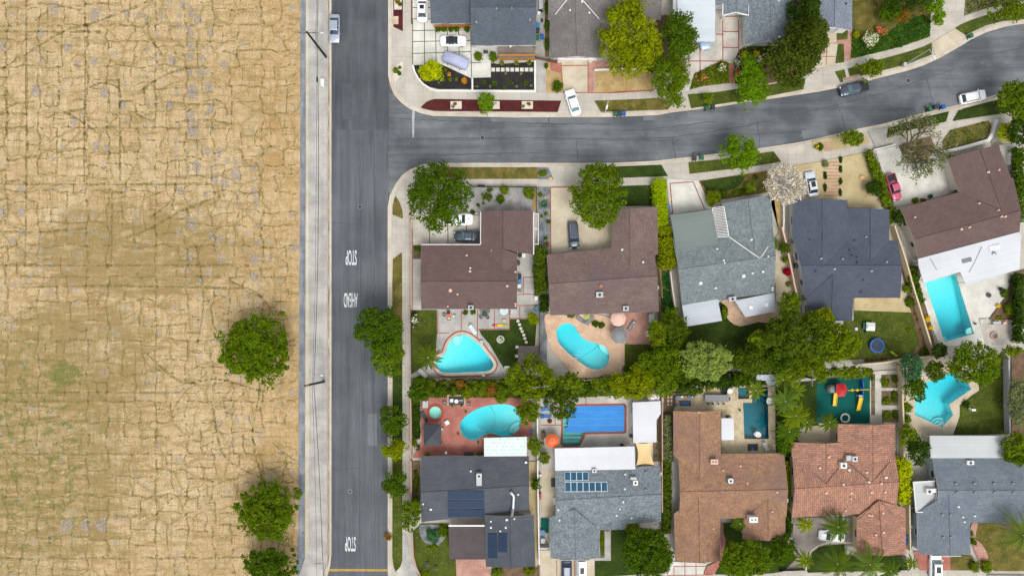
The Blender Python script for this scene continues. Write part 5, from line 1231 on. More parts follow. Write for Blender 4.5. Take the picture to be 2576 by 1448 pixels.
# tile 4,2
t(4,2)
sheet('side_yard',[(900,0),(960,-50),(1410,1448),(1250,1380),(1150,1030),(1000,400)],'mulch_brown')
sheet('side_yard',[(990,0),(1130,0),(1200,180),(1250,430),(1180,440),(1110,300)],'concrete_plain')
sheet('side_bed',[(1110,440),(1240,440),(1330,850),(1370,1100),(1450,1448),(1410,1448),(1180,700)],'mulch_brown')
sheet('back_yard',[(430,840),(1010,700),(1150,1030),(880,1020),(430,1005)],'sand')
sheet('back_lawn',[(290,1140),(430,1140),(430,1005),(880,1020),(1150,1035),(1250,1380),(1165,1448+100),(540,1448+165),(-80,1448+200),(-80,1448),(120,1290)],'grass')
sheet('patio',rect(110,1120,292,1300),'concrete_plain')
sheet('pool_deck',[(1240,640),(1300,500),(2430,530),(2430,700),(2300,860),(2120,1090),(1990,1100),(2075,1448),(1500,1448),(1420,1250),(1310,900)],'concrete_white')
sheet('garden_bed',[(2430,530),(2600,480),(2600,1130),(2120,1120),(2300,870)],'mulch_brown')
sheet('patio',[(2000,1110),(2110,1110),(2110,1180),(2440,1180),(2440,1448+30),(2070,1448+10)],'concrete_plain')
# tile 3,2 yards
t(3,2)
sheet('side_yard',[(1930,200),(2090,0),(2130,100),(2290,780),(2300,1100),(2010,1200),(2020,700)],'concrete_tan')
sheet('side_yard',[(2160,-100),(2240,-100),(2240,80),(2400,80),(2400,760),(2290,760)],'concrete_tan')
sheet('back_lawn',[(860,1180),(1340,900),(1440,900),(1420,1100),(1500,1190),(1660,1190),(2000,1100),(2200,1100),(2200,1700),(860,1700)],'grass_dark')
sheet('patio',spline([W(*p) for p in [(1340,880),(1700,860),(2050,1000),(1990,1150),(1720,1150),(1640,1190),(1560,1200),(1470,1160),(1410,1090),(1420,980)]],3),'stamped',raw=True)
# pool B deck
t(2,3)
sheet('pool_deck',spline([W(*p) for p in [(1720,-400),(2000,-380),(2300,-400),(2560,-330),(2690,-200),(2690,320),(2450,360),(2280,420),(2140,400),(2050,340),(1900,180),(1800,60),(1740,-80),(1705,-240)]],4),'stamped',raw=True)
sheet('brick_patio',[(2640,-430),(2990,-430),(3030,-20),(2740,-20)],'brick_pale')
sheet('grass_patch',[(2700,-20),(3100,-20),(3080,260),(2700,380)],'grass')
sheet('garden_bed',[(1120,410),(2200,410),(3400,300),(3400,660),(1600,660),(200,660),(20,640),(20,400)],'soil')
sheet('deck',rect(1360,0,1640,250),'deck_grey')
# brick patio C
sheet('brick_patio',[(145,655),(720,650),(1220,640),(1540,700),(1545,1120),(1480,1140),(1480,1400),(40,1400),(150,1200)],'brick')
ring(PS,.05,.5,'brick_line','spa_surround')
sheet('garden_bed',rect(30,660,130,1170),'soil')
sheet('pool_deck',[(1645,660),(2750,620),(3200,600),(3160,1300),(3160,1700),(1645,1700)],'concrete_plain')
strips('brick_border',[((1828,750),(1828,1000)),((1645,990),(1925,990)),((2215,640),(2215,745))],.14,'brick_line')
ring(PD,.0,.3,'brick_line','pool_border')
t(3,3)
sheet('side_yard',[(480,900),(610,700),(610,1448),(480,1448)],'soil')
sheet('side_bed',rect(615,560,740,1448+900),'mulch_brown')
sheet('travertine_patio',[(750,560),(1120,540),(1300,520),(1500,510),(2010,510),(2015,1355),(1340,1360),(1340,820),(750,820)],'travertine')
sheet('back_yard',[(2020,480),(2560,440),(2560,900),(2560,1210),(2220,1250),(2020,1440)],'grass_dark')
sheet('side_path',rect(2210,1000,2700,1240),'concrete_tan')
t(4,3)
sheet('rubber_play_surface',[(-40,420),(620,370),(625,968),(-40,968)],'turf_teal')
sheet('courtyard',[(625,320),(1040,300),(1050,970),(625,970)],'concrete_plain')
for a in (rect(640,350,690,865),rect(768,358,985,528),rect(768,562,985,745),rect(775,800,985,960)): sheet('planting_bed',a,'soil')
sheet('back_bed',[(560,160),(1150,105),(1250,-60),(1420,-20),(1455,130),(1040,180),(560,240)],'mulch_brown')
sheet('pool_deck',[(1080,160),(1600,120),(1990,460),(1990,560),(1900,620),(1750,740),(1750,880),(1670,1110),(1390,1130),(1390,1400),(1150,1300),(1070,900)],'concrete_tan')
sheet('back_lawn',[(1990,470),(2300,60),(2380,175),(2395,1105),(1668,1112),(1752,885),(1752,742),(1905,625),(1992,560)],'grass')
sheet('neighbour_yard',rect(2400,60,3000,1448),'mulch_brown')
sheet('side_yard',[(960,960),(1050,960),(1070,1448),(960,1448)],'concrete_grey')
# bottom row
t(2,4)
sheet('side_bed',rect(40,0,138,560),'soil'); sheet('front_lawn',[(45,880),(160,780),(490,780),(590,1235),(590,1700),(200,1700),(110,1400),(55,1250)],'grass')
sheet('pond_bed',spline([W(*p) for p in [(140,800),(300,790),(450,830),(460,930),(380,1040),(300,1060),(180,1000),(130,900)]],3),'gravel_dark',raw=True)
sheet('brick_driveway',[(583,1225),(960,1225),(1030,1448),(1060,1700),(600,1700)],'brick_pale')
sheet('garden_bed',rect(1030,1310,1630,1700),'mulch_brown')
sheet('side_yard',rect(1500,0,1605,1310),'sand'); sheet('side_yard',rect(1640,100,1830,680),'concrete_tan')
sheet('turf_mat',rect(1650,715,1745,890),'turf_teal')
sheet('driveway',[(1640,1110),(2320,1110),(2320,1700),(1640,1700)],'concrete_tan')
strips('brick_border',[((1848,1230),(1850,1600)),((2070,1230),(2072,1600))],.14,'brick_line')
sheet('front_lawn',[(2330,1250),(2530,1230),(2530,860),(3180,860),(3290,1300),(3200,1395),(2340,1448),(2340,1700),(2330,1700)],'grass_dark')
sheet('planting_strip',rect(2395,870,2445,1180),'grass'); sheet('walkway',[(2448,870),(2512,870),(2528,1240),(2330,1240),(2330,1205),(2448,1200)],'concrete_grey')
t(3,4)
sheet('side_yard',rect(700,0,760,1240),'concrete_grey')
sheet('driveway',[(690,1250),(1150,1275),(1105,1418),(620,1425)],'concrete_white')
strips('brick_border',[((880,1260),(880,1418)),((1018,1265),(1020,1415)),((745,1310),(1140,1310)),((742,1310),(742,1420)),((640,1424),(1240,1416))],.14,'brick_line')
sheet('front_path',[(1340,770),(1362,770),(1362,900),(1392,980),(1385,1060),(1340,1250),(1245,1415),(1115,1415),(1160,1310),(1330,1230)],'brick')
sheet('front_lawn',[(1362,770),(1620,770),(1620,985),(2150,985),(2230,1100),(2300,1260),(2100,1380),(1960,1400),(1360,1415),(1250,1412),(1345,1250),(1390,1060),(1392,980),(1365,900)],'grass_dark')
sheet('side_bed',rect(2150,0,2215,950),'grass_dark'); sheet('side_path',[(2215,0),(2340,0),(2340,700),(2245,720)],'concrete_plain')
sheet('paver_driveway',[(2245,700),(3050,700),(3050,1060),(2575,1060),(2460,1110),(2400,1250),(2390,1370),(2120,1370),(2290,1200),(2230,900)],'paver_grey')
sheet('front_lawn',[(2410,1370),(2430,1230),(2500,1120),(2620,1050),(2880,1030),(2890,1180),(3650,1180),(3680,1360),(2420,1390)],'grass_dark')
strips('driveway_kerb',[((2398,1370),(2405,1250)),((2405,1250),(2455,1130)),((2455,1130),(2560,1050)),((2560,1050),(2700,1010)),((2700,1010),(3050,1020))],.28,'concrete_tan')
t(4,4)
sheet('side_path',rect(1150,560,1225,1110),'concrete_grey')
sheet('brick_driveway',[(1170,1120),(1400,1150),(1632,1180),(1632,1362),(1250,1362)],'brick')
sheet('front_lawn',[(1635,1180),(1910,1180),(1915,1362),(1635,1362)],'grass_dry')
sheet('front_lawn',[(1900,770),(2800,770),(2800,1370),(2180,1370),(2080,1200),(1990,1050),(1905,1050)],'grass_dry')
sheet('front_path',spline([W(*p) for p in [(1900,780),(1975,780),(1945,950),(2030,1040),(2100,1180),(2090,1365),(2010,1365),(1985,1240),(1920,1080),(1880,930)]],3),'brick_pale',raw=True)
sheet('parkway_strip',[(2100,1420),(2800,1430),(2800,1700),(2100,1700)],'concrete')
t(0,0)
# painted markings
def marking(txt,cx,cy,wd,ht,label):
    cu=bpy.data.curves.new('t','FONT'); cu.body=txt; cu.offset=.018; o=bpy.data.objects.new('t',cu); col.objects.link(o)
    dg=bpy.context.evaluated_depsgraph_get(); me=bpy.data.meshes.new_from_object(o.evaluated_get(dg)); bpy.data.objects.remove(o)
    xs=[v.co.x for v in me.vertices]; ys=[v.co.y for v in me.vertices]; mx,my=(min(xs)+max(xs))/2,(min(ys)+max(ys))/2
    sx,sy=wd/PX/(max(xs)-min(xs)),ht/PX/(max(ys)-min(ys))
    for v in me.vertices: v.co=((v.co.x-mx)*sx,(v.co.y-my)*sy,0)
    me.name='road_marking'; me.materials.clear(); me.materials.append(M['roadpaint']); q=bpy.data.objects.new('road_marking',me); col.objects.link(q)
    X,Y=W(cx*5,cy*5); q.location=(X,Y,.014); q.rotation_euler=(0,0,math.pi); tag(q,label,'road marking')
M['roadpaint']=ground('roadpaint',(208,212,212),(228,230,230),2,6,14,.35,c3=(150,156,160),c3amt=.62)
M['paint_yellow']=ground('paint_yellow',(178,146,76),(196,164,90),2,6,14,.35,c3=(130,116,84),c3amt=.6)
M['paint_faded']=ground('paint_faded',(180,184,184),(206,208,208),2,4,14,.5,c3=(110,116,120),c3amt=.5)
marking('STOP',883,648,28,38,'white STOP lettering nearest the side street corner'); marking('AHEAD',882,755,35,36,'white AHEAD lettering painted between the two STOP words'); marking('STOP',881,1367,27,37,'white STOP lettering just above the yellow line')
def line(c,mat,label,nm='road_line'):
    P=[W(a*5,b*5) for a,b in c]; o=MB().add([(p[0],p[1],.013) for p in (P if area(P)>0 else P[::-1])],[(0,1,2,3)]).build(nm,M[mat]); tag(o,label,'road marking')
line([(828,1429),(974,1430),(974,1435.5),(828,1435)],'paint_yellow','faded yellow line across the foot of the main street','stop_line')
line([(1036,275),(1043,275),(1041,346),(1037,346)],'paint_faded','worn white stop line at the mouth of the curved street','stop_line')

def cracksr(pts_list,wd,mat,nm,z):
    mb=MB()
    for pts in pts_list:
        P=[Vector(W(x*5,y*5)) for x,y in pts]; Q=[P[0]]
        for a,b in zip(P[:-1],P[1:]):
            n=max(2,int((b-a).length/.8)); d=(b-a).normalized(); nn=Vector((-d.y,d.x))
            for i in range(1,n+1): Q.append(a.lerp(b,i/n)+nn*random.uniform(-.12,.12))
        for i,(a,b) in enumerate(zip(Q[:-1],Q[1:])):
            d=(b-a).normalized(); nn=Vector((-d.y,d.x))*wd*random.uniform(.35,.65); zz=z+.0004*(i%2)
            mb.add([(a.x-nn.x,a.y-nn.y,zz),(b.x-nn.x,b.y-nn.y,zz),(b.x+nn.x,b.y+nn.y,zz),(a.x+nn.x,a.y+nn.y,zz)],[(0,1,2,3)])
    o=mb.build(nm,M[mat]); o['kind']='structure'
M['tar']=plain('tar_seam',(74,78,84),.9,var=.12)
M['patch']=ground('asphalt_patch',(112,117,120),(124,128,131),.4,2,9,.2)
M['patch_dark']=ground('asphalt_patch_dark',(84,88,94),(94,98,104),.4,2,9,.2)
cracksr([[(1005,300),(1180,305),(1400,312),(1540,312)],[(1000,350),(1300,346),(1545,352),(1700,345),(1850,322),(2060,275),(2200,240),(2400,175)],[(1210,300),(1206,345)],[(1450,352),(1452,405)],[(1690,345),(1700,398)],[(1905,312),(1912,372)],[(2105,262),(2130,330)],[(2330,196),(2350,275)],[(1100,390),(1300,385),(1500,392)],[(1560,330),(1640,325),(1800,305)],[(2440,150),(2575,120)]],.09,'tar','road_crack',.0105)
cracksr([[(905,0),(908,200),(904,326)],[(904,330),(907,700),(903,1100),(906,1448)],[(978,190),(976,330),(978,505)],[(834,560),(905,566)],[(906,900),(975,905)],[(836,1180),(903,1176)],[(940,335),(943,620),(939,1000),(944,1448)]],.08,'tar','road_crack',.0105)
for i,(p,m) in enumerate((([(1235,297),(1378,297),(1378,309),(1235,307)],'patch'),([(1382,297),(1486,296),(1486,309),(1382,310)],'patch'),([(1618,292),(1652,291),(1652,303),(1618,303)],'patch'),([(2015,330),(2075,317),(2080,336),(2020,350)],'patch'),([(1740,382),(1800,377),(1801,388),(1741,393)],'patch_dark'),([(860,210),(884,210),(884,300),(860,300)],'patch_dark'),([(925,1040),(948,1040),(948,1120),(925,1120)],'patch'))): sheet('road_patch',DP(p),m,.0085+.0002*i)
def manhole(x,y,r_,label,mat='dark'):
    X,Y=W(x*5,y*5); root=empty('manhole_cover',(X,Y,.012),0,label,'manhole cover'); MB().lathe((0,0,0),[(r_+.08,0),(r_+.08,.008),(r_,.008)],20).build('frame',M['metal'],root,local=True); MB().lathe((0,0,.006),[(r_,0),(r_,.008)],20).build('cover',M[mat],root,local=True)
manhole(1213,347,.34,'round manhole cover on the straight part of the curved street'); manhole(2284,203,.34,'dark manhole cover on the bend near the street lamp'); manhole(905,520,.34,'manhole cover in the middle of the main street above the lettering'); manhole(880,1235,.3,'manhole cover on the main street near the bottom')
# ================================================================ pools
def floorm(nm,c): return plain(nm,c,.5,var=.04,k=.95)
AQ=floorm('aqua_plaster',(170,236,232)); DK=floorm('dark_pebble',(8,120,134)); BL=floorm('blue_liner',(0,164,222)); MT=floorm('mint_plaster',(196,240,230))
ab=(.03,.89,.97)
pa=pool(PA,'rounded triangular pool beside the stepping stone lawn',AQ,(1,-.55),1.0,3.0,'kerb',.45,ab,.44)
pb=pool(PB,'peanut shaped pool in a tan stamped deck',AQ,(-1,.6),1.3,2.6,'stamped',.3,ab,.44)
pc=pool(PC,'kidney shaped pool in a red brick patio',AQ,(-1,-.1),.9,2.8,'brick',.22,ab,.44)
ps=pool(PS,'small round spa in the red brick patio',MT,(0,1),.7,.9,'brick_line',.32,(.2,.85,.8),.4,zt=.42,name='round_spa')
pd=pool(PD,'rectangular pool with a cut corner under a bright blue cover',AQ,(1,.6),1.0,2.2,'brick_line',.24,(.03,.86,.86),.7)
def covermat():
    m,nt,b=newmat('blue_bubble_cover'); p=pos(nt,(1,1,1)); n=noise(nt,pos(nt,(.5,1.6,1)),1.1,5,.65)
    base=ramp(nt,n,.3,.75,cc((0,120,206)),cc((30,150,232)))
    wv=N(nt,'ShaderNodeTexWave'); wv.bands_direction='Y'; wv.inputs['Scale'].default_value=.27; wv.inputs['Distortion'].default_value=.4; nt.links.new(p,wv.inputs['Vector'])
    base=mixc(nt,ramp(nt,wv.outputs['Fac'],.93,.99),base,cc((40,152,226))); nt.links.new(base,b.inputs['Base Color']); b.inputs['Roughness'].default_value=.45; b.inputs['Specular IOR Level'].default_value=.3
    bp=N(nt,'ShaderNodeBump'); bp.inputs['Strength'].default_value=.5; bp.inputs['Distance'].default_value=.05; nt.links.new(n,bp.inputs['Height']); nt.links.new(bp.outputs[0],b.inputs['Normal']); return m
t(2,3); cv=[W(*q,.2) for q in [(1955,830),(1985,760),(2690,748),(2700,764),(2700,1066),(2686,1077),(2196,1084),(2192,1092),(1955,1090),(1990,1000),(1995,885)]][::-1]
tag(MB().prism(cv,.245,.275).build('pool_cover',covermat()),'bright blue bubble cover floating on the rectangular pool','pool cover')
for i,y in enumerate((1110,1160,1205)): A=W(1928,y,.1);B=W(2185-i*18,y,.1); MB().box(((A[0]+B[0])/2,A[1],-.75+.22*i),(B[0]-A[0],.5,.3)).build('pool_step',AQ,pd)
pe=pool(PE,'long dark teal pool in pale travertine',DK,(0,1),1.0,2.6,'travertine',.3,(.0,.8,.85),.4)
pt=pool(PT,'square dark teal spa beside the long teal pool',DK,(0,1),.9,1.0,'travertine',.3,(.1,.65,.7),.5,zt=.45,name='square_spa')
pf=pool(PF,'tilted rectangular pool below a pale metal roof',AQ,(.35,-1),1.0,2.8,'concrete_white',.45,ab,.44)
pg=pool(PG,'zigzag edged pool beside the large back lawn',AQ,(.8,1),.9,3.0,'concrete_white',.3,ab,.44)
def arcs(c,r,x,y,rads,a0,a1,zt,mat,parent):
    t(c,r); X,Y=W(x,y,.1)
    for k,rd in enumerate(rads):
        rr=rd/(PX*5); n=14; pts=[(X,Y)]+[(X+rr*math.cos(R(a0+(a1-a0)*i/n)),Y+rr*math.sin(R(a0+(a1-a0)*i/n))) for i in range(n+1)]
        MB().prism(pts,zt-1.2,zt-.28*(k+1)-.1).build('pool_step',mat,parent)
arcs(2,3,1400,1120,[110,160],100,170,.3,AQ,pc); arcs(4,3,1545,1045,[75,105,135],45,150,.3,AQ,pg); arcs(2,3,2540,-40,[110,160],180,270,.3,AQ,pb); arcs(2,3,540,-110,[90,130],-80,10,.3,AQ,pa)
t(4,2)
for p in ((1900,1275),(1560,1385)): X,Y=W(*p); MB().lathe((X,Y,-.5),[(.75,0),(.75,.45),(.05,.46)],20).build('pool_step',AQ,pf)
t(2,3)
def divider(p0,p1,z,pr,mat='white'):
    MB().tube(W(p0[0],p0[1],z)+(z,),W(p1[0],p1[1],z)+(z,),.035,n=6).build('rope_float',M[mat],pr)
divider((2160,150),(2370,5),.26,pb,'skyblue')
for a,b in zip(spline([(1010,790),(1070,880),(1075,960),(1030,1050),(950,1085),(860,1060)],3,False)[:-1],spline([(1010,790),(1070,880),(1075,960),(1030,1050),(950,1085),(860,1060)],3,False)[1:]):
    A=W(*a,-.5)+(-.9,);B=W(*b,-.5)+(-.9,); 
    MB().box(((A[0]+B[0])/2,(A[1]+B[1])/2,-1.15),(math.hypot(B[0]-A[0],B[1]-A[1])+.05,.14,.3),math.atan2(B[1]-A[1],B[0]-A[0])).build('floor_ledge',AQ,pc)
# ladders / slide
def ladder(c,r,x,y,ang,label,L=.9,wd=.5):
    t(c,r); X,Y=W(x,y,.8); root=empty('pool_ladder',(X,Y,.3),R(ang),label,'pool ladder')
    for s in(-wd/2,wd/2):
        o=MB().tube((-.3*L,s,0),(-.25*L,s,.65),.035,n=7).tube((-.25*L,s,.65),(.35*L,s,.65),.035,n=7).tube((.35*L,s,.65),(.5*L,s,-.5),.035,n=7).build('handrail',M['white'],root,local=True)
    for z in(-.1,-.35): MB().box((.45*L,0,z),(.09,wd,.03)).build('rung',M['white'],root,local=True)
ladder(2,3,2090,135,0,'white ladder at the edge of the peanut shaped pool',1.0,.5)
ladder(2,3,1960,960,0,'white handrail at the end of the bright blue pool',1.2,.9)
ladder(4,3,1575,1000,90,'white handrail by the round steps of the zigzag pool',.8,.4)
# ================================================================ houses
HS={}
# H1 top, dark grey
t(2,0)
h=House('dark grey roofed house beside the gridded driveway','r_slate','white','greywall',he=3.0)
h.gable([(258,-540),(900,-540),(900,292),(268,298)],'x'); h.gable([(765,-290),(1592,-290),(1588,568),(778,575)],'x',lift=.25)
h.finish(); h.vents([(1092,110),(1285,105),(838,280),(1512,250)],'metal'); HS['h1']=h
for (a,b,c,d) in ((760,895,110,110),):
    A=h.at(a,c);B=h.at(b,d); MB().tube((A[0],A[1],A[2]+.03),(B[0],B[1],B[2]+.03),.05,n=5).build('flashing',M['steel'],h.root)
A,B=W(310,325,1.4),W(765,312,1.4)
fence('wooden_fence',[(308,322),(762,308)],1.7,'wood','orange timber fence below the dark grey roof')
root=wallpath('garden_wall',[(40,822),(60,900),(105,985),(170,1060),(255,1115),(340,1140),(790,1145),(1578,1150),(1578,765)],.45,.24,'white','low white wall curving round the corner garden','wall')
wallpath('garden_wall',[(790,990),(790,1130)],.42,.22,'white','short white wall between the two black mulch beds','wall')
# balcony deck
t(2,0); 
def deckbox():
    P=[W(1115,590,1.6),W(1580,585,1.6),W(1582,690,1.6),W(1112,695,1.6)]; P=P[::-1]
    root=empty('raised_deck',(P[0][0],P[0][1],.12),0,'raised timber deck with orange railing on the dark grey house','deck')
    MB().prism(P,1.45,1.6).build('decking',M['deck_grey'],root)
    for q in P: MB().box((q[0],q[1],.8),(.16,.16,1.4)).build('post',M['wood'],root)
    a,b=W(1118,700,2.3),W(1582,692,2.3)
    m=((a[0]+b[0])/2,(a[1]+b[1])/2); L=b[0]-a[0]
    MB().box((m[0],m[1],2.35),(L,.3,.08)).build('handrail',M['wood'],root)
    mb=MB()
    for i in range(26): mb.box((a[0]+L*(i+.5)/26,m[1],1.95),(.05,.05,.76))
    mb.build('balusters',M['wood'],root)
    MB().box((m[0],m[1]-.35,1.2),(L,.1,.75)).build('apron',M['wood'],root)
deckbox()
chair(1268,615,-60,'white','round white chair at the left of the timber deck',1.62,s=1.2); chair(1392,600,-120,'white','round white chair at the right of the timber deck',1.62,s=1.2)
table(1335,590,30,'black','black side table between the white deck chairs',1.62,square=(1.4,.5))
table(958,660,30,'dark','dark square table on the porch of the dark grey house',.16,square=(.8,.6))
table(1345,580,30,'black','dummy',.16) if 0 else None
# H2
h=House('taupe shingled house between the corner garden and a large lime tree','r_taupe','white','white'); 
h.gable([(1742,-500),(3160,-500),(3160,245),(1742,245)],'x',f=.55); h.gable([(1765,245),(2395,245),(2408,735),(1778,740)],'y',ext='A'); h.finish()
h.vents([(2018,135),(2165,28),(2258,165)],'white')
for p,q in (((1985,-10),(1830,188)),((2160,-10),(2385,245))):
    A=h.at(*p);B=h.at(*q); MB().tube((A[0],A[1],A[2]+.04),(B[0],B[1],B[2]+.04),.07,n=5).build('flashing',M['white'],h.root)
# porch beam with two posts
a,b=W(1860,745,2.4),W(2315,745,2.4)
MB().box(((a[0]+b[0])/2,a[1],2.4),(b[0]-a[0],.3,.25)).build('porch_beam',M['white'],h.root)
for x in(1885,2275): p=W(x,752,1.2); MB().box((p[0],p[1],1.2),(.6,.45,2.3)).build('post',M['white'],h.root)
p=W(2080,720,1.2); MB().box((p[0],p[1]+.05,1.2),(4.4,.08,2.1)).build('garage_door',M['lightgrey'],h.root)
wallpath('garden_wall',[(2325,882),(2700,865),(3050,850)],.4,.25,'white','low white wall above the straw bed by the lime tree','wall')
fence('wooden_fence',[(1590,712),(1760,745),(1850,765)],1.5,'wood_brown','reddish timber side gate fence left of the taupe house')
# H3
t(3,0)
h=House('grey shingled house with small white gabled porch','r_grey','white','white')
h.gable([(1275,-420),(2235,-420),(2235,70),(1275,75)],'x'); h.gable([(1640,74),(2226,71),(2228,520),(1640,560)],'y',ext='A'); h.gable([(1362,72),(1685,72),(1685,195),(1365,200)],'y',lift=.02,wall=False,ext='A')
h.finish(); h.vents([(2065,10),(2175,380),(2070,470)],'white')
for p,q in (((1362,50),(1362,198)),((1688,66),(1688,198)),((1362,198),(1524,160)),((1524,160),(1688,198))):
    zz=[3.5 if k==(1524,160) else 2.95 for k in (p,q)]; A=W(*p,zz[0]);B=W(*q,zz[1]); MB().tube(A+(zz[0],),B+(zz[1],),.11,n=6).build('bargeboard',M['white'],h.root)
for x in(1370,1620): p=W(x,215,1.3); MB().box((p[0],p[1],1.35),(.16,.16,2.5)).build('porch_post',M['white'],h.root)
p=W(1830,560,1.2); MB().box((p[0],p[1]+.03,1.25),(4.6,.08,2.2)).build('garage_door',M['lightgrey'],h.root)
flatroof([(790,-320),(1275,-320),(1262,525),(795,525)],3.0,'m_pale','wide pale metal carport roof beside the twin dark trees','carport','carport')
flatroof([(738,-320),(786,-320),(782,300),(736,210)],2.8,'m_grey','narrow grey lean-to roof left of the pale carport','lean_to_roof','lean-to')
# H4
t(4,0)
h=House('blue-grey shingled house behind two large dark conifers','r_greyblue','white','white'); h.gable([(-90,-500),(415,-500),(415,388),(-90,352)],'y'); h.finish(); h.vents([(333,55)],'dark')
p=W(60,395,1.2); MB().box((p[0],p[1]+.1,1.25),(4.4,.08,2.1)).build('garage_door',M['lightgrey'],h.root)
# H_A
t(2,2)
h=House('plain brown roofed corner house with an L shaped plan','r_brown','offwhite','lightgrey')
h.gable([(150,185),(1350,185),(1350,985),(148,990)],'x',f=.57,pitch=.22); hr=h.gable([(903,-238),(1548,-245),(1548,305),(903,185)],'y',f=.42,pitch=.22,lift=.02,win=False); he=h.blocks[1]['he']; hm=hr-(hr-he)*176/374
h.plate([(1172,230,hr+.01),(1350,300,hm+.01),(1350,480,hm+.01),(1172,610,hr+.01)]); h.plate([(903,187,he+.02),(1172,230,hr+.01),(1172,500,hr+.01)]); h.finish()
h.vents([(1035,255),(1130,250),(718,315),(762,475),(760,515,'sq'),(1330,522),(512,752,'dome'),(602,802),(1228,700,'sq'),(1330,922),(1330,948),(480,955)],'peach')
for p,q in (((150,178),(890,178)),((893,178),(893,-235)),((1560,-235),(1560,305))):
    A=W(*p,2.8);B=W(*q,2.8); MB().tube((A[0],A[1],2.8),(B[0],B[1],2.8),.09,n=6).build('gutter',M['white'],h.root)
acunit(772,968,3.2,'square white cooler on the rear edge of the brown corner roof',(.95,.8,.6))
# H_B
h=House('mottled brown shingled house behind the tan driveway','r_brown2','offwhite','grey')
h.gable([(1722,310),(3060,160),(3135,1020),(1770,1068)],'x',f=.48,pitch=.22); h.gable([(2535,-240),(3115,-300),(3125,290),(2535,216)],'y',f=.38,pitch=.22,lift=.03,ext='B'); h.finish()
h.vents([(2402,695,'dome'),(2440,830)],'terracotta'); t(3,2); h.vents([(97,243),(360,400)],'white')
t(2,2); acunit(2385,808,0,'pale rooftop cooler on the mottled brown roof beside the round vent',(1.2,1.0,.6),house=h)
t(3,2); acunit(138,980,3.1,'boxy white cooler on the rear edge of the mottled brown roof',(1.0,.85,.6)); dish(535,720,3.2,'grey satellite dish at the right edge of the mottled brown roof')
# H_C
t(3,1)
h=House('speckled green-grey roofed house with a white trellis','r_green','offwhite','greywall')
h.gable([(735,1560),(1990,1380),(2010,2230),(848,2385)],'x',f=.46,pitch=.2); h.gable([(1350,1112),(1968,1002),(1992,1376),(1420,1463)],'y',pitch=.2,lift=.04,ext='B',win=False); h.finish()
t(3,2); h.vents([(1290,232),(1372,378),(1382,408),(1720,118),(1930,328),(1082,662,'dome'),(1622,572,'dome'),(1270,725),(1735,538),(1865,520,'sq'),(1985,725),(1985,750)],'white')
for p,q in (((1445,85),(1828,352)),((1835,348),(1932,205))):
    A=h.at(*p);B=h.at(*q); MB().tube((A[0],A[1],A[2]+.04),(B[0],B[1],B[2]+.04),.08,n=5).build('flashing',M['white'],h.root)
t(3,1); flatroof([(705,1255),(1228,1188),(1320,1660),(790,1735)],3.05,'carport_grey' if 0 else 'r_char2' if 0 else 'flat_grey','flat grey-green roof section over the trellis house garage','flat_roof','garage roof') if 0 else None
M['flat_grey']=metalroof('flat_grey_felt',(116,126,122),.6,-.13,(128,136,132))
flatroof([(705,1255),(1228,1188),(1320,1660),(785,1735)],3.3,'flat_grey','flat smooth grey-green roof over the garage beside the white trellis','garage_roof','garage',th=.35,posts=True,mside='offwhite',trim='greywall')
def pergola(P,h_,nsl,mat,label,z=.12,name='pergola'):
    # P: TL,TR,BR,BL tile px; slats run TL->TR direction
    Q=[Vector(W(*p,h_)+(h_,)) for p in P]; root=empty(name,(Q[3].x,Q[3].y,z),0,label,'pergola')
    for a,b in ((Q[0],Q[3]),(Q[1],Q[2])): d=b-a; MB().box((a+b)/2,(d.length,.12,.2),math.atan2(d.y,d.x)).build('beam',M[mat],root)
    for i in range(nsl):
        f=(i)/(nsl-1); a=Q[0].lerp(Q[3],f);b=Q[1].lerp(Q[2],f); d=b-a; m=(a+b)/2; MB().box((m.x,m.y,m.z+.13),(d.length+.1,.1,.12),math.atan2(d.y,d.x)).build('slat',M[mat],root)
    for q in Q: MB().box((q.x,q.y,h_/2),(.12,.12,h_)).build('post',M[mat],root)
pergola([(1228,1170),(1375,1150),(1438,1525),(1258,1540)],2.95,20,'white','white slatted trellis set into the green-grey roof')
t(3,2)
flatroof([(850,942),(1300,865),(1355,1135),(895,1210)],2.9,'m_pale_t','plain pale patio roof behind the trellis house, on its left side')
fr=flatroof([(1512,882),(2008,786),(2032,1018),(1648,1090)],2.95,'m_pale_t','pale patio roof with two small skylights behind the trellis house')
for p in((1715,968),(1912,935)): X,Y=W(*p,3.0); MB().bbox((X,Y,3.0),(.7,.7,.16),.04,-.14).build('skylight',M['lamp_glass'],fr)
acunit(1472,862,0,'white rooftop cooler at the rear edge of the green-grey roof',(1.3,.8,.7),rz=-.1,house=h) if 0 else acunit(1472,862,3.1,'white rooftop cooler at the rear edge of the green-grey roof',(1.3,.8,.7),rz=.12)
# H5
t(3,2)
h=House('dark slate-blue house with several front gables','r_slate2','white','greywall')
def d2(l): t(0,0); return [(a*5,b*5) for a,b in l]
h.gable(d2([(1995,604),(2257,604),(2264,749),(2024,749)]),'x',f=.44,pitch=.2); h.gable(d2([(1993,502),(2129,503),(2129,604),(1993,604)]),'y',pitch=.22,lift=.03,ext='B'); h.gable(d2([(2129,524),(2236,527),(2236,604),(2129,604)]),'y',pitch=.22,lift=.01,ext='B'); h.gable(d2([(2028,749),(2146,749),(2143,807),(2028,805)]),'y',pitch=.2,lift=.02,ext='A')
h.finish(); t(4,2); h.vents([(585,82),(22,352),(290,358),(845,395),(190,482),(655,508)],'metal'); h.vents([(440,132),(412,318),(478,415),(552,628),(520,775),(380,252),(470,338)],'dark'); t(3,2); h.vents([(2460,120),(2530,515)],'dark')
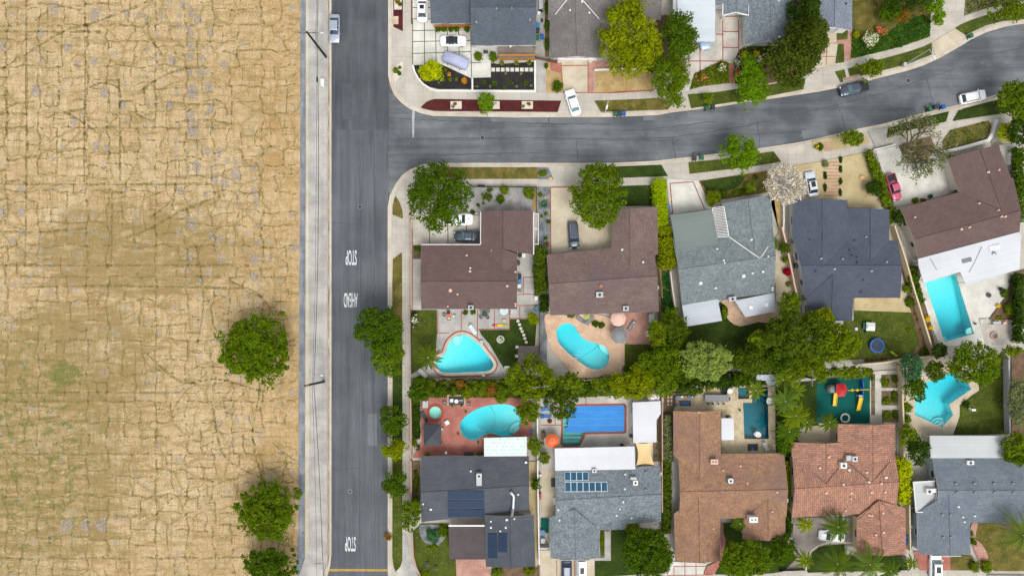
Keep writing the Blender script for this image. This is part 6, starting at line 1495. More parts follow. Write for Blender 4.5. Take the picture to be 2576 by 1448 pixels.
# H6
t(4,1)
h=House('tilted brown roofed house at the end of the white driveway','r_brown','offwhite','cream')
h.gable([(1020,1170),(2440,785),(2520,1465),(1245,1805)],'x',f=.62,pitch=.19); h.gable([(1612,545),(2250,368),(2412,793),(1752,970)],'y',f=.57,pitch=.2,lift=.02,ext='B',win=False); h.finish()
h.vents([(2122,718,'sq'),(2255,690),(2005,1110),(2248,1195),(2335,1275),(2288,1275),(1200,1285),(1885,1410),(1785,1435,'sq')],'peach')
dish(2490,1255,3.2,'round pale dish at the right edge of the tilted brown roof')
t(4,2)
fr=flatroof([(1245,358),(2505,22),(2540,60),(2520,490),(1842,685),(1775,520),(1312,655),(1250,440)],3.0,'m_white_t','large pale metal patio roof above the tilted rectangular pool')
X,Y=W(2205,215,3.05); MB().bbox((X,Y,3.05),(1.9,.9,.14),.04,.24).build('skylight',M['lamp_glass'],fr); X,Y=W(1855,375,3.02); MB().bbox((X,Y,3.03),(1.7,.75,.08),.03,.24).build('skylight',M['grey'],fr)
X,Y=W(2200,292,3.1); MB().lathe((X,Y,2.98),[(.36,0),(.36,.2),(.12,.34),(.02,.35)],16).build('roof_vent',M['steel'],fr)
for p,q in (((2045,205),(1950,412)),((1950,412),(1885,525)),((1395,350),(1480,500))):
    A=W(*p,3.05);B=W(*q,3.05); MB().tube(A+(3.04,),B+(3.04,),.03,n=5).build('cable',M['dark'],fr)
# H7
t(2,4)
h=House('dark grey house with black solar panels and a brick driveway','r_char','offwhite','lightgrey')
h.gable([(148,-58),(1500,-60),(1500,610),(148,768)],'x',f=.52,pitch=.2); h.gable([(945,680),(1562,672),(1582,1318),(958,1325)],'y',pitch=.2,lift=.35,f=.51); h.finish()
h.vents([(770,125),(268,605,'sq'),(170,535),(1365,418),(1022,755),(1222,735,'sq'),(1315,722),(1022,832),(1210,832),(1140,875),(1462,15,'sq')],'white')
h.solar([(478,368),(935,368),(940,478),(480,480)],6,1); h.solar([(480,492),(940,492),(942,592),(482,594)],6,1); h.solar([(482,605),(942,605),(945,703),(485,705)],6,1)
h.solar([(980,905),(1098,905),(1108,1218),(985,1218)],1,4); h.solar([(1112,905),(1228,905),(1228,1142),(1112,1142)],1,3)
acunit(875,175,0,'rooftop cooler joined to a grey duct on the solar panel roof',(.95,.95,.9),house=h,duct=(0,-1.1,.95,1.2))
dk=[Vector(h.at(1275,385)),Vector(h.at(1310,430)),Vector(h.at(1302,590)),Vector(h.at(1285,690))]; mb=MB(); z0=Vector((0,0,.35))
for a,b in zip(dk[:-1],dk[1:]): mb.tube(a+z0,b+z0,.26,n=12)
mb.lathe((dk[0].x,dk[0].y,dk[0].z+.2),[(.24,0),(.24,.5),(.02,.6)],12)
o=mb.build('air_duct',M['steel'],smooth=False); tag(o,'bent silver air duct lying on the solar panel roof','air duct')
flatroof([(490,805),(945,805),(955,1228),(503,1238)],2.9,'r_rusty','flat brown-grey porch roof left of the front gable','porch_roof','porch',trim='white')
A,B=W(490,815,3.0),W(942,808,3.0); MB().box(((A[0]+B[0])/2,(A[1]+B[1])/2,2.98),(B[0]-A[0],.26,.14)).build('parapet',M['white'],bpy.data.objects['porch_roof'])
# H7b
h=House('speckled grey house with bright blue roof panels','r_grey','cream','white')
h.gable([(1830,118),(3150,60),(3160,760),(1835,855)],'x',f=.48,pitch=.2); h.gable([(1762,700),(2385,858),(2385,1218),(1770,1222)],'y',pitch=.2,lift=.03,f=.51,ext='A',apex=(2072,600)); h.gable([(2385,560),(2680,560),(2680,862),(2385,862)],'y',pitch=.05,lift=.01,wall=False); h.finish()
h.solar([(1948,130),(2248,130),(2250,245),(1950,248)],4,1,'thermal','frame_white'); h.solar([(1950,258),(2485,256),(2488,382),(1952,388)],7,1,'thermal','frame_white')
h.vents([(1868,610),(1885,740)],'white'); t(3,4); h.vents([(135,165),(130,348),(110,510),(65,600),(25,680),(215,712)],'white'); h.vents([(390,142,'sq'),(390,360,'sq'),(390,690,'sq')],'grey')
acunit(258,262,0,'round topped grey cooler on the speckled grey roof',(.9,.9,.7),house=h,duct=(-.3,.7,1.1,.5)); dish(572,168,3.2,'pale dish at the right edge of the speckled grey roof')
t(2,4); acunit(2320,115,3.3,'cooler at the seam of the white patio roof and speckled grey roof',(.8,.7,.5))
p=W(2070,1240,1.2); MB().box((p[0],p[1]+.35,1.25),(5.2,.08,2.1)).build('garage_door',M['lightgrey'],h.root)
# white patio roofs by blue pool
t(2,3); flatroof([(1825,1290),(2830,1265),(2838,1552),(1830,1570)],3.35,'m_white','wide white patio roof between the blue pool and the grey house')
t(3,3); flatroof([(228,712),(580,695),(583,855),(530,935),(530,1212),(238,1222)],3.0,'m_white','tall white patio roof at the right end of the blue pool')
def sail(pts,h_,mat,label):
    P=[Vector(W(p[0],p[1],h_)+(h_,)) for p in pts]; root=empty('shade_sail',(P[0].x,P[0].y,.12),0,label,'shade sail')
    n=8; vs=[];fs=[]
    for j in range(n+1):
        for i in range(n+1):
            u,v=i/n,j/n; u2=.5+(u-.5)*(1-.28*math.sin(math.pi*v)); v2=.5+(v-.5)*(1-.12*math.sin(math.pi*u)); q=P[0].lerp(P[1],u2).lerp(P[3].lerp(P[2],u2),v2); vs.append((q.x,q.y,q.z-.25*math.sin(math.pi*u)*math.sin(math.pi*v)))
    for j in range(n):
        for i in range(n): k=j*(n+1)+i; fs.append((k,k+n+1,k+n+2,k+1))
    MB().add(vs,fs).build('canopy',M[mat],root,smooth=True)
    for p in P: MB().tube((p.x,p.y,.1),(p.x,p.y,h_+.05),.05).build('post',M['white'],root)
sail([(262,1215),(480,1215),(505,1500),(275,1502)],2.7,'tan','tan fabric shade sail hung below the tall white patio roof')
# H8
t(3,3)
h=House('rusty brown speckled house with a white chimney','r_tan','offwhite','lightgrey')
h.gable([(800,1368),(2135,1350),(2165,2150),(815,2190)],'x',f=.54,pitch=.2); h.gable([(742,820),(1338,815),(1338,1360),(742,1372)],'y',f=.53,pitch=.2,lift=.04,win=False,ext='B'); h.gable([(748,2110),(1325,2195),(1330,2705),(765,2705)],'y',f=.52,pitch=.2,lift=.02,ext='A'); h.gable([(1612,2190),(2150,2155),(2150,2435),(1615,2430)],'y',f=.56,pitch=.2,lift=.06,ext='A'); h.finish()
t(3,4); h.vents([(1365,115),(1668,275),(1240,845),(2040,388),(1980,632),(1580,60)],'peach'); t(3,3); h.vents([(1060,835)],'peach')
t(3,4); acunit(1448,238,0,'small blue-grey cooler on the rusty brown roof',(1.05,1.0,.7),'grey',house=h); dish(2165,500,3.2,'white dish at the right edge of the rusty brown roof')
h.chimney(1715,705,1.3,.8,1.3,'white'); h.chimney(1240,-5,1.1,.7,.8,'peach')
t(3,3); flatroof([(1345,912),(1500,912),(1505,1183),(1348,1185)],2.7,'m_white','small white rectangular awning beside the rusty brown roof')
# H9
t(4,4)
h=House('terracotta tiled house behind the teal play yard','r_tile','cream','cream')
h.gable([(-335,-60),(945,-160),(965,640),(-345,712)],'x',f=.5,pitch=.22); h.gable([(232,-465),(955,-468),(955,-160),(232,-105)],'y',f=.56,pitch=.22,lift=.03,ext='B'); h.gable([(-345,-235),(300,-235),(300,-108),(-345,-58)],'y',f=.62,pitch=.22,lift=.05,ext='B'); h.gable([(475,708),(1085,595),(1092,1165),(472,1172)],'y',f=.47,pitch=.22,lift=.02,ext='A',apex=(752,495)); h.finish()
for p,q in (((85,285),(240,90)),((360,20),(640,262)),((665,262),(890,10)),((750,495),(480,735)),((765,500),(935,680)),((85,285),(-20,190))):
    A=h.at(*p);B=h.at(*q); MB().tube((A[0],A[1],A[2]+.03),(B[0],B[1],B[2]+.03),.05,n=5).build('valley_flashing',M['dark'],h.root)
h.vents([(300,292,'sq'),(595,140,'sq'),(778,282,'sq'),(85,400,'sq'),(400,398,'sq'),(655,390,'sq'),(825,388,'sq'),(395,468),(330,618),(622,672),(798,650,'sq'),(710,925,'sq'),(805,893,'sq'),(5,85,'sq'),(655,683)],'peach'); h.vents([(620,262),(838,205,'sq'),(375,110,'sq')],'white')
t(4,3); h.vents([(118,1395,'sq')],'peach')
acunit(425,1410,0,'white cooler with round fan on the terracotta roof',(.95,.95,.8),house=h,duct=(-.9,.1,.9,.9)); t(4,4); acunit(285,45,0,'square white rooftop unit below the fan cooler on the terracotta roof',(1.1,1.0,.8),'white',house=h)
# H10
h=House('mid grey shingled house at the lower right corner','r_dgrey','bluewall','white')
h.gable([(1425,-40),(2760,-40),(2760,775),(1480,775)],'x',f=.47,pitch=.2); h.gable([(1228,650),(1895,775),(1905,1165),(1240,1165)],'y',f=.55,pitch=.2,lift=.03,ext='A'); h.finish()
h.vents([(1715,280,'sq'),(1945,280,'sq'),(2190,280,'sq'),(2430,280,'sq'),(1725,392,'sq'),(1950,395,'sq'),(2200,392,'sq'),(2435,395,'sq'),(1545,672,'sq'),(1645,675,'sq'),(1555,955,'sq'),(1650,955,'sq')],'grey'); h.vents([(1745,570),(1800,700),(1820,760),(1950,685)],'white')
acunit(1885,15,0,'white cooler near the patio roof on the mid grey house',(1.2,.7,.5),'white',house=h)
fr=flatroof([(1180,262),(1455,250),(1460,640),(1215,640)],2.85,'m_grey','small flat grey roof carrying rooftop equipment','flat_roof','flat roof',mside='bluewall')
for p,q in (((1180,262),(1455,248)),((1180,262),(1215,640)),((1215,640),(1460,640)),((1460,640),(1475,330))):
    A=W(*p,2.95);B=W(*q,2.95); MB().box(((A[0]+B[0])/2,(A[1]+B[1])/2,2.98),(math.hypot(B[0]-A[0],B[1]-A[1]),.14,.22),math.atan2(B[1]-A[1],B[0]-A[0])).build('parapet',M['white'],fr)
acunit(1355,368,2.85,'white fan unit on the small flat grey roof',(.95,.95,.8),'white',duct=(.9,.1,.9,.7)); clutter(1385,480,(.5,1.4,.4),'grey','long grey duct box below the white fan unit','duct_box','duct box',2.85)
t(4,3); flatroof([(1390,1130),(2310,1130),(2330,1410),(1400,1412)],3.05,'m_grey','long light grey patio roof beside the zigzag pool lawn')
t(4,4); p=W(1560,1190,1.2); MB().box((p[0],p[1]+.35,1.25),(4.8,.08,2.1)).build('garage_door',M['white'],h.root)
# awning striped C, gazebo, deck umbrella
def awnmat():
    m,nt,b=newmat('awning_mint_print'); bt=N(nt,'ShaderNodeTexBrick'); bt.offset=.5; bt.inputs['Scale'].default_value=1; bt.inputs['Brick Width'].default_value=.5; bt.inputs['Row Height'].default_value=.62; bt.inputs['Mortar Size'].default_value=.11; bt.inputs['Mortar Smooth'].default_value=.4
    bt.inputs['Color1'].default_value=cc((176,222,208)); bt.inputs['Color2'].default_value=cc((216,232,226)); bt.inputs['Mortar'].default_value=cc((232,232,232)); nt.links.new(pos(nt),bt.inputs['Vector']); nt.links.new(bt.outputs[0],b.inputs['Base Color']); b.inputs['Roughness'].default_value=.8; return m
M['awning']=awnmat()
t(2,3); flatroof([(935,1158),(1475,1145),(1475,1385),(938,1390)],2.9,'awning','white awning with a mint print beside the kidney pool','awning','awning')
def gazebo(pts,h_,mat,label):
    P=[Vector(W(*p,h_)) for p in pts]; c=sum(P,Vector((0,0)))/4; root=empty('gazebo',(c.x,c.y,.15),0,label,'gazebo')
    mb=MB(); vs=[(p.x,p.y,h_) for p in P]+[(p.x,p.y,h_-.22) for p in P]+[(c.x,c.y,h_+.75)]
    mb.add(vs,[(0,1,8),(1,2,8),(2,3,8),(3,0,8)]+[(i,i+4,(i+1)%4+4,(i+1)%4) for i in range(4)]); mb.build('canopy',M[mat],root)
    for p in P: q=c+(p-c)*.93; MB().box((q.x,q.y,h_/2),(.09,.09,h_)).build('post',M['black'],root)
gazebo([(175,992),(395,990),(396,1255),(176,1258)],2.5,'dark_canopy' if 0 else 'dark','dark square gazebo on the red brick patio')
# ================================================================ vehicles
CP={}
for nm,c,mt in (('white',(238,240,242),0),('silver',(168,178,192),.4),('silverw',(206,212,220),.2),('black',(34,38,44),.1),('slate',(66,76,88),.4),('navy',(40,52,78),.2),('pink',(178,72,98),0),('bluegrey',(160,184,210),.2)): CP[nm]=carpaint('car_paint_'+nm,c,mt)
t(1,0); car(1628,355,-90,5.0,'silver sedan parked alone at the kerb of the main street',CP['silver'],'sedan')
t(2,0); car(158,100,90,4.75,'white sedan with black sunroof on the turf jointed driveway',CP['white'],'sedan',sun=True,z=.14)
car(548,515,0,4.55,'white convertible with black soft top on the gridded driveway',CP['white'],'convertible',roofc='black',z=.14)
covered_car(580,757,-21,4.6,'car under a pale lilac cover beside the lime round tree',plain('lilac_cover',(178,184,214),.8,var=.1))
car(2055,1285,107,4.75,'white sedan parked at an angle across the driveway mouth',CP['white'],'sedan',z=.1,glass='carglass_pale')
t(3,0); car(1128,455,-80,4.7,'pale blue car with only its nose showing below the carport roof',CP['bluegrey'],'sedan',z=.14)
t(4,0); car(448,1108,193,5.0,'black pickup truck parked on the curved street',CP['slate'],'pickup',1.95,glass='carglass_pale'); car(1945,1215,12,4.7,'white family car parked at the lower kerb of the curved street',CP['white'],'wagon',1.85)
t(2,1); car(610,1308,0,5.2,'white pickup truck half hidden under the big round tree',CP['white'],'pickup',2.0,z=.14,glass='carglass')
t(2,2); car(742,72,180,5.2,'black pickup truck nosing out from the brown roof',CP['slate'],'pickup',1.95,z=.14,glass='carglass_pale')
car(2062,58,-86,4.75,'dark grey car alone on the tan driveway',CP['slate'],'suv',1.85,z=.14)
t(3,1); car(2485,868,100,4.5,'silver white car with a big black sunroof by the pale blossom tree',CP['silverw'],'sedan',z=.14,sun='big')
t(4,1); car(945,905,-72,4.9,'pink pickup truck with an open dark bed beside the hedge',CP['pink'],'pickup',1.75,z=.15)
X,Y=W(890,810,1.2)
t(2,4); car(1975,1395,-90,4.6,'dark navy car on the driveway below the speckled grey house',CP['navy'],'sedan',z=.14); car(2165,1385,-90,4.7,'white boxy suv with a small dark sunroof beside the navy car',CP['white'],'suv',1.8,z=.14,sun=True)
t(4,4); car(1475,1325,90,4.7,'white suv on the brick driveway at the lower right',CP['white'],'suv',1.95,z=.15,sun=True,glass='carglass_pale'); car(165,945,175,4.6,'white car parked under the palm on the curved paver drive',CP['white'],'sedan',z=.14)
t(4,1); car(1255,650,10,3.4,'small pale trailer car beneath the bare twisted tree',CP['silverw'],'van',1.5,name='covered_trailer') if 0 else clutter(1250,655,(1.8,1.1,.8),'steel','pale metal tool chest beneath the bare twisted tree','storage_box','storage box',rz=12)
# ================================================================ bins
for c,r,x,y,a,m,l in (
 (2,0,1615,325,0,'skyblue','pale blue bin nearest the dark grey roof edge'),(2,0,1668,465,10,'blue','darker blue bin beside a small green bin in the side yard'),(2,0,1607,475,0,'green','small green bin against the dark grey house'),(2,0,1608,385,0,'binblack','black bin below the pale blue bin in the side yard'),
 (3,0,12,1430,5,'green','green kerb bin at the left of three by the straw bed lawn'),(3,0,65,1432,0,'binblack','black kerb bin in the middle of three by the straw bed lawn'),(3,0,120,1428,-6,'blue','blue kerb bin at the right of three by the straw bed lawn'),
 (3,0,1165,1358,8,'green','green kerb bin beside the small round shrub'),(3,0,1240,1344,8,'binblack','black kerb bin beside the small round shrub'),
 (3,0,2300,92,0,'blue','blue bin against the grey house by the conifers'),(4,0,1908,448,25,'green','green bin alone at the upper kerb of the bend'),
 (4,0,1392,1368,14,'green','green kerb bin left of the white car on the bend'),(4,0,1460,1340,14,'binblack','black kerb bin between a green and a blue bin near the white car'),(4,0,1560,1342,14,'blue','blue kerb bin nearest the white car on the bend'),
 (3,1,1008,545,5,'binblack','black kerb bin by the lawn with the feathery tree'),(3,1,1100,532,5,'green','green kerb bin by the lawn with the feathery tree'),
 (3,1,485,1108,0,'green','green bin against the clipped lime hedge'),(3,1,680,1152,0,'skyblue','pale blue bin on the right side of the clipped lime hedge'),
 (2,2,1595,985,0,'teal','turquoise bin at the patio corner of the brown corner house'),(4,4,1100,945,0,'blue','blue bin between the terracotta house and block wall'),(4,4,1102,1010,0,'blue','lower blue bin between the terracotta house and block wall')):
    t(c,r); bin_(x,y,a,m,l,z=.14 if y<1340 or c==2 else .12,s=1.0)
# ================================================================ trees
def T(c,r,*a,**k): t(c,r); return tree(*a,**k)
T(2,0,290,885,138,4.2,'f_lime','bright lime round tree in the black mulch corner bed',leaf=.3,cat='tree')
T(2,0,965,1290,120,4.5,'f_bright','light green street tree rising from the red mulch strip',style='loose',leaf=.26)
T(3,0,190,470,375,8.5,'f_yellow','huge lime yellow tree in front of the taupe house',ry=460,leaf=.42,lobr=1.0)
T(3,0,820,440,220,9,'f_deep','upper of two dark trees overlapping the pale carport',ry=290,leaf=.36,lobr=.85)
T(3,0,700,950,205,8,'f_green','lower of two dark trees reaching over the parkway lawn',ry=370,leaf=.36,lobr=.85)
T(3,0,1730,1010,210,6,'f_bright','feathery bright green street tree on the curved street',style='loose',ry=320,leaf=.28)
T(3,0,2240,780,320,11,'f_pine','broad olive conifer above the curved street',ry=300,leaf=.42,lobr=.9,style='round')
T(3,0,2480,430,270,12,'f_pine','taller olive conifer beside the blue-grey house',ry=310,leaf=.42,lobr=.8,style='conifer',dens=1.5)
T(3,0,2440,110,190,9,'f_dark','dark conifer by the blue bin',ry=210,leaf=.4,lobr=.7,style='conifer')
T(3,0,1190,1242,72,2.6,'f_mid','small round shrub tree on the parkway lawn',leaf=.24)
T(3,0,445,872,52,1.8,'f_dark','dark rounded bush right of the lime yellow tree',leaf=.24)
T(4,0,670,855,160,4.5,'f_mid','thin leafy street tree above the black pickup truck',style='loose',ry=125,leaf=.26)
T(4,0,1110,-40,300,8,'f_dark','dark tree at the top edge above the patchy lawn',ry=160,leaf=.4,lobr=.8)
T(4,0,880,140,130,3.5,'f_deep','deep green shrub tree on the patchy lawn',leaf=.32)
T(4,0,1060,190,95,2.6,'f_rust','rusty red shrub on the patchy lawn',leaf=.26)
T(4,0,1440,40,110,6,'f_bright','bright green tree beside the pale curved steps',ry=130,style='round',leaf=.3)
T(4,0,1500,220,70,4,'f_bright','bright green lower clump beside the pale curved steps',ry=90,leaf=.28)
T(4,0,2420,130,200,6,'f_mid','feathery tree at the upper right parkway',style='loose',ry=130,leaf=.28)
T(4,0,2500,1250,235,9,'f_green','large round tree at the right edge below the white car',ry=240,leaf=.4,lobr=.8)
T(4,1,2520,190,130,6,'f_dark','dark tree at the right edge beside the yellow shrub',ry=180,leaf=.34)
T(4,1,2355,235,118,3.2,'f_lime','yellow-green round shrub by the low white wall',leaf=.26)
T(4,1,415,290,150,4.2,'f_mid','young street tree on the sandy parkway strip',style='loose',ry=110,leaf=.26)
T(2,1,372,1020,372,9,'f_deep','largest dense round tree at the street corner',ry=410,leaf=.38,lobr=.75)
T(2,1,2370,1010,325,8,'f_green','broad loose tree over the tan driveway',ry=390,leaf=.36,lobr=.6)
T(3,1,1570,470,235,6.5,'f_bright','spiky bright green street tree leaning over the curved street',style='loose',ry=240,leaf=.28)
T(3,1,1725,250,75,5,'f_bright','dummy') if 0 else None
t(3,1); T(3,1,1235,1040,92,2.2,'f_gold','golden green dome shrub at the trellis house corner',leaf=.24); T(3,1,1705,915,72,2.0,'f_mid','round shrub in the middle of the front bed',leaf=.22); T(3,1,1375,1000,42,1.2,'f_deep','small dark round shrub in the front bed',leaf=.2)
T(3,2,1985,158,62,2.2,'f_mid','bright round shrub on the side of the green-grey roof',leaf=.22); T(3,2,2130,220,68,2.6,'f_olive','olive shrub on the tan block wall',ry=80,leaf=.22); T(3,2,2140,370,30,1.5,'f_gold','small golden shrub below the olive shrub',leaf=.18)
t(3,2); bush(2175,518,55,'f_crimson','crimson flowering shrub by the tan block wall',h=1.3,name='bougainvillea'); bush(2180,675,32,'f_mid','small spiky shrub near the crimson shrub',h=.7)
t(3,1); bare_tree(2170,850,255,7,'bare pale blossom tree between the green-grey and slate roofs','bark_pale','f_blossom',2700,.17,n0=9,spread=.8,th=.26)
t(4,1); bare_tree(1230,380,390,7,'twisted bare tree with sparse leaves over the front bed','bark','f_sage',1700,.2,n0=7,spread=.7,th=.34)
T(3,2,2200,920,125,8,'f_green','tall green tree at the corner of the tan wall',ry=190,leaf=.32)
T(3,2,2330,1330,420,9,'f_olive','great olive tree with rusty tips behind the slate-blue house',ry=300,leaf=.38,lobr=.7)
T(4,2,220,1400,290,8.5,'f_gold','golden green tree beside the back lawn with the trampoline',ry=250,leaf=.38,lobr=.7)
T(4,2,60,1110,120,7,'f_yellow','yellow green tree touching the slate-blue roof',ry=130,leaf=.34)
T(3,3,1160,190,310,9,'f_pale','pale sage green dome tree behind the lawn',ry=200+40,leaf=.3,lobr=.45,dens=1.15)
T(3,3,650,180,280,7,'f_green','mid green tree left of the pale dome tree',ry=240,leaf=.34,style='loose',dens=1.5)
T(3,3,230,470,300,6.5,'f_yellow','yellow green tree behind the tall white patio roof',ry=180,leaf=.34,lobr=.6)
T(3,3,590,470,180,6,'f_mid','green tree above the dark slatted fence',ry=150,leaf=.32)
T(3,3,1740,190,230,7,'f_olive','olive tree right of the pale dome tree',ry=190,leaf=.34)
T(3,3,2060,200,170,7,'f_deep','deep green tree above the white shed roof',ry=170,leaf=.34)
T(3,3,2400,200,240,7,'f_gold','yellowish tree above the dark palm grove',ry=200,leaf=.34)
T(3,3,1380,450,230,4,'f_dark','dark low shrubs below the pale dome tree',ry=75,leaf=.3)
T(3,3,960,560,130,3.4,'f_deep','dark green shrub beside the outdoor sofa',ry=75,leaf=.28)
T(3,3,1200,520,60,2.5,'f_mid','small bright shrub above the outdoor bar',leaf=.24)
T(3,2,530,1300,120,6,'f_gold','golden tree beside the white grill cabinet',ry=180,leaf=.32)
T(3,2,780,1270,150,6,'f_olive','olive tree at the foot of the side hedge',ry=200,leaf=.32)
T(2,3,1530,400,290,8,'f_gold','big golden green tree between the two curved pools',ry=270,leaf=.36,lobr=.62)
T(2,3,1490,840,150,6,'f_mid','drooping green tree right of the kidney pool',style='loose',ry=160,leaf=.3,dens=1.4)
T(2,3,2000,480,230,6.5,'f_mid','spreading green tree below the peanut pool deck',ry=130,leaf=.32,style='loose',dens=1.5)
T(2,3,1920,720,190,6.5,'f_olive','wispy olive tree over the corner of the blue pool',style='loose',ry=230,leaf=.28)
T(2,3,2450,480,170,4,'f_mid','low green tree above the blue pool deck',ry=90,leaf=.3); T(2,3,2250,560,150,3.5,'f_deep','dark hedge tree above the blue pool',ry=70,leaf=.3)
T(2,3,120,540,135,5,'f_deep','dark round tree at the brick patio corner',ry=150,leaf=.32)
for i,(x,y,r_,m,l) in enumerate(((390,560,90,'f_deep','dark shrub above the brick patio, nearest its fire pit'),(560,560,75,'f_olive','olive shrub directly above the fire pit'),(720,590,90,'f_gold','golden shrub right of the fire pit'),(900,520,100,'f_mid','round shrub midway along the strip below the triangular pool'),(1040,560,90,'f_rust','rusty shrub along the strip below the triangular pool'),(1180,560,80,'f_green','green shrub left of the big golden green tree'),(640,480,70,'f_rust','brownish shrub below the triangular pool wall'),(1150,670,75,'f_mid','low shrub touching the top of the brick patio'),(270,470,60,'f_mid','small shrub at the left of the strip below the triangular pool'))):
    t(2,3); bush(x,y,r_,m,l,h=1.5,leaf=.24)
T(2,3,1570,1260,85,4,'f_mid','green tree right of the mint print awning',ry=120,leaf=.28); T(2,3,1690,1410,70,3,'f_mid','small tree left of the wide white patio roof',leaf=.26)
T(2,4,1590,290,55,2.5,'f_deep','small round shrub on the narrow white fence',ry=80,leaf=.24)
t(2,3); palm(230,150,230,4.5,'feathery palm at the corner of the triangular pool','f_olive',18,'palm_tree')
T(2,2,1545,1105,75,3,'f_yellow','lime tree at the corner of the stepping stone lawn',leaf=.26)
T(1,3,2140,-120,320,8.5,'f_green','wide street tree overhanging the main street',ry=330,leaf=.36,lobr=.7) if 0 else None
T(1,2,2200,1230,300,8.5,'f_deep','wide street tree overhanging the main street',ry=280,leaf=.36,lobr=.7)
T(1,3,2290,120,190,6.5,'f_green','smaller tree just below the wide overhanging street tree',ry=290,leaf=.34,lobr=.6)
T(1,3,2365,935,165,5,'f_deep','upper round dark street tree on the narrow lawn strip',ry=185,leaf=.32)
T(1,3,2388,1310,145,4.5,'f_yellow','bright lime street tree between two dark ones',ry=140,leaf=.3)
T(1,4,2405,290,145,4.5,'f_deep','lower round dark street tree on the narrow lawn strip',ry=160,leaf=.32)
T(2,4,20,690,125,5,'f_green','dark tree at the left corner of the solar panel house',ry=190,leaf=.32) ; t(1,4); 
agave(2310,950,75,'brown tufted plant on the lower lawn strip','f_rust',n=22,h=.8); 
t(2,4); bush(75,490,50,'f_yellow','yellow green shrub left of the solar panel house',h=1.2)
T(1,2,670+0,0,1,1,'f_deep','x') if 0 else None
# field trees
T(1,3,625,50,450,6.5,'f_green','largest green tree in the dry field',style='loose',ry=450,leaf=.4,dens=1.5,lobr=.75)
T(1,4,770,650,400,6,'f_green','middle tree at the edge of the dry field',style='loose',ry=370,leaf=.38,dens=1.4,lobr=.7)
T(1,4,820,1350,320,5.5,'f_deep','lowest tree of the dry field at the picture bottom',style='loose',ry=280,leaf=.38,dens=1.4,lobr=.65)
T(4,3,1165,270,125,7,'f_blue','bluish green tree on the left of the zigzag pool deck',ry=170,leaf=.32)
T(4,3,1200,540,135,6,'f_deep','dark tree overhanging the left side of the zigzag pool',ry=160,leaf=.32)
T(4,3,1460,320,120,5,'f_olive','bronze olive shrub tree above the zigzag pool',ry=125,leaf=.3)
T(4,3,1950,230,320,8,'f_green','big rounded green tree above the zigzag pool',ry=250,leaf=.38,lobr=.62)
T(4,3,1500,60,90,4,'f_dark','dark shrub left of the big rounded tree',leaf=.28)
T(4,3,1110,1140,115,5,'f_mid','green tree at the right corner of the terracotta house',ry=150,leaf=.32); T(4,3,1240,1330,140,6,'f_dark','dark tree beside the long light grey patio roof',ry=150,leaf=.32)
T(4,3,2450,1280,140,6,'f_mid','green tree at the right edge below the back lawn',ry=200,leaf=.32); T(4,3,2500,700,120,5,'f_sage','greyish shrub tree at the right edge beside the back lawn',ry=300,leaf=.32)
T(4,3,2440,60,120,4,'f_gold','golden shrub above the back lawn corner',ry=60,leaf=.28)
T(4,3,330,330,330,6.5,'f_gold','long golden tree mass above the teal play yard',ry=75,leaf=.34) ; T(4,3,10,360,80,5,'f_mid','green tree at the left corner of the play yard',ry=110,leaf=.3)
t(4,3); bush(1105,780,60,'f_mid','shrub below the yellow ball on the deck edge',h=1); bush(1110,920,50,'f_mid','lower shrub on the left deck edge of the zigzag pool',h=1)
T(3,4,400,1170,310,8,'f_deep','big leafy tree on the lawn beside the small white planters',ry=300,leaf=.36,lobr=.5) 
T(3,4,1640,1230,320,7.5,'f_green','broad tree on the front lawn of the rusty brown house',ry=220,leaf=.34,lobr=.5)
T(3,4,2110,1130,180,6,'f_deep','darker tree right of the broad front lawn tree',ry=170,leaf=.32,style='loose',dens=1.3)
T(3,4,250,880,100,3,'f_mid','rounded shrub above the big leafy tree',leaf=.26); T(2,4,0,0,1,1,'f_mid','x') if 0 else None
t(4,4)
T(4,4,2500,-60,180,6,'f_deep','dark tree above the mid grey roof at the right edge',ry=110,leaf=.32)
palm(2560,930,380,6.5,'tall palm at the lower right edge','f_palm',20); palm(240,830,240,5.0,'dark palm in front of the terracotta house','f_deep',22); t(3,4); palm(2410,800,160,3.2,'yellow green palm by the terracotta house corner','f_yellow',16); palm(1580,790,140,3.0,'broad leaved palm by the white chimney','f_olive',14,wide=.7)
t(4,4); palm(230,1290,330,5,'arching palm at the left of the bottom palm row','f_olive',18); palm(640,1300,300,5,'arching palm in the middle of the bottom palm row','f_palm',18); palm(1170,1290,130,3.4,'small golden palm by the brick driveway','f_gold',14)
palm(-170,1250,170,4,'orange tinged palm in the curved drive bed','f_gold',16); palm(900,1380,200,4,'palm at the right of the bottom palm row','f_deep',16)
t(3,3); palm(2150,700,250,6,'upper palm of the dark grove by the teal pool','f_palm',20); palm(2280,880,260,5.5,'golden palm in the middle of the dark grove','f_gold',20); palm(2200,1080,230,5,'lower palm of the dark grove','f_deep',20); palm(1780,560,190,5,'palm reaching over the long teal pool','f_mid',16); palm(2250,560,220,5,'palm above the upper palm of the grove','f_mid',18); palm(2120,430,190,4.5,'palm draped over the white shed roof','f_green',16)
palm(2420,960,170,4,'palm near the concrete yard of the terracotta house','f_olive',16)
t(4,3); palm(130,960,170,4,'palm at the lower left of the teal play yard','f_olive',18)
T(3,3,2130,1220,110,4,'f_deep','dark shrub at the bottom of the palm grove',ry=140,leaf=.28)
T(3,3,2250,300,240,6,'f_mid','green tree filling the gap above the palms',ry=170,leaf=.34)
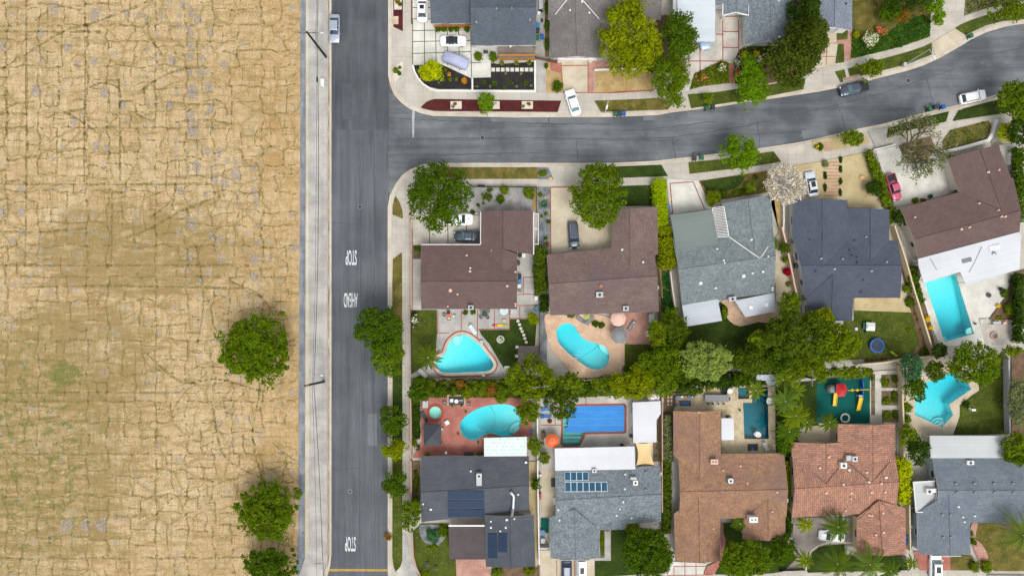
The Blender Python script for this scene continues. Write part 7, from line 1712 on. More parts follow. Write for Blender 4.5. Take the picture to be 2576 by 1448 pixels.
# hedges
t(3,1); hedge([(575,830),(600,1448)],150,2.2,'f_hedge','clipped bright lime hedge beside the driveway',leaf=.2,lump=.06)
t(3,2); hedge([(655,0),(670,130),(675,440)],180,2.6,'f_yellow','lumpy lime hedge continuing below the clipped hedge',leaf=.28,lump=.3)
t(2,2); hedge([(1655,225),(1640,500),(1655,770)],130,2.6,'f_olive','tall olive hedge between the two brown roofed houses',leaf=.26,lump=.2)
t(4,1); hedge([(640,470),(700,620),(770,800),(820,960),(880,1120)],95,1.5,'f_mid','green hedge beside the pink pickup truck',leaf=.24,lump=.25); hedge([(915,1170),(920,1340)],75,1.4,'f_green','short hedge below the pink pickup truck',leaf=.24,lump=.2)
T(4,1,690,930,100,2.4,'f_dark','dark shrub left of the pink pickup truck',ry=110,leaf=.26); T(4,1,1010,1280,70,3,'f_dark','dark shrub at the corner of the tilted brown roof',ry=100,leaf=.26)
t(4,4); hedge([(1080,20),(1090,280),(1085,520)],150,2.2,'f_lime','bright yellow green hedge along the block wall',leaf=.28,lump=.3); hedge([(1968,1290),(1972,1375)],75,1.2,'f_mid','left of two clipped hedges at the pink path',leaf=.2,lump=.05); hedge([(2118,1290),(2128,1380)],90,1.2,'f_mid','right of two clipped hedges at the pink path',leaf=.2,lump=.05)
t(3,3); hedge([(670,900),(672,1440)],90,1.4,'f_sage','variegated hedge beside the rusty brown roof',leaf=.26,lump=.2); t(3,4); hedge([(665,0),(665,400),(662,740),(660,900)],95,1.4,'f_olive','long lower hedge beside the rusty brown roof',leaf=.26,lump=.2); hedge([(2178,20),(2185,350),(2165,600)],50,1.4,'f_yellow','narrow hedge at the right of the rusty brown roof',leaf=.24)
hedge([(2190,700),(2200,900)],70,1.4,'f_dark','dark hedge end near the paver drive',leaf=.24)
t(4,2); hedge([(1180,470),(1200,650),(1260,820),(1290,900)],90,1.6,'f_deep','dark planting between the block wall and tilted pool',leaf=.26,lump=.3)
t(4,2); hedge([(2550,560),(2540,900),(2545,1400)],90,2.4,'f_dark','dark hedge along the right edge beside the pool deck',leaf=.28,lump=.3); t(4,1); hedge([(2545,420),(2550,900),(2550,1300)],100,2.6,'f_deep','dark hedge along the right edge beside the brown roof',leaf=.28,lump=.3)
t(2,2); hedge([(1690,840),(1690,1000)],90,1.2,'f_dark','dark low hedge between the brown houses near the turquoise bin',leaf=.24)
t(2,2); bush(60,1120,48,'f_dark','white flowering shrub at the side lawn corner',h=1.2,flowers='f_white',fn=90,ry=110); 
t(2,3); hedge([(80,680),(85,900),(80,1150)],70,1.2,'f_dark','dark planting strip left of the brick patio',leaf=.24)
t(3,2); cover([(600,520),(700,520),(760,1000),(800,1180),(620,1180),(580,900)],'f_ivy','green ground cover strip between the brown and green-grey roofs',h=.5)
t(4,0); cover([(405,480),(500,500),(760,485),(900,400),(1030,290),(1130,255),(1300,200),(1385,260),(1375,470),(1010,600),(388,745)],'f_ivy','ivy bank above the sidewalk on the curved street',h=.45,mat2='f_deep')
t(3,0); cover([(948,1130),(1005,935),(1110,890),(1340,768),(1430,800),(1434,1048),(1120,1082)],'f_mid','rose bed left of the red brick steps',h=.6,flowers='f_pinkfl',mat2='f_deep',ff=.018); cover([(1508,785),(1562,645),(1640,600),(2030,600),(1990,820),(1880,860),(1560,1040),(1510,1050)],'f_deep','rose bed right of the red brick steps',h=.7,flowers='f_white',mat2='f_dark',ff=.04)
for x,y,r_,fl,l in ((1350,860,60,'f_white','white rose bush by the red brick steps'),(1110,960,65,'f_pinkfl','pink rose bush left of the white rose bush'),(1620,690,55,'f_yel','yellow rose bush near the garage'),(1780,680,50,'f_yel','second yellow rose bush, nearer the conifer'),(1545,790,50,'f_white','white rose bush above the steps, on their right'),(1830,760,50,'f_white','cream rose bush beside the broad conifer'),(1540,920,50,'f_pinkfl','pink rose bush on the right of the steps')):
    bush(x,y,r_,'f_mid',l,h=1,flowers=fl,fn=70)
t(4,0); bush(640,488,108,'f_mid','large round bush covered in white flowers',h=1.6,flowers='f_white',fn=420); bush(745,380,48,'f_mid','orange red rose bush nearest the white flowering bush',h=1,flowers='f_pinkfl',fn=60); bush(810,405,48,'f_mid','orange red rose bush at the right of the rose group',h=1,flowers='f_pinkfl',fn=60); bush(455,440,42,'f_yellow','clipped lime shrub under the eave by the pink steps',h=1,ry=55)
t(4,0); cover([(1850,-100),(2700,-200),(2560,0),(2330,50),(2120,95),(1845,180)],'f_olive','straggly bank at the top right above the sidewalk',h=.4,mat2='f_sage',dens=.5)
t(4,1); cover([(1560,330),(1645,205),(2115,85),(2155,165),(2125,285),(1575,440)],'f_olive','patchy olive ground cover above the low white wall',h=.35,dens=.45,mat2='f_sage'); cover([(1000,400),(1380,280),(1430,430),(1330,590),(1145,600),(1050,520)],'f_olive','patchy weeds in the bed below the twisted tree',h=.25,dens=.35,mat2='f_rust')
t(4,1); cover([(860,180),(1240,60),(1580,0),(1560,80),(1240,160),(950,225),(850,290)],'f_deep','shrubby cover on the parkway lawn under the twisted tree',h=.3,dens=.35,mat2='f_olive')
# small plants
t(2,0)
for x,y,r_,m,l in ((495,940,28,'f_orange','small orange bush in the corner bed'),(685,1010,42,'f_orange','larger orange bush near the short white wall'),(510,1000,26,'f_mid','small green bush in the corner bed'),(445,880,30,'f_olive','olive tuft beside the lime round tree'),(590,1000,20,'f_mid','tiny green tuft left of the larger orange bush'),(420,1005,26,'f_mid','green tuft below the lime round tree'),(120,930,24,'f_rust','rusty tuft at the curved wall'),(90,890,22,'f_blue','bluish tuft at the curved wall')):
    bush(x,y,r_,m,l,h=.5,leaf=.14)
for x,y,r_,l in ((935,1035,40,'spiky green plant, first from the short white wall'),(1070,1050,52,'largest spiky plant below the square stones'),(1270,1040,40,'spiky green plant near the bed middle'),(1462,1045,46,'spiky green plant nearest the right white wall'),(1195,1110,34,'spiky plant leaning over the low white wall')): agave(x,y,r_,l,'f_olive',n=18)
for x,y,l in ((845,1090,'tiny tuft in the lower left of the second black bed'),(1010,1090,'tiny tuft below the largest spiky plant'),(1345,1090,'tiny tuft between two spiky plants at the wall'),(1210,925,'tiny tuft under the stone row'),(1400,930,'tiny tuft near the right end of the stone row'),(1525,1080,'tiny tuft in the lower right bed corner')): bush(x,y,18,'f_sage',l,h=.3,leaf=.12)
bush(865,715,58,'f_green','round shrub left of the entry walk',h=1.3); bush(1052,715,52,'f_green','tall shrub right of the entry walk',h=1.8,ry=82); bush(1720,830,26,'f_deep','small dark shrub at the straw bed corner',h=.8,ry=42); bush(1862,1092,72,'f_deep','dark round shrub in the straw bed',h=1.6)
for i,x in enumerate((360,440,520,590,720)): bush(x,370,38,'f_deep',['first','second','third','fourth','last'][i]+' shrub from the left below the orange fence',h=.9)
for x,l in ((1165,'left hanging plant at the orange deck apron'),(1345,'middle plant at the orange deck apron'),(1505,'right plant at the orange deck apron')): bush(x,800,28,'f_mid',l,h=.9)
for y,l in ((100,'upper side yard shrub right of the dark grey house'),(330,'middle side yard shrub beside the taupe roof'),(560,'lower side yard shrub beside the taupe roof')): t(2,0); bush(1722,y,26,'f_deep',l,h=1.0,ry=90)
bush(1480,5,28,'f_orange','orange shrub at the top edge beside the dark grey roof',h=.8)
t(2,0)
agave(545,1345,36,'pale green agave in the left gravel square','f_sage'); bush(575,1310,22,'f_rust','rusty succulent in the left gravel square',h=.4,leaf=.12); agave(1430,1340,34,'pale green agave in the right gravel square','f_sage'); bush(1500,1310,26,'f_rust','dark succulent in the right gravel square',h=.4,leaf=.12)
t(1,0); bush(2400,890,38,'f_mid','largest shrub of the white gravel triangle',h=.6,leaf=.16); bush(2452,855,22,'f_mid','small shrub at the top of the white gravel triangle',h=.4,leaf=.14); bush(2450,930,26,'f_deep','dark shrub at the bottom of the white gravel triangle',h=.5,leaf=.14); bush(2420,20,30,'f_rust','rusty succulent in the top gravel square',h=.4); bush(2455,60,24,'f_deep','dark succulent in the top gravel square',h=.4)
t(2,1)
for x,y,r_,ry,m,l in ((1192,935,62,60,'f_mid','bright dome shrub at the top of the gravel yard'),(1140,1055,58,55,'f_deep','dark dome shrub below the bright dome shrub'),(992,1030,50,50,'f_olive','olive dome shrub left of the dark dome'),(1500,975,78,80,'f_mid','largest dome shrub at the right of the gravel yard'),(1000,950,26,22,'f_olive','small tuft above the olive dome')): bush(x,y,r_,m,l,h=1.2,ry=ry)
agave(1690,1125,62,'big blue green agave in the grey stone bed','f_blue',n=24); bush(1645,1005,28,'f_gold','golden round cactus in the grey stone bed',h=.5); bush(1680,735,62,'f_mid','grassy clump in the triangular gravel corner',h=.6,ry=40); bush(1715,1240,24,'f_mid','small shrub below the blue green agave',h=.4); bush(1750,1340,26,'f_olive','olive tuft beside the driveway border',h=.4); bush(865,1130,22,'f_olive','small tuft in the gravel left of the pale stones',h=.3); bush(795,1225,30,'f_deep','small shrub beside the white pickup truck',h=.6)
t(2,2); bush(1712,100,22,'f_deep','tiny shrub in the stone strip beside the dark grey car',h=.4); bush(1728,180,28,'f_rust','rusty shrub at the top of the tall olive hedge',h=.5); bush(100,230,42,'f_deep','dark shrub left of the brown corner roof',h=.8,ry=45); bush(700,1030,32,'f_olive','shrub below the brown roof cooler',h=.5); bush(800,1020,38,'f_deep','darker shrub right of the roof cooler',h=.5); bush(2030,1075,60,'f_mid','low shrub at the rear eave of the mottled brown roof',h=.6,ry=25)
bush(2330,1175,45,'f_deep','round shrub in the stone bed by the pink parasol',h=.7); bush(2410,1190,55,'f_deep','wider dark shrub by the pink parasol',h=.8,ry=40); 
t(4,1)
k=0
for y in (560,680,835,975): 
    k+=1; bush(266,y,20,'f_dark',['topmost','second','third','lowest'][k-1]+' dark clump right of the timber steps',h=.5,ry=52,leaf=.16)
k=0
for y in (760,910): k+=1; bush(70,y,22,'f_dark',['upper','lower'][k-1]+' dark clump left of the timber steps',h=.5,ry=58,leaf=.16)
bush(72,610,46,'f_sage','sage shrub at the top of the timber steps',h=.7); bush(15,400,35,'f_deep','dark shrub on the sandy parkway strip',h=.7,ry=60); rock(540,785,45,'pale sandstone boulder in the sandy front yard')
t(3,1); bush(2545,400,32,'f_mid','small shrub with yellow flowers on the sandy strip',h=.6,flowers='f_yel',fn=20); bush(1770,780,34,'f_deep','dark shrub at the right of the trellis house bed',h=.7); bush(1530,970,42,'f_mid','mid green shrub below the trellis house bed',h=.7); bush(1585,960,42,'f_deep','darker shrub touching the mid green one',h=.7); bush(1955,750,34,'f_deep','small dark shrub under the pale blossom tree',h=.8)
t(4,1); bush(1205,1078,40,'f_mid','round shrub at the foot of the white driveway',h=.8); bush(1300,1070,45,'f_rust','rusty low shrub along the brown eave',h=.5,ry=22); bush(1395,1025,28,'f_blue','small blue green pot shrub by the eave',h=.7); bush(1650,520,42,'f_mid','small hedge at the corner of the brown wing',h=.6,ry=22); bush(1705,935,28,'f_deep','dark pot plant in the roof corner',h=.6)
t(4,2); bush(1098,732,52,'f_mid','bright shrub on the dirt side of the tan wall',h=1); bush(1140,900,60,'f_olive','straggly olive shrub on the dirt side of the tan wall',h=.9,ry=68); bush(1360,1108,38,'f_yel','yellow flowering shrub nearest the pool',h=.9); bush(1395,1220,34,'f_yel','yellow flowering shrub below the first one',h=.9); bush(2245,950,26,'f_yel','yellow shrub in the triangular planter',h=.8); bush(2330,790,50,'f_olive','wispy shrub at the tip of the triangular planter',h=1.1,ry=60); bush(2410,1000,90,'f_mid','leafy plant in the triangular planter',h=1.2); bush(2260,1095,60,'f_yellow','low lime hedge above the timber bench',h=.5,ry=20); bush(1110,1240,48,'f_gold','yellow patch of weeds on the back lawn',h=.2,ry=35)
for x,y,l in ((1200,1050,'first small tuft in the dirt strip above the wall corner'),(1225,1115,'second small tuft in the dirt strip'),(1270,1245,'third small tuft in the dirt strip'),(1310,1345,'last small tuft in the dirt strip')): bush(x,y,24,'f_rust',l,h=.3,leaf=.14)
t(4,3); bush(1310,70,75,'f_olive','dark grassy patch inside the wall corner',h=.3); bush(1845,735,45,'f_dark','round dark shrub on the zigzag pool lawn',h=1); bush(1130,190,60,'f_mid','shrub above the bluish green tree',h=1.2)
for x,y,rx_,ry_,l in ((660,400,22,48,'narrow leafy row beside the play yard'),(830,460,58,60,'leafy plant in the top courtyard bed'),(945,420,34,60,'dark plant at the right of the top courtyard bed'),(840,690,55,50,'plant in the middle courtyard bed'),(940,640,34,90,'taller plant at the right of the middle courtyard bed'),(850,870,45,60,'plant at the left of the lower courtyard bed'),(945,860,28,60,'plant at the right of the lower courtyard bed')): bush(x,y,rx_,'f_mid' if rx_>40 else 'f_olive',l,h=.7,ry=ry_,leaf=.18)
t(4,3); k=0
for x in range(600,1100,60): k+=1; bush(x,178-(x-600)*.06,18,'f_olive','small tuft number '+['one','two','three','four','five','six','seven','eight','nine'][k-1]+' from the left along the back bed',h=.35,leaf=.13,group='tufts along the back bed')
t(2,4); bush(300,930,90,'f_blue','bluish shrub in the centre of the stone pond bed',h=.9); bush(420,880,60,'f_green','green shrub right of the stone pond bed',h=.9,ry=80); bush(290,1080,70,'f_mid','low plants at the foot of the stone pond bed',h=.5,ry=50); bush(225,1300,34,'f_sage','grey leafed shrub, upper of two on the front lawn',h=.6,ry=48); bush(335,1340,34,'f_sage','grey leafed shrub, lower of two on the front lawn',h=.6); bush(180,1420,90,'f_gold','golden ground shrub at the bottom of the corner lawn',h=.5,ry=40)
bush(1100,1390,85,'f_mid','bushy shrub below the front gable, on its left',h=.9,ry=60); bush(1500,1370,80,'f_gold','bushy shrub below the front gable, on its right',h=.9,ry=55); bush(2420,1000,24,'f_mid','slim row of plants by the speckled house walk',h=.5,ry=150,leaf=.16); bush(85,250,34,'f_olive','upper shrub in the narrow left side bed',h=.9,ry=170)
t(2,3); bush(55,1225,42,'f_gold','round golden shrub at the brick patio corner',h=.9); bush(225,1360,38,'f_yellow','small lime shrub above the dark roof, at left',h=.6,ry=20); bush(880,1350,48,'f_mid','small shrub left of the mint print awning',h=.6,ry=22); bush(100,1280,38,'f_dark','dark shrub with white flowers at the brick patio corner',h=.6,flowers='f_white',fn=12)
t(4,4); bush(1925,1010,52,'f_deep','shrub at the bend of the pink path',h=.8); bush(1905,910,35,'f_mid','shrub above the bend of the pink path',h=.7)
t(3,4); bush(200,860,60,'f_olive','rounded hedge behind the white planters',h=.8,ry=60)
t(3,2); bush(1385,1030,42,'f_mid','round shrub between the two pale patio roofs',h=1.2,ry=90)
# ================================================================ walls and fences
t(3,2); wallpath('block_wall',[(2110,-40),(2150,120),(2190,300),(2230,500),(2270,700),(2300,830)],1.7,.2,'tanwall','tan block wall between the green-grey and slate-blue roofs','wall',capmat='peach')
t(3,1); wallpath('driveway_wall',[(2128,1090),(2132,1300),(2128,1448)],1.0,.16,'white','slim white wall beside the pale blossom tree','wall')
wallpath('driveway_wall',[(2225,1060),(2222,1448)],1.0,.2,'offwhite','pale wall against the slate-blue house','wall') if 0 else None
t(4,2); wallpath('block_wall',[(950,-60),(1010,120),(1100,400),(1190,720),(1300,1080),(1420,1470),(1458,1578),(1300,1600),(1040,1625),(800,1665),(480,1690)],1.7,.2,'tanwall','long cream block wall round the trampoline lawn','wall',capmat='cream')
t(4,3); wallpath('block_wall',[(1045,190),(1050,640),(1062,970),(1070,1400)],1.7,.2,'cream','cream block wall between the courtyard and zigzag pool','wall')
t(4,4); wallpath('block_wall',[(1128,150),(1138,600),(1148,1130)],1.7,.16,'cream','cream block wall beside the lower right house','wall')
t(4,3); wallpath('garden_wall',[(2385,165),(2390,500),(2392,800),(2400,1110)],1.6,.12,'greywall','thin grey wall at the right side of the back lawn','wall')
t(4,3); fence('wooden_fence',[(2250,160),(2385,165)],1.6,'wood_grey','short grey fence above the back lawn')
t(4,1); wallpath('driveway_wall',[(1495,485),(1560,470),(1850,400),(2130,318),(2185,230),(2235,55)],.7,.5,'white','low wide white wall bending round the olive ground cover','wall')
wallpath('driveway_wall',[(690,438),(840,402),(960,370)],.8,.14,'white','short white wall at the head of the driveway','wall')
t(4,1); fence('gate',[(2250,385),(2380,345)],1.5,'tanwall','short tan gate beside the yellow-green shrub')
t(1,2); wallpath('garden_wall',[(2590,-300),(2595,200),(2595,1000)],1.3,.15,'pinkwall','pinkish wall left of the brown corner house','wall')
t(2,3); wallpath('garden_wall',[(10,660),(18,1000),(15,1400)],1.4,.18,'pinkwall','pinkish wall along the brick patio side','wall'); t(2,4); wallpath('garden_wall',[(15,0),(22,560)],1.4,.18,'pinkwall','pinkish wall left of the solar panel house','wall'); wallpath('garden_wall',[(30,900),(45,1200),(80,1330),(130,1440)],.9,.16,'pinkwall','curved pinkish wall at the corner lawn','wall')
t(2,3); fence('wooden_fence',[(10,-460),(15,20),(20,360)],1.6,'wood_brown','brown fence left of the triangular pool'); fence('wooden_fence',[(110,412),(700,410),(1300,405)],1.6,'wood_grey','grey fence below the triangular pool')
t(2,2); fence('wooden_fence',[(1635,620),(1640,1000),(1640,1448),(1640,1560)],1.6,'wood_brown','brown fence between the triangular and peanut pools')
t(2,3); fence('slat_fence',[(2200,440),(2330,432),(2430,425)],1.4,'white','short white fence below the peanut pool deck')
t(2,4); wallpath('boundary_wall',[(1610,-330),(1612,200),(1618,700),(1632,1300)],1.7,.14,'white','thin white wall between the solar panel and speckled grey houses','wall'); t(2,3); wallpath('boundary_wall',[(1605,700),(1608,1110)],1.7,.12,'white','thin white wall between the brick patio and blue pool','wall')
t(2,4); wallpath('side_gate',[(1640,1100),(1760,1100)],1.4,.12,'white','short white gate left of the speckled front gable','gate')
t(3,3); wallpath('boundary_wall',[(598,560),(602,900),(605,1440)],1.7,.12,'pinkwall','pinkish wall left of the variegated hedge','wall'); t(3,4); wallpath('boundary_wall',[(600,0),(605,650)],1.7,.1,'pinkwall','pinkish wall along the long lower hedge','wall')
t(3,2); fence('wooden_fence',[(580,500),(600,700),(605,840)],1.5,'tan','yellow timber fence in the strip beside the brown roof'); t(3,2); wallpath('garden_wall',[(705,520),(740,800),(785,1060),(812,1165)],1.5,.15,'offwhite','pale wall along the left side of the green-grey roof','wall')
t(2,1); fence('metal_fence',[(780,895),(1190,898),(1600,905)],1.0,'black','thin black fence along the gravel front yard',gap=2.5); fence('metal_fence',[(1603,905),(1606,1220)],1.0,'black','thin black side fence of the gravel yard')
t(2,1); pergola([(1560,1240),(1618,1240),(1618,1625),(1562,1620)],2.2,3,'white','narrow white frame trellis on the brown house side')
t(2,2); wallpath('boundary_wall',[(42,-380),(20,0)],1.0,.12,'offwhite','low pale wall left of the bordered driveway','wall')
t(3,3); fence('slat_fence',[(660,590),(860,600)],1.5,'wood_red','dark red fence above the black framed stepping pads')
for i,(y) in enumerate((630,675,720)): 
    t(3,3); sheet('stepping_stone',rect(660,y,682,y+28),'travertine'); sheet('stepping_stone',rect(700,y,722,y+28),'travertine')
t(3,3); fence('slat_fence',[(840,450),(1050,350),(1460,340)],1.5,'wood_red','dark red fence behind the pale dome tree')
flatroof([(1785,365),(2120,360),(2125,515),(1930,500),(1900,440),(1790,430)],2.3,'m_pale','small white shed roof among the palms','shed_roof','shed')
t(4,4); fence('metal_fence',[(900,1370),(1050,1365)],1.0,'dark','short dark fence at the bottom palm row'); t(3,4); fence('metal_fence',[(2090,1385),(2400,1372)],1.1,'black','black driveway gate at the bottom of the paver drive')
t(2,1); clutter(900,892,(1.2,.35,.5),'black','long black box on the gravel yard fence','mailbox','mailbox')
t(4,2); fence('timber_edge',[(2210,1128),(2500,1128)],.5,'peach','pinkish timber bench edge by the fire pit'); fence('slat_fence',[(2430,560),(2420,980)],.7,'wood_grey','grey timber edge of the right planter')
# ================================================================ poles and wires
def upole(base,top,h_,label,arm=3.6,arma=0):
    t(0,0); X,Y=W(base[0]*5,base[1]*5,.1); X2,Y2=W(top[0]*5,top[1]*5,h_); root=empty('utility_pole',(X,Y,.1),0,label,'utility pole')
    MB().tube((X,Y,.05),(X2,Y2,h_),.22,.16,10).build('pole',M['pole'],root)
    MB().box((X2,Y2,h_-.35),(arm,.14,.14),arma).build('crossarm',M['wood_grey'],root)
    for k in(-.45,-.2,.2,.45): MB().lathe((X2+math.cos(arma)*arm*k,Y2+math.sin(arma)*arm*k,h_-.27),[(.07,0),(.09,.1),(.05,.22)],8).build('insulator',M['lightgrey'],root)
    return root
upole((820,144),(771.5,81),12,'utility pole with a long crossarm at the top of the walkway',3.4,0)
upole((815,959),(767,969.5),11.5,'utility pole on the lower part of the walkway',1.0,.3)
upole((1372,962),(1360,973),9,'thin utility pole rising from the golden green tree',2.8,.1)
upole((2000,938),(2044,951),8.5,'utility pole by the teal play yard',2.6,1.57)
def wire(pts,label,h_=10.5,sag=.5,r=.03):
    t(0,0); P=[Vector(W(x*5,y*5,z)+(z,)) for x,y,z in pts]; mb=MB()
    for a,b in zip(P[:-1],P[1:]):
        prev=a
        for i in range(1,9):
            f=i/8; q=a.lerp(b,f); q.z-=sag*4*f*(1-f); mb.tube(prev,q,r,n=4,cap=False); prev=q
    o=mb.build('overhead_wire',M['wire']); tag(o,label,'overhead wire')
wire([(797,-60,10.8),(797,81,10.8),(800,560,9),(789,962,10.2),(811,1398,8),(812,1520,8)],'long black overhead wire above the concrete walkway',r=.045)
wire([(793,-60,11),(794,81,11),(794,560,9.3),(785,962,10.5),(797,1520,9)],'thinner parallel wire over the concrete walkway',r=.025)
wire([(1350,971,8.6),(1545,987,7.6),(2044,965,8),(2600,930,8)],'thin wire crossing the back yards',r=.02)
t(1,0); X,Y=W(1412,1000,9.2); tag(MB().box((X,Y,9.2),(.12,.75,.2)).build('cable_splice',M['black']),'black splice case hanging on the upper wire','cable splice')
t(0,0)
# street lamps
def lamp(c,r,base,top,head,h_,label):
    t(c,r); X,Y=W(*base,.1); X2,Y2=W(*top,h_); X3,Y3=W(*head,h_); root=empty('street_lamp',(X,Y,.12),0,label,'street lamp')
    MB().tube((X,Y,.1),(X2,Y2,h_-.1),.11,.07,10).build('pole',M['lightgrey'],root)
    MB().tube((X2,Y2,h_-.1),(X3,Y3,h_+.15),.05,.04,8).build('arm',M['lightgrey'],root)
    an=math.atan2(Y3-Y2,X3-X2); o=MB().bbox((X3,Y3,h_+.12),(.75,.3,.16),.06,an).build('lamp_head',M['white'],root)
    MB().bbox((X3,Y3,h_+.02),(.4,.2,.06),.02,an).build('lens',M['lamp_glass'],o)
lamp(4,0,(1105,795),(1392,622),(1440,728),7,'grey street lamp leaning over the curved street lawn')
lamp(3,0,(-120,1420),(-70,1240),(-95,1350),7,'pale street lamp on the dry parkway lawn') 
t(4,0); clutter(1075,812,(.55,.65,.8),'lightgrey','pale utility box at the foot of the street lamp','utility_box','utility box')
t(1,0); clutter(1480,1040,(.62,1.25,.9),'white','white utility cabinet on the concrete walkway','utility_box','utility box'); tag(MB().box(W(1470,415,.2)+(.14,),(.5,.22,.03),-.1).build('access_cover',M['white']),'small white cover plate near the upper pole','cover plate')
t(1,3); tag(MB().box(W(1470,375,.2)+(.14,),(.5,.32,.03)).build('access_cover',M['white']),'small white cover plate near the lower pole','cover plate')
t(1,4); tag(MB().tube(W(1380,1290,.8)+(.9,),W(1465,1275,.8)+(.9,),.05).build('barrier_pole',M['redpaint']),'short red and white barrier pole on the walkway','barrier')
t(4,0); tag(MB().box(W(1728,468)+(.15,),(.45,.5,.03),.4).build('drain_cover',M['dark']),'dark grated cover in the tan driveway apron','drain cover')
# ================================================================ yard furniture
t(2,2)
table(490,1072,26,'orange','small table with orange cloth on the left patio slab'); chair(440,1060,0,'grey','grey chair left of the orange table'); chair(560,1080,180,'white','white chair right of the orange table'); chair(498,1115,90,'white','white chair below the orange table'); chair(490,1030,-90,'dark','dark chair above the orange table')
table(945,1048,34,'dark','dark round table on the third patio slab'); 
for a,l in ((40,'upper right'),(130,'upper left'),(220,'lower left'),(310,'lower right')): chair(945+58*math.cos(R(a)),1048-58*math.sin(R(a)),a+180,'grey','grey chair at the '+l+' of the dark round table')
table(1185,1010,54,'glass_pale' if 0 else 'frame_white','glass topped round table on the fourth patio slab'); chair(1190,1005,-90,'white','white chair tucked at the glass topped table'); chair(1145,1000,0,'white','white chair left of the glass topped table')
clutter(1310,1020,(1.2,.9,.5),'lightgrey','grey box planter beside the glass topped table','planter_box','planter'); clutter(1190,1132,(.6,.42,.35),'peach','small pink and white cooler on the patio','cooler_box','cooler')
# colourful track
def track():
    X,Y=W(1040,1192,.3); root=empty('toy_slide',(X,Y,.16),0,'rainbow coloured toy mat on the patio edge','toy'); cols=['redpaint','orange','yellow','yellow','lime','lime']
    for i,cn in enumerate(cols): x0=1040+i*32; a=W(x0,1192,.3); MB().bbox((a[0]+.22,a[1],.32),(.45,.4,.12),.04).build('segment',M[cn],root)
track()
lounger(795,1245,125,'frame_white','pale mint lounger at the top of the triangular pool',pillow='white')
t(2,2); k=0
for (x,y,l) in ((1362,1138,'first'),(1382,1182,'second'),(1398,1230,'third'),(1415,1268,'fourth'),(1435,1312,'fifth'),(1448,1355,'sixth'),(1466,1402,'seventh')): sheet('stepping_stone',[(x+21*math.cos(a*.785),y+19*math.sin(a*.785)) for a in range(8)],'gravel_white')
planter(1143,1368,48,'round white planter ring in the middle of the dark lawn','white','f_green')
# AC condensers by wall
for i,(x,y,c_,l) in enumerate(((1385,640,'skyblue','blue lidded barrel beside the brown house wall'),(1390,750,'grey','grey cabinet beside the brown house wall'),(1378,700,'white','white jug box beside the brown house wall'),(1368,410,'dark','dark drum beside the brown house wall'),(1385,575,'black','black pot rack beside the brown house wall'),(1590,850,'white','white bottle crate on the patio corner'),(1595,800,'dark','dark crate on the patio corner'),(1435,315,'white','small white box above the side patio'),(1385,312,'black','black scooter shaped box above the side patio'))): clutter(x,y,(.6,.7,.7),c_,l,'storage_box','storage box')
# pool B furniture
t(2,2); lounger(2155,1120,-35,'grey','grey lounger at the left of the shrub bed by the peanut pool',frame='dark'); lounger(2262,1130,50,'grey','grey lounger angled toward the pink parasol',frame='dark'); table(2235,1085,30,'lime','lime green side table between the grey loungers',h=.45)
t(3,2); parasol(48,1110,98,'peach','pink parasol on the brick patio beside the peanut pool'); parasol(60,1320,105,'grey','grey parasol just below the pink one'); t(2,2)
t(3,2); lounger(210,1200,55,'grey','grey lounger right of the pink parasol',pillow='lightgrey',frame='dark'); clutter(440,1300,(.9,1.1,.9),'white','white grill cabinet at the edge of the brick patio','grill_cabinet','grill'); clutter(465,1100,(1.0,1.4,.9),'grey','dark covered grill by the brown house corner','covered_grill','grill',lid='lightgrey'); chair(115,1170,180,'lightgrey','pale chair between the two parasols'); clutter(70,1195,(.5,.5,.4),'dark','dark stool between the two parasols','stool','stool')
# brick patio C
t(2,3)
def firepit():
    X,Y=W(590,690,.5); root=empty('fire_pit_lounge',(X,Y,.16),0,'walled outdoor lounge on the brick patio, roofed open','fire pit')
    w_,h_=3.2,1.9
    for cx,cy,sx,sy in ((0,h_/2,w_,.28),(-w_/2+.14,0,.28,h_-.28),(w_/2-.14,0,.28,h_-.28)): MB().box((cx,cy,.35),(sx,sy,.7)).build('wall_segment',M['pinkwall'],root,local=True)
    MB().box((0,0,.25),(w_-.6,h_-.45,.4)).build('counter',M['dark'],root,local=True)
firepit()
table(590,695,26,'white','white round table inside the walled lounge',z=.3); clutter(530,682,(.6,.6,.5),'white','white cube seat inside the walled lounge','cube_seat','stool',z=.5); clutter(650,680,(.8,.4,.4),'grey','grey bench inside the walled lounge','bench','bench',z=.5)
planter(538,755,20,'white pot at the left foot of the walled lounge'); planter(655,750,20,'white pot at the right foot of the walled lounge')
clutter(198,732,(1.0,1.3,.8),'lightgrey','pale grey storage cabinet beside the round spa','storage_cabinet','cabinet'); lounger(188,888,-60,'dark','dark grey lounger below the round spa',frame='dark'); table(472,965,34,'white','white square side table with dark centre on the brick patio',h=.45,square=(.75,.75),rz=.5); chair(440,715,0,'grey','grey chair left of the walled lounge'); chair(745,725,180,'grey','grey chair right of the walled lounge')
chair(410,1048,180,'white','white chair right of the dark gazebo'); planter(710,830,14,'tiny white pot above the kidney pool'); planter(862,1212,14,'tiny white pot below the kidney pool'); planter(612,1105,10,'tiny white pot left of the kidney pool')
def statue(x,y,label):
    X,Y=W(x,y,.8); root=empty('garden_lamp',(X,Y,.15),0,label,'garden lamp'); MB().lathe((0,0,0),[(.22,0),(.2,.1),(.06,.2),(.05,1.3)],12).build('post',M['white'],root,local=True); MB().lathe((0,0,1.3),[(.08,0),(.24,.12),(.24,.35),(.04,.5)],14).build('globe',M['lamp_glass'],root,local=True)
statue(462,1330,'white globe lamp at the lower edge of the brick patio'); clutter(745,1355,(1.6,.5,.4),'dark','dark bench at the lower edge of the brick patio','bench','bench'); clutter(1525,1075,(.4,.5,.35),'skyblue','small blue box at the right of the kidney pool','tool_box','box')
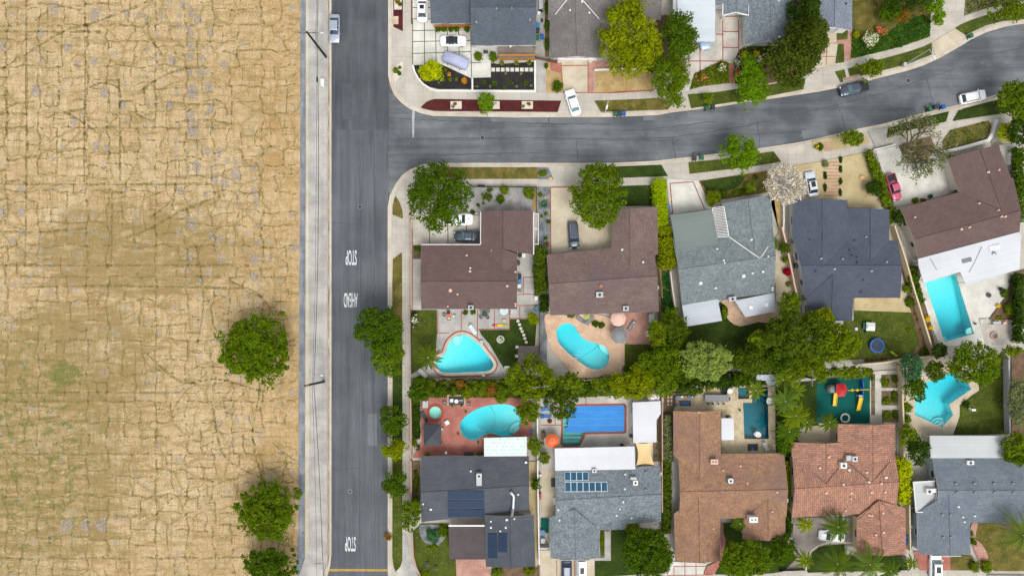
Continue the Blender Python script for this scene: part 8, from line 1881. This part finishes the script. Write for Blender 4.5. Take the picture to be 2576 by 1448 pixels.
# triangular pool sides
lounger(165,345,-45,'white','white lounger at the lower left of the triangular pool'); clutter(930,375,(.5,.3,.5),'white','white pump box below the triangular pool','pump_box','box'); clutter(1225,270,(.9,.4,.4),'white','white bench at the lower right of the dark lawn','bench','bench'); clutter(905,-50,(.6,.6,.3),'lightgrey','pale float box on the right rim of the triangular pool','pool_float','pool float',z=.34)
chair(1345,128,0,'white','white chair beside the wooden deck'); chair(1350,15,0,'white','white chair at the top of the wooden deck')
tag(None or MB().box(W(1470,-2,1.4)+(1.5,),(2.8,.2,.12)).build('beam',M['white']),'white beam over the wooden deck','beam') if 0 else None
# blue pool deck
parasol(1795,1195,92,'orange','bright orange parasol at the left of the blue pool')
lounger(1715,712,90,'navy','navy striped lounger left of the olive tree'); lounger(1720,800,180,'skyblue','sky blue lounger below the navy striped one'); lounger(1715,885,180,'blue','deep blue lounger, lowest of three left of the pool'); planter(1762,945,30,'dark red pot plant below the blue loungers','redpaint','f_rust')
chair(1680,1080,0,'wood_brown','brown chair above the orange parasol'); chair(1675,1160,0,'wood_brown','brown chair left of the orange parasol'); chair(1675,1225,0,'wood_brown','brown chair below the other brown chairs'); table(1685,1120,30,'wood_brown','brown table between the brown chairs',square=(.7,.9))
t(3,3); chair(205,1130,180,'dark','dark chair right of the blue pool'); clutter(95,1245,(.6,.35,.5),'black','black planter box above the wide white roof','planter_box','planter'); clutter(215,930,(.3,2.6,.4),'white','white counter edge along the tall white patio roof','counter','counter')
parasol(490,620,86,'floral','pink and white floral parasol above the tall white patio roof',h=2.3,mat2='white')
# travertine patio
def sofa():
    X,Y=W(880,690,.4); root=empty('outdoor_sofa',(X,Y,.16),0,'L shaped outdoor sofa with blue cushions','sofa'); 
    MB().bbox((0,.62,.25),(3.2,.6,.4),.05).build('seat',M['grey'],root,local=True); MB().bbox((-1.35,-.25,.25),(.6,1.3,.4),.05).build('seat',M['grey'],root,local=True)
    MB().bbox((0,.95,.5),(3.2,.14,.6),.05).build('backrest',M['grey'],root,local=True); MB().bbox((-1.68,-.1,.5),(.14,1.9,.6),.05).build('backrest',M['grey'],root,local=True)
    for x,y,m in ((-1.3,.7,'skyblue'),(-.5,.72,'white'),(.1,.72,'orange'),(.7,.72,'skyblue'),(1.25,.72,'frame_white'),(-1.35,-.1,'orange'),(-1.35,-.7,'skyblue')): MB().bbox((x,y,.55),(.45,.35,.2),.06).build('cushion',M[m],root,local=True)
sofa(); table(890,722,40,'dark','grey fire table with blue glass top beside the outdoor sofa',h=.5,square=(1.9,.85)); 
X,Y=W(890,722,.6); MB().bbox((0,0,.54),(1.3,.45,.04),.01).build('burner_tray',M['blue'],bpy.data.objects[[o.name for o in bpy.data.objects if o.get('label','').startswith('grey fire table')][0]],local=True)
def bar():
    X,Y=W(1280,665,.9); root=empty('outdoor_bar',(X,Y,.16),0,'long grey outdoor bar counter with four stools','bar counter'); MB().bbox((0,0,.5),(4.0,1.0,1.0),.04).build('counter',M['lightgrey'],root,local=True); MB().bbox((.05,.1,1.03),(4.2,1.25,.08),.03).build('worktop',M['grey'],root,local=True)
bar()
for i,x in enumerate((1178,1235,1305,1372)):
    X,Y=W(x,728,.7); root=empty('bar_stool',(X,Y,.16),0,['first','second','third','fourth'][i]+' black stool from the left at the grey bar','stool','stools at the outdoor bar'); MB().lathe((0,0,.66),[(.16,0),(.19,.03),(.17,.08)],14).build('seat',M['black'],root,local=True)
    for sx,sy in ((1,1),(1,-1),(-1,1),(-1,-1)): MB().tube((sx*.16,sy*.16,0),(sx*.1,sy*.1,.66),.02,n=5).build('leg',M['black'],root,local=True)
clutter(1435,665,(.55,.6,1.0),'black','black grill at the right end of the grey bar','grill','grill')
planter(1380,560,50,'dark leafy tub above the bar','dark','f_dark'); table(1450,570,34,'white','white round table near the square spa'); chair(1350,650,90,'white','white seat cushion on the bar counter') if 0 else None
lounger(1898,1258,115,'white','white lounger with blue towel below the teal pool',pillow='skyblue'); clutter(1735,1270,(1.9,1.25,.12),'dark','dark mat box with a blue cross at the pool end','floor_mat','mat'); 
X,Y=W(1735,1295,.3); tag(MB().box((X,Y,.38),(.55,.2,.06)).box((X,Y,.381),(.2,.55,.055)).build('toy_star',M['skyblue']),'small sky blue cross shaped toy on the dark mat','toy')
def floaty(x,y,label,mat='white'):
    X,Y=W(x,y,.3); root=empty('pool_float',(X,Y,.26),random.uniform(0,3),label,'pool float'); MB().lathe((0,0,0),[(.35,0),(.5,.08),(.5,.16),(.35,.22),(.2,.12)],16,sx=1.3).build('ring',M[mat],root,local=True); MB().bbox((.55,0,.2),(.4,.3,.3),.1).build('head',M[mat],root,local=True)
floaty(1800,1112,'white float in the shallow end of the teal pool'); floaty(1945,690,'white swan shaped float on the right rim of the teal pool'); planter(1572,808,12,'tiny white pot on the travertine left of the teal pool'); clutter(1430,890,(.8,.3,.5),'black','black fitting above the small white awning','heater_box','heater')
# teal play yard
t(4,3)
def playset():
    X,Y=W(275,560,1.6); root=empty('playset',(X,Y,.15),0,'red roofed climbing frame with a yellow slide','playset')
    k=1/72
    P=[(215,480),(325,478),(350,545),(320,635),(235,640),(212,560)]; Q=[]
    for p in P: q=W(*p,2.2); Q.append((q[0]-X,q[1]-Y))
    Q=Q[::-1]; c=(sum(q[0] for q in Q)/6,sum(q[1] for q in Q)/6)
    mb=MB(); mb.add([(q[0],q[1],2.1) for q in Q]+[(c[0],c[1],2.6)],[(i,(i+1)%6,6) for i in range(6)]); mb.build('roof',M['red'],root,local=True)
    for q in Q[::2]: MB().tube((q[0]*.85,q[1]*.85,0),(q[0]*.85,q[1]*.85,2.15),.06).build('post',M['blue'],root,local=True)
    MB().bbox((c[0],c[1],1.1),(1.4,1.4,.1),.02).build('platform',M['grey'],root,local=True)
    a=W(205,600,1.2);b=W(180,740,.3); d=Vector((b[0]-a[0],b[1]-a[1],-1.0)); m=Vector((a[0]+b[0],a[1]+b[1],0))/2
    L=math.hypot(b[0]-a[0],b[1]-a[1]); an=math.atan2(b[1]-a[1],b[0]-a[0])
    sl=MB(); sl.box((0,0,0),(L+.4,.6,.06)).box((0,.3,.08),(L+.4,.06,.2)).box((0,-.3,.08),(L+.4,.06,.2)); o=sl.build('slide',M['yellow'],root,local=True); o.location=(m.x-X,m.y-Y,.75); o.rotation_euler=(0,math.atan2(1.0,L)*.6,an)
    a=W(350,560,2.0);b=W(620,548,2.0); MB().tube((a[0]-X,a[1]-Y,2.0),(b[0]-X,b[1]-Y,2.0),.06).build('monkey_bar',M['yellow'],root,local=True)
    for x in (410,475): q=W(x,555,1.9); MB().lathe((q[0]-X,q[1]-Y,1.9),[(.2,0),(.24,.05),(.2,.1),(.16,.05)],14).build('hoop',M['yellow'],root,local=True)
    q=W(165,545,1.5); MB().lathe((q[0]-X,q[1]-Y,.2),[(.7,0),(.75,.9),(.55,1.35),(.1,1.5)],16).build('barrel_tower',M['grey'],root,local=True)
playset()
def slide2():
    a=W(520,650,1.3);b=W(485,810,.3); root=empty('playground_slide',(a[0],a[1],.15),0,'separate yellow slide on the right of the play yard','slide')
    L=math.hypot(b[0]-a[0],b[1]-a[1]); an=math.atan2(b[1]-a[1],b[0]-a[0]); sl=MB(); sl.box((0,0,0),(L+.3,.62,.06)).box((0,.31,.08),(L+.3,.06,.2)).box((0,-.31,.08),(L+.3,.06,.2)); o=sl.build('chute',M['yellow'],root,local=True); o.location=((b[0]-a[0])/2,(b[1]-a[1])/2,.75); o.rotation_euler=(0,.42,an)
    MB().box((.05,.25,.6),(.7,.3,1.2)).build('ladder',M['lightgrey'],root,local=True)
    for y in (480,600): q=W(545,y,1.2); MB().box((q[0]-a[0],q[1]-a[1],.7),(.12,1.4,1.2)).build('side_panel',M['blue'],root,local=True)
slide2()
def ringpool(x,y,r_,label,m1='white',m2='navy'):
    X,Y=W(x,y,.4); rr=r_/72; root=empty('ball_pit',(X,Y,.15),0,label,'ball pit'); MB().lathe((0,0,0),[(rr,0),(rr*1.04,.35),(rr*.8,.42),(rr*.72,.3),(rr*.7,.1)],24).build('rim',M[m1],root,local=True); MB().lathe((0,0,.1),[(rr*.7,0),(rr*.7,.08)],24).build('liner',M[m2],root,local=True)
ringpool(325,908,58,'white rimmed round tub at the bottom of the play yard')
t(4,2)
def trampoline():
    X,Y=W(722,1448,.7); root=empty('trampoline',(X,Y,.15),0,'round navy trampoline on the back lawn','trampoline'); rr=1.28
    MB().lathe((0,0,.7),[(rr,0),(rr,.06),(rr*.78,.08),(rr*.78,.02)],28).build('safety_pad',M['blue'],root,local=True); MB().lathe((0,0,.72),[(rr*.8,0),(rr*.8,.02)],28).build('jump_mat',M['navy'],root,local=True)
    for i in range(6): a=6.283*i/6; MB().tube((rr*math.cos(a),rr*math.sin(a),0),(rr*math.cos(a),rr*math.sin(a),2.3),.03).build('net_pole',M['navy'],root,local=True)
trampoline()
def playhouse():
    X,Y=W(635,1208,1.0); root=empty('playhouse',(X,Y,.15),-.05,'white topped playhouse with green side on the back lawn','playhouse'); MB().box((0,0,.5),(1.5,1.25,1.0)).build('wall',M['green'],root,local=True); mb=MB(); mb.add([(-.7,-.72,1.0),(.85,-.72,1.0),(.85,.72,1.0),(-.7,.72,1.0),(-.5,0,1.35),(.7,0,1.35)],[(0,1,5,4),(2,3,4,5),(1,2,5),(3,0,4)]); mb.build('roof',M['white'],root,local=True)
    for y in(-.4,0,.4): MB().box((-.85,y,.55),(.3,.3,.3)).build('window',M['teal'],root,local=True)
playhouse(); t(4,3); tag(MB().tube(W(890,70,.4)+(.5,),W(970,130,.3)+(.35,),.22,.22,12).build('play_tunnel',M['lime']),'light green play tube lying on the back lawn','toy'); t(4,2); planter(585,1278,20,'small green ball shaped pot on the back lawn','green','f_mid'); clutter(462,1238,(.5,.55,.35),'frame_white','pale toy box left of the playhouse','toy_box','toy'); planter(1950,1170,12,'tiny white pot at the pool corner')
# fire circle right
X,Y=W(2190,1320,.2); root=empty('fire_pit',(X,Y,.2),0,'round pink brick fire pit on the small patio','fire pit'); MB().lathe((0,0,0),[(.72,0),(.72,.35),(.42,.35),(.42,.1)],22).build('ring',M['pinkwall'],root,local=True); MB().lathe((0,0,.08),[(.42,0),(.42,.06)],18).build('ash_bed',M['grey'],root,local=True)
table(2130,815,28,'dark','small dark table on the white pool deck',h=.45); chair(2275,735,0,'black','black chair near the triangular planter'); chair(2310,780,100,'white','white chair near the triangular planter'); chair(2398,645,0,'black','black chair at the right edge of the pool deck'); table(2465,642,32,'white','white table at the right edge of the pool deck')
clutter(2230,1160,(1.4,.5,.5),'lightgrey','pale grill bench above the fire pit','bench','bench'); clutter(2330,1165,(.7,.5,.5),'peach','pink seat right of the pale grill bench','seat_box','seat')
t(4,1); clutter(2415,545,(.75,2.1,.9),'white','long white box in the right side yard','storage_box','storage box')
t(4,3); 
def chairgroup(): 
    chair(1885,795,20,'lightgrey','grey folding chair on the zigzag pool lawn'); clutter(1935,805,(.8,.4,.4),'white','white garden ornament on the zigzag pool lawn','garden_ornament','ornament')
chairgroup(); tag(MB().lathe(W(1078,700,.4)+(.15,),[(.15,0),(.24,.2),(.18,.38),(.03,.44)],14).build('ball',M['yellow']),'yellow ball on the left edge of the pool deck','ball')
# side yard things near slate house
t(3,2); acunit(2282,445,1.0,'round topped condenser in the side yard of the slate-blue house',(.8,.8,.8),'dark'); clutter(2280,300,(1.0,.7,.7),'white','white cabinet in the side yard of the slate-blue house','storage_box','storage box'); table(2275,185,38,'wood_brown','brown round table in the side yard of the slate-blue house')
t(2,0); clutter(1650,60,(.7,1.7,1.0),'lightgrey','lilac covered grill at the top of the side yard','covered_grill','grill'); clutter(1625,170,(.55,.55,.6),'white','white appliance box in the side yard','storage_box','storage box'); clutter(1650,125,(.7,.4,.8),'black','black grill in the side yard','grill','grill'); clutter(1665,258,(.4,.5,.4),'dark','dark stool in the side yard near the bins','stool','stool')
t(2,4); clutter(1805,270,(.7,1.4,.5),'black','black table top box beside the speckled house','storage_box','storage box'); clutter(1675,895,(.75,.8,.6),'white','white and blue lidded tub by the green mat','storage_tub','tub',lid='skyblue'); clutter(1675,1000,(.75,.9,.6),'lightgrey','pale cabinet below the lidded tub','storage_box','storage box'); clutter(1645,440,(.3,1.1,.9),'redpaint','narrow red box on the white boundary wall side','tool_box','box'); chair(1645,180,0,'white','white chair beside the thin white boundary wall'); clutter(1820,500,(.4,1.3,.6),'white','white water tank against the speckled house','water_heater','heater')
t(4,4); clutter(1165,820,(.5,.5,.6),'white','white box in the side path of the mid grey house','storage_box','storage box'); clutter(1175,720,(.6,1.6,.8),'grey','grey bin store in the side path of the mid grey house','bin_store','bin store')
t(2,4); 
for x,y,l in ((1985,0,'x'),): pass
t(3,4); planter(205,960,12,'upper small white planter by the big leafy tree'); planter(218,1000,12,'lower small white planter by the big leafy tree')
t(2,1); planter(915,1008,16,'upper pale stone pot in the gravel yard','travertine'); planter(930,1060,15,'middle pale stone pot in the gravel yard','travertine'); planter(928,1115,15,'lower pale stone pot in the gravel yard','travertine'); planter(1035,942,16,'pale pot beside the small tuft in the gravel yard','travertine'); planter(1662,1278,20,'cream stone pot in the grey stone bed','gravel_white'); rock(1705,1035,20,'small tan boulder in the grey stone bed'); rock(1770,790,28,'small boulder at the triangular gravel corner')
t(3,0); rock(-280,1,1,'x') if 0 else None

# dense understorey between the two rows of back gardens
t(2,3); cover([(40,430),(700,425),(1290,420),(2180,415),(3300,300),(3330,600),(2000,640),(1290,640),(700,640),(60,640)],'f_deep','low mixed shrubs filling the strip between the curved pools and the lower row',h=1.3,leaf=.3,dens=.8,mat2='f_olive')
t(3,2); cover([(590,1150),(840,1200),(900,1450),(860,1760),(440,1720),(450,1400)],'f_deep','dense greenery beside the pink and grey parasols',h=1.6,leaf=.3,mat2='f_olive')
t(3,3); cover([(100,250),(900,250),(900,300),(1900,330),(1900,480),(1450,500),(900,520),(610,540),(100,640)],'f_deep','dark undergrowth behind the outdoor sofa terrace',h=1.4,leaf=.3,mat2='f_dark')
t(3,3); cover([(1900,40),(2600,60),(2600,340),(2200,380),(1900,330)],'f_deep','undergrowth below the great olive tree',h=1.4,leaf=.3,mat2='f_olive')
t(3,3); cover([(2030,520),(2330,500),(2300,1180),(2180,1440),(2030,1440)],'f_dark','dark undergrowth at the feet of the palm grove',h=1.0,leaf=.28,mat2='f_deep')
T(3,2,1830,1390,150,6.5,'f_mid','green tree between the pale dome tree and the great olive tree',ry=120,leaf=.34)
T(3,2,2480,1180,170,7,'f_gold','golden crown leaning on the great olive tree',ry=140,leaf=.36)
T(3,3,420,250,170,5.5,'f_mid','green tree behind the small grass patch',ry=150,leaf=.32); T(3,3,880,330,130,5.5,'f_deep','dark green tree left below the pale dome tree',ry=130,leaf=.32)
T(3,3,30,560,150,4.5,'f_mid','low green tree right above the blue pool',ry=90,leaf=.3); T(3,3,1600,420,120,5,'f_deep','dark green tree below the olive tree by the square spa',ry=90,leaf=.3)
T(3,2,720,1120,110,4.5,'f_green','green tree on the strip beside the left pale patio roof',ry=170,leaf=.3)
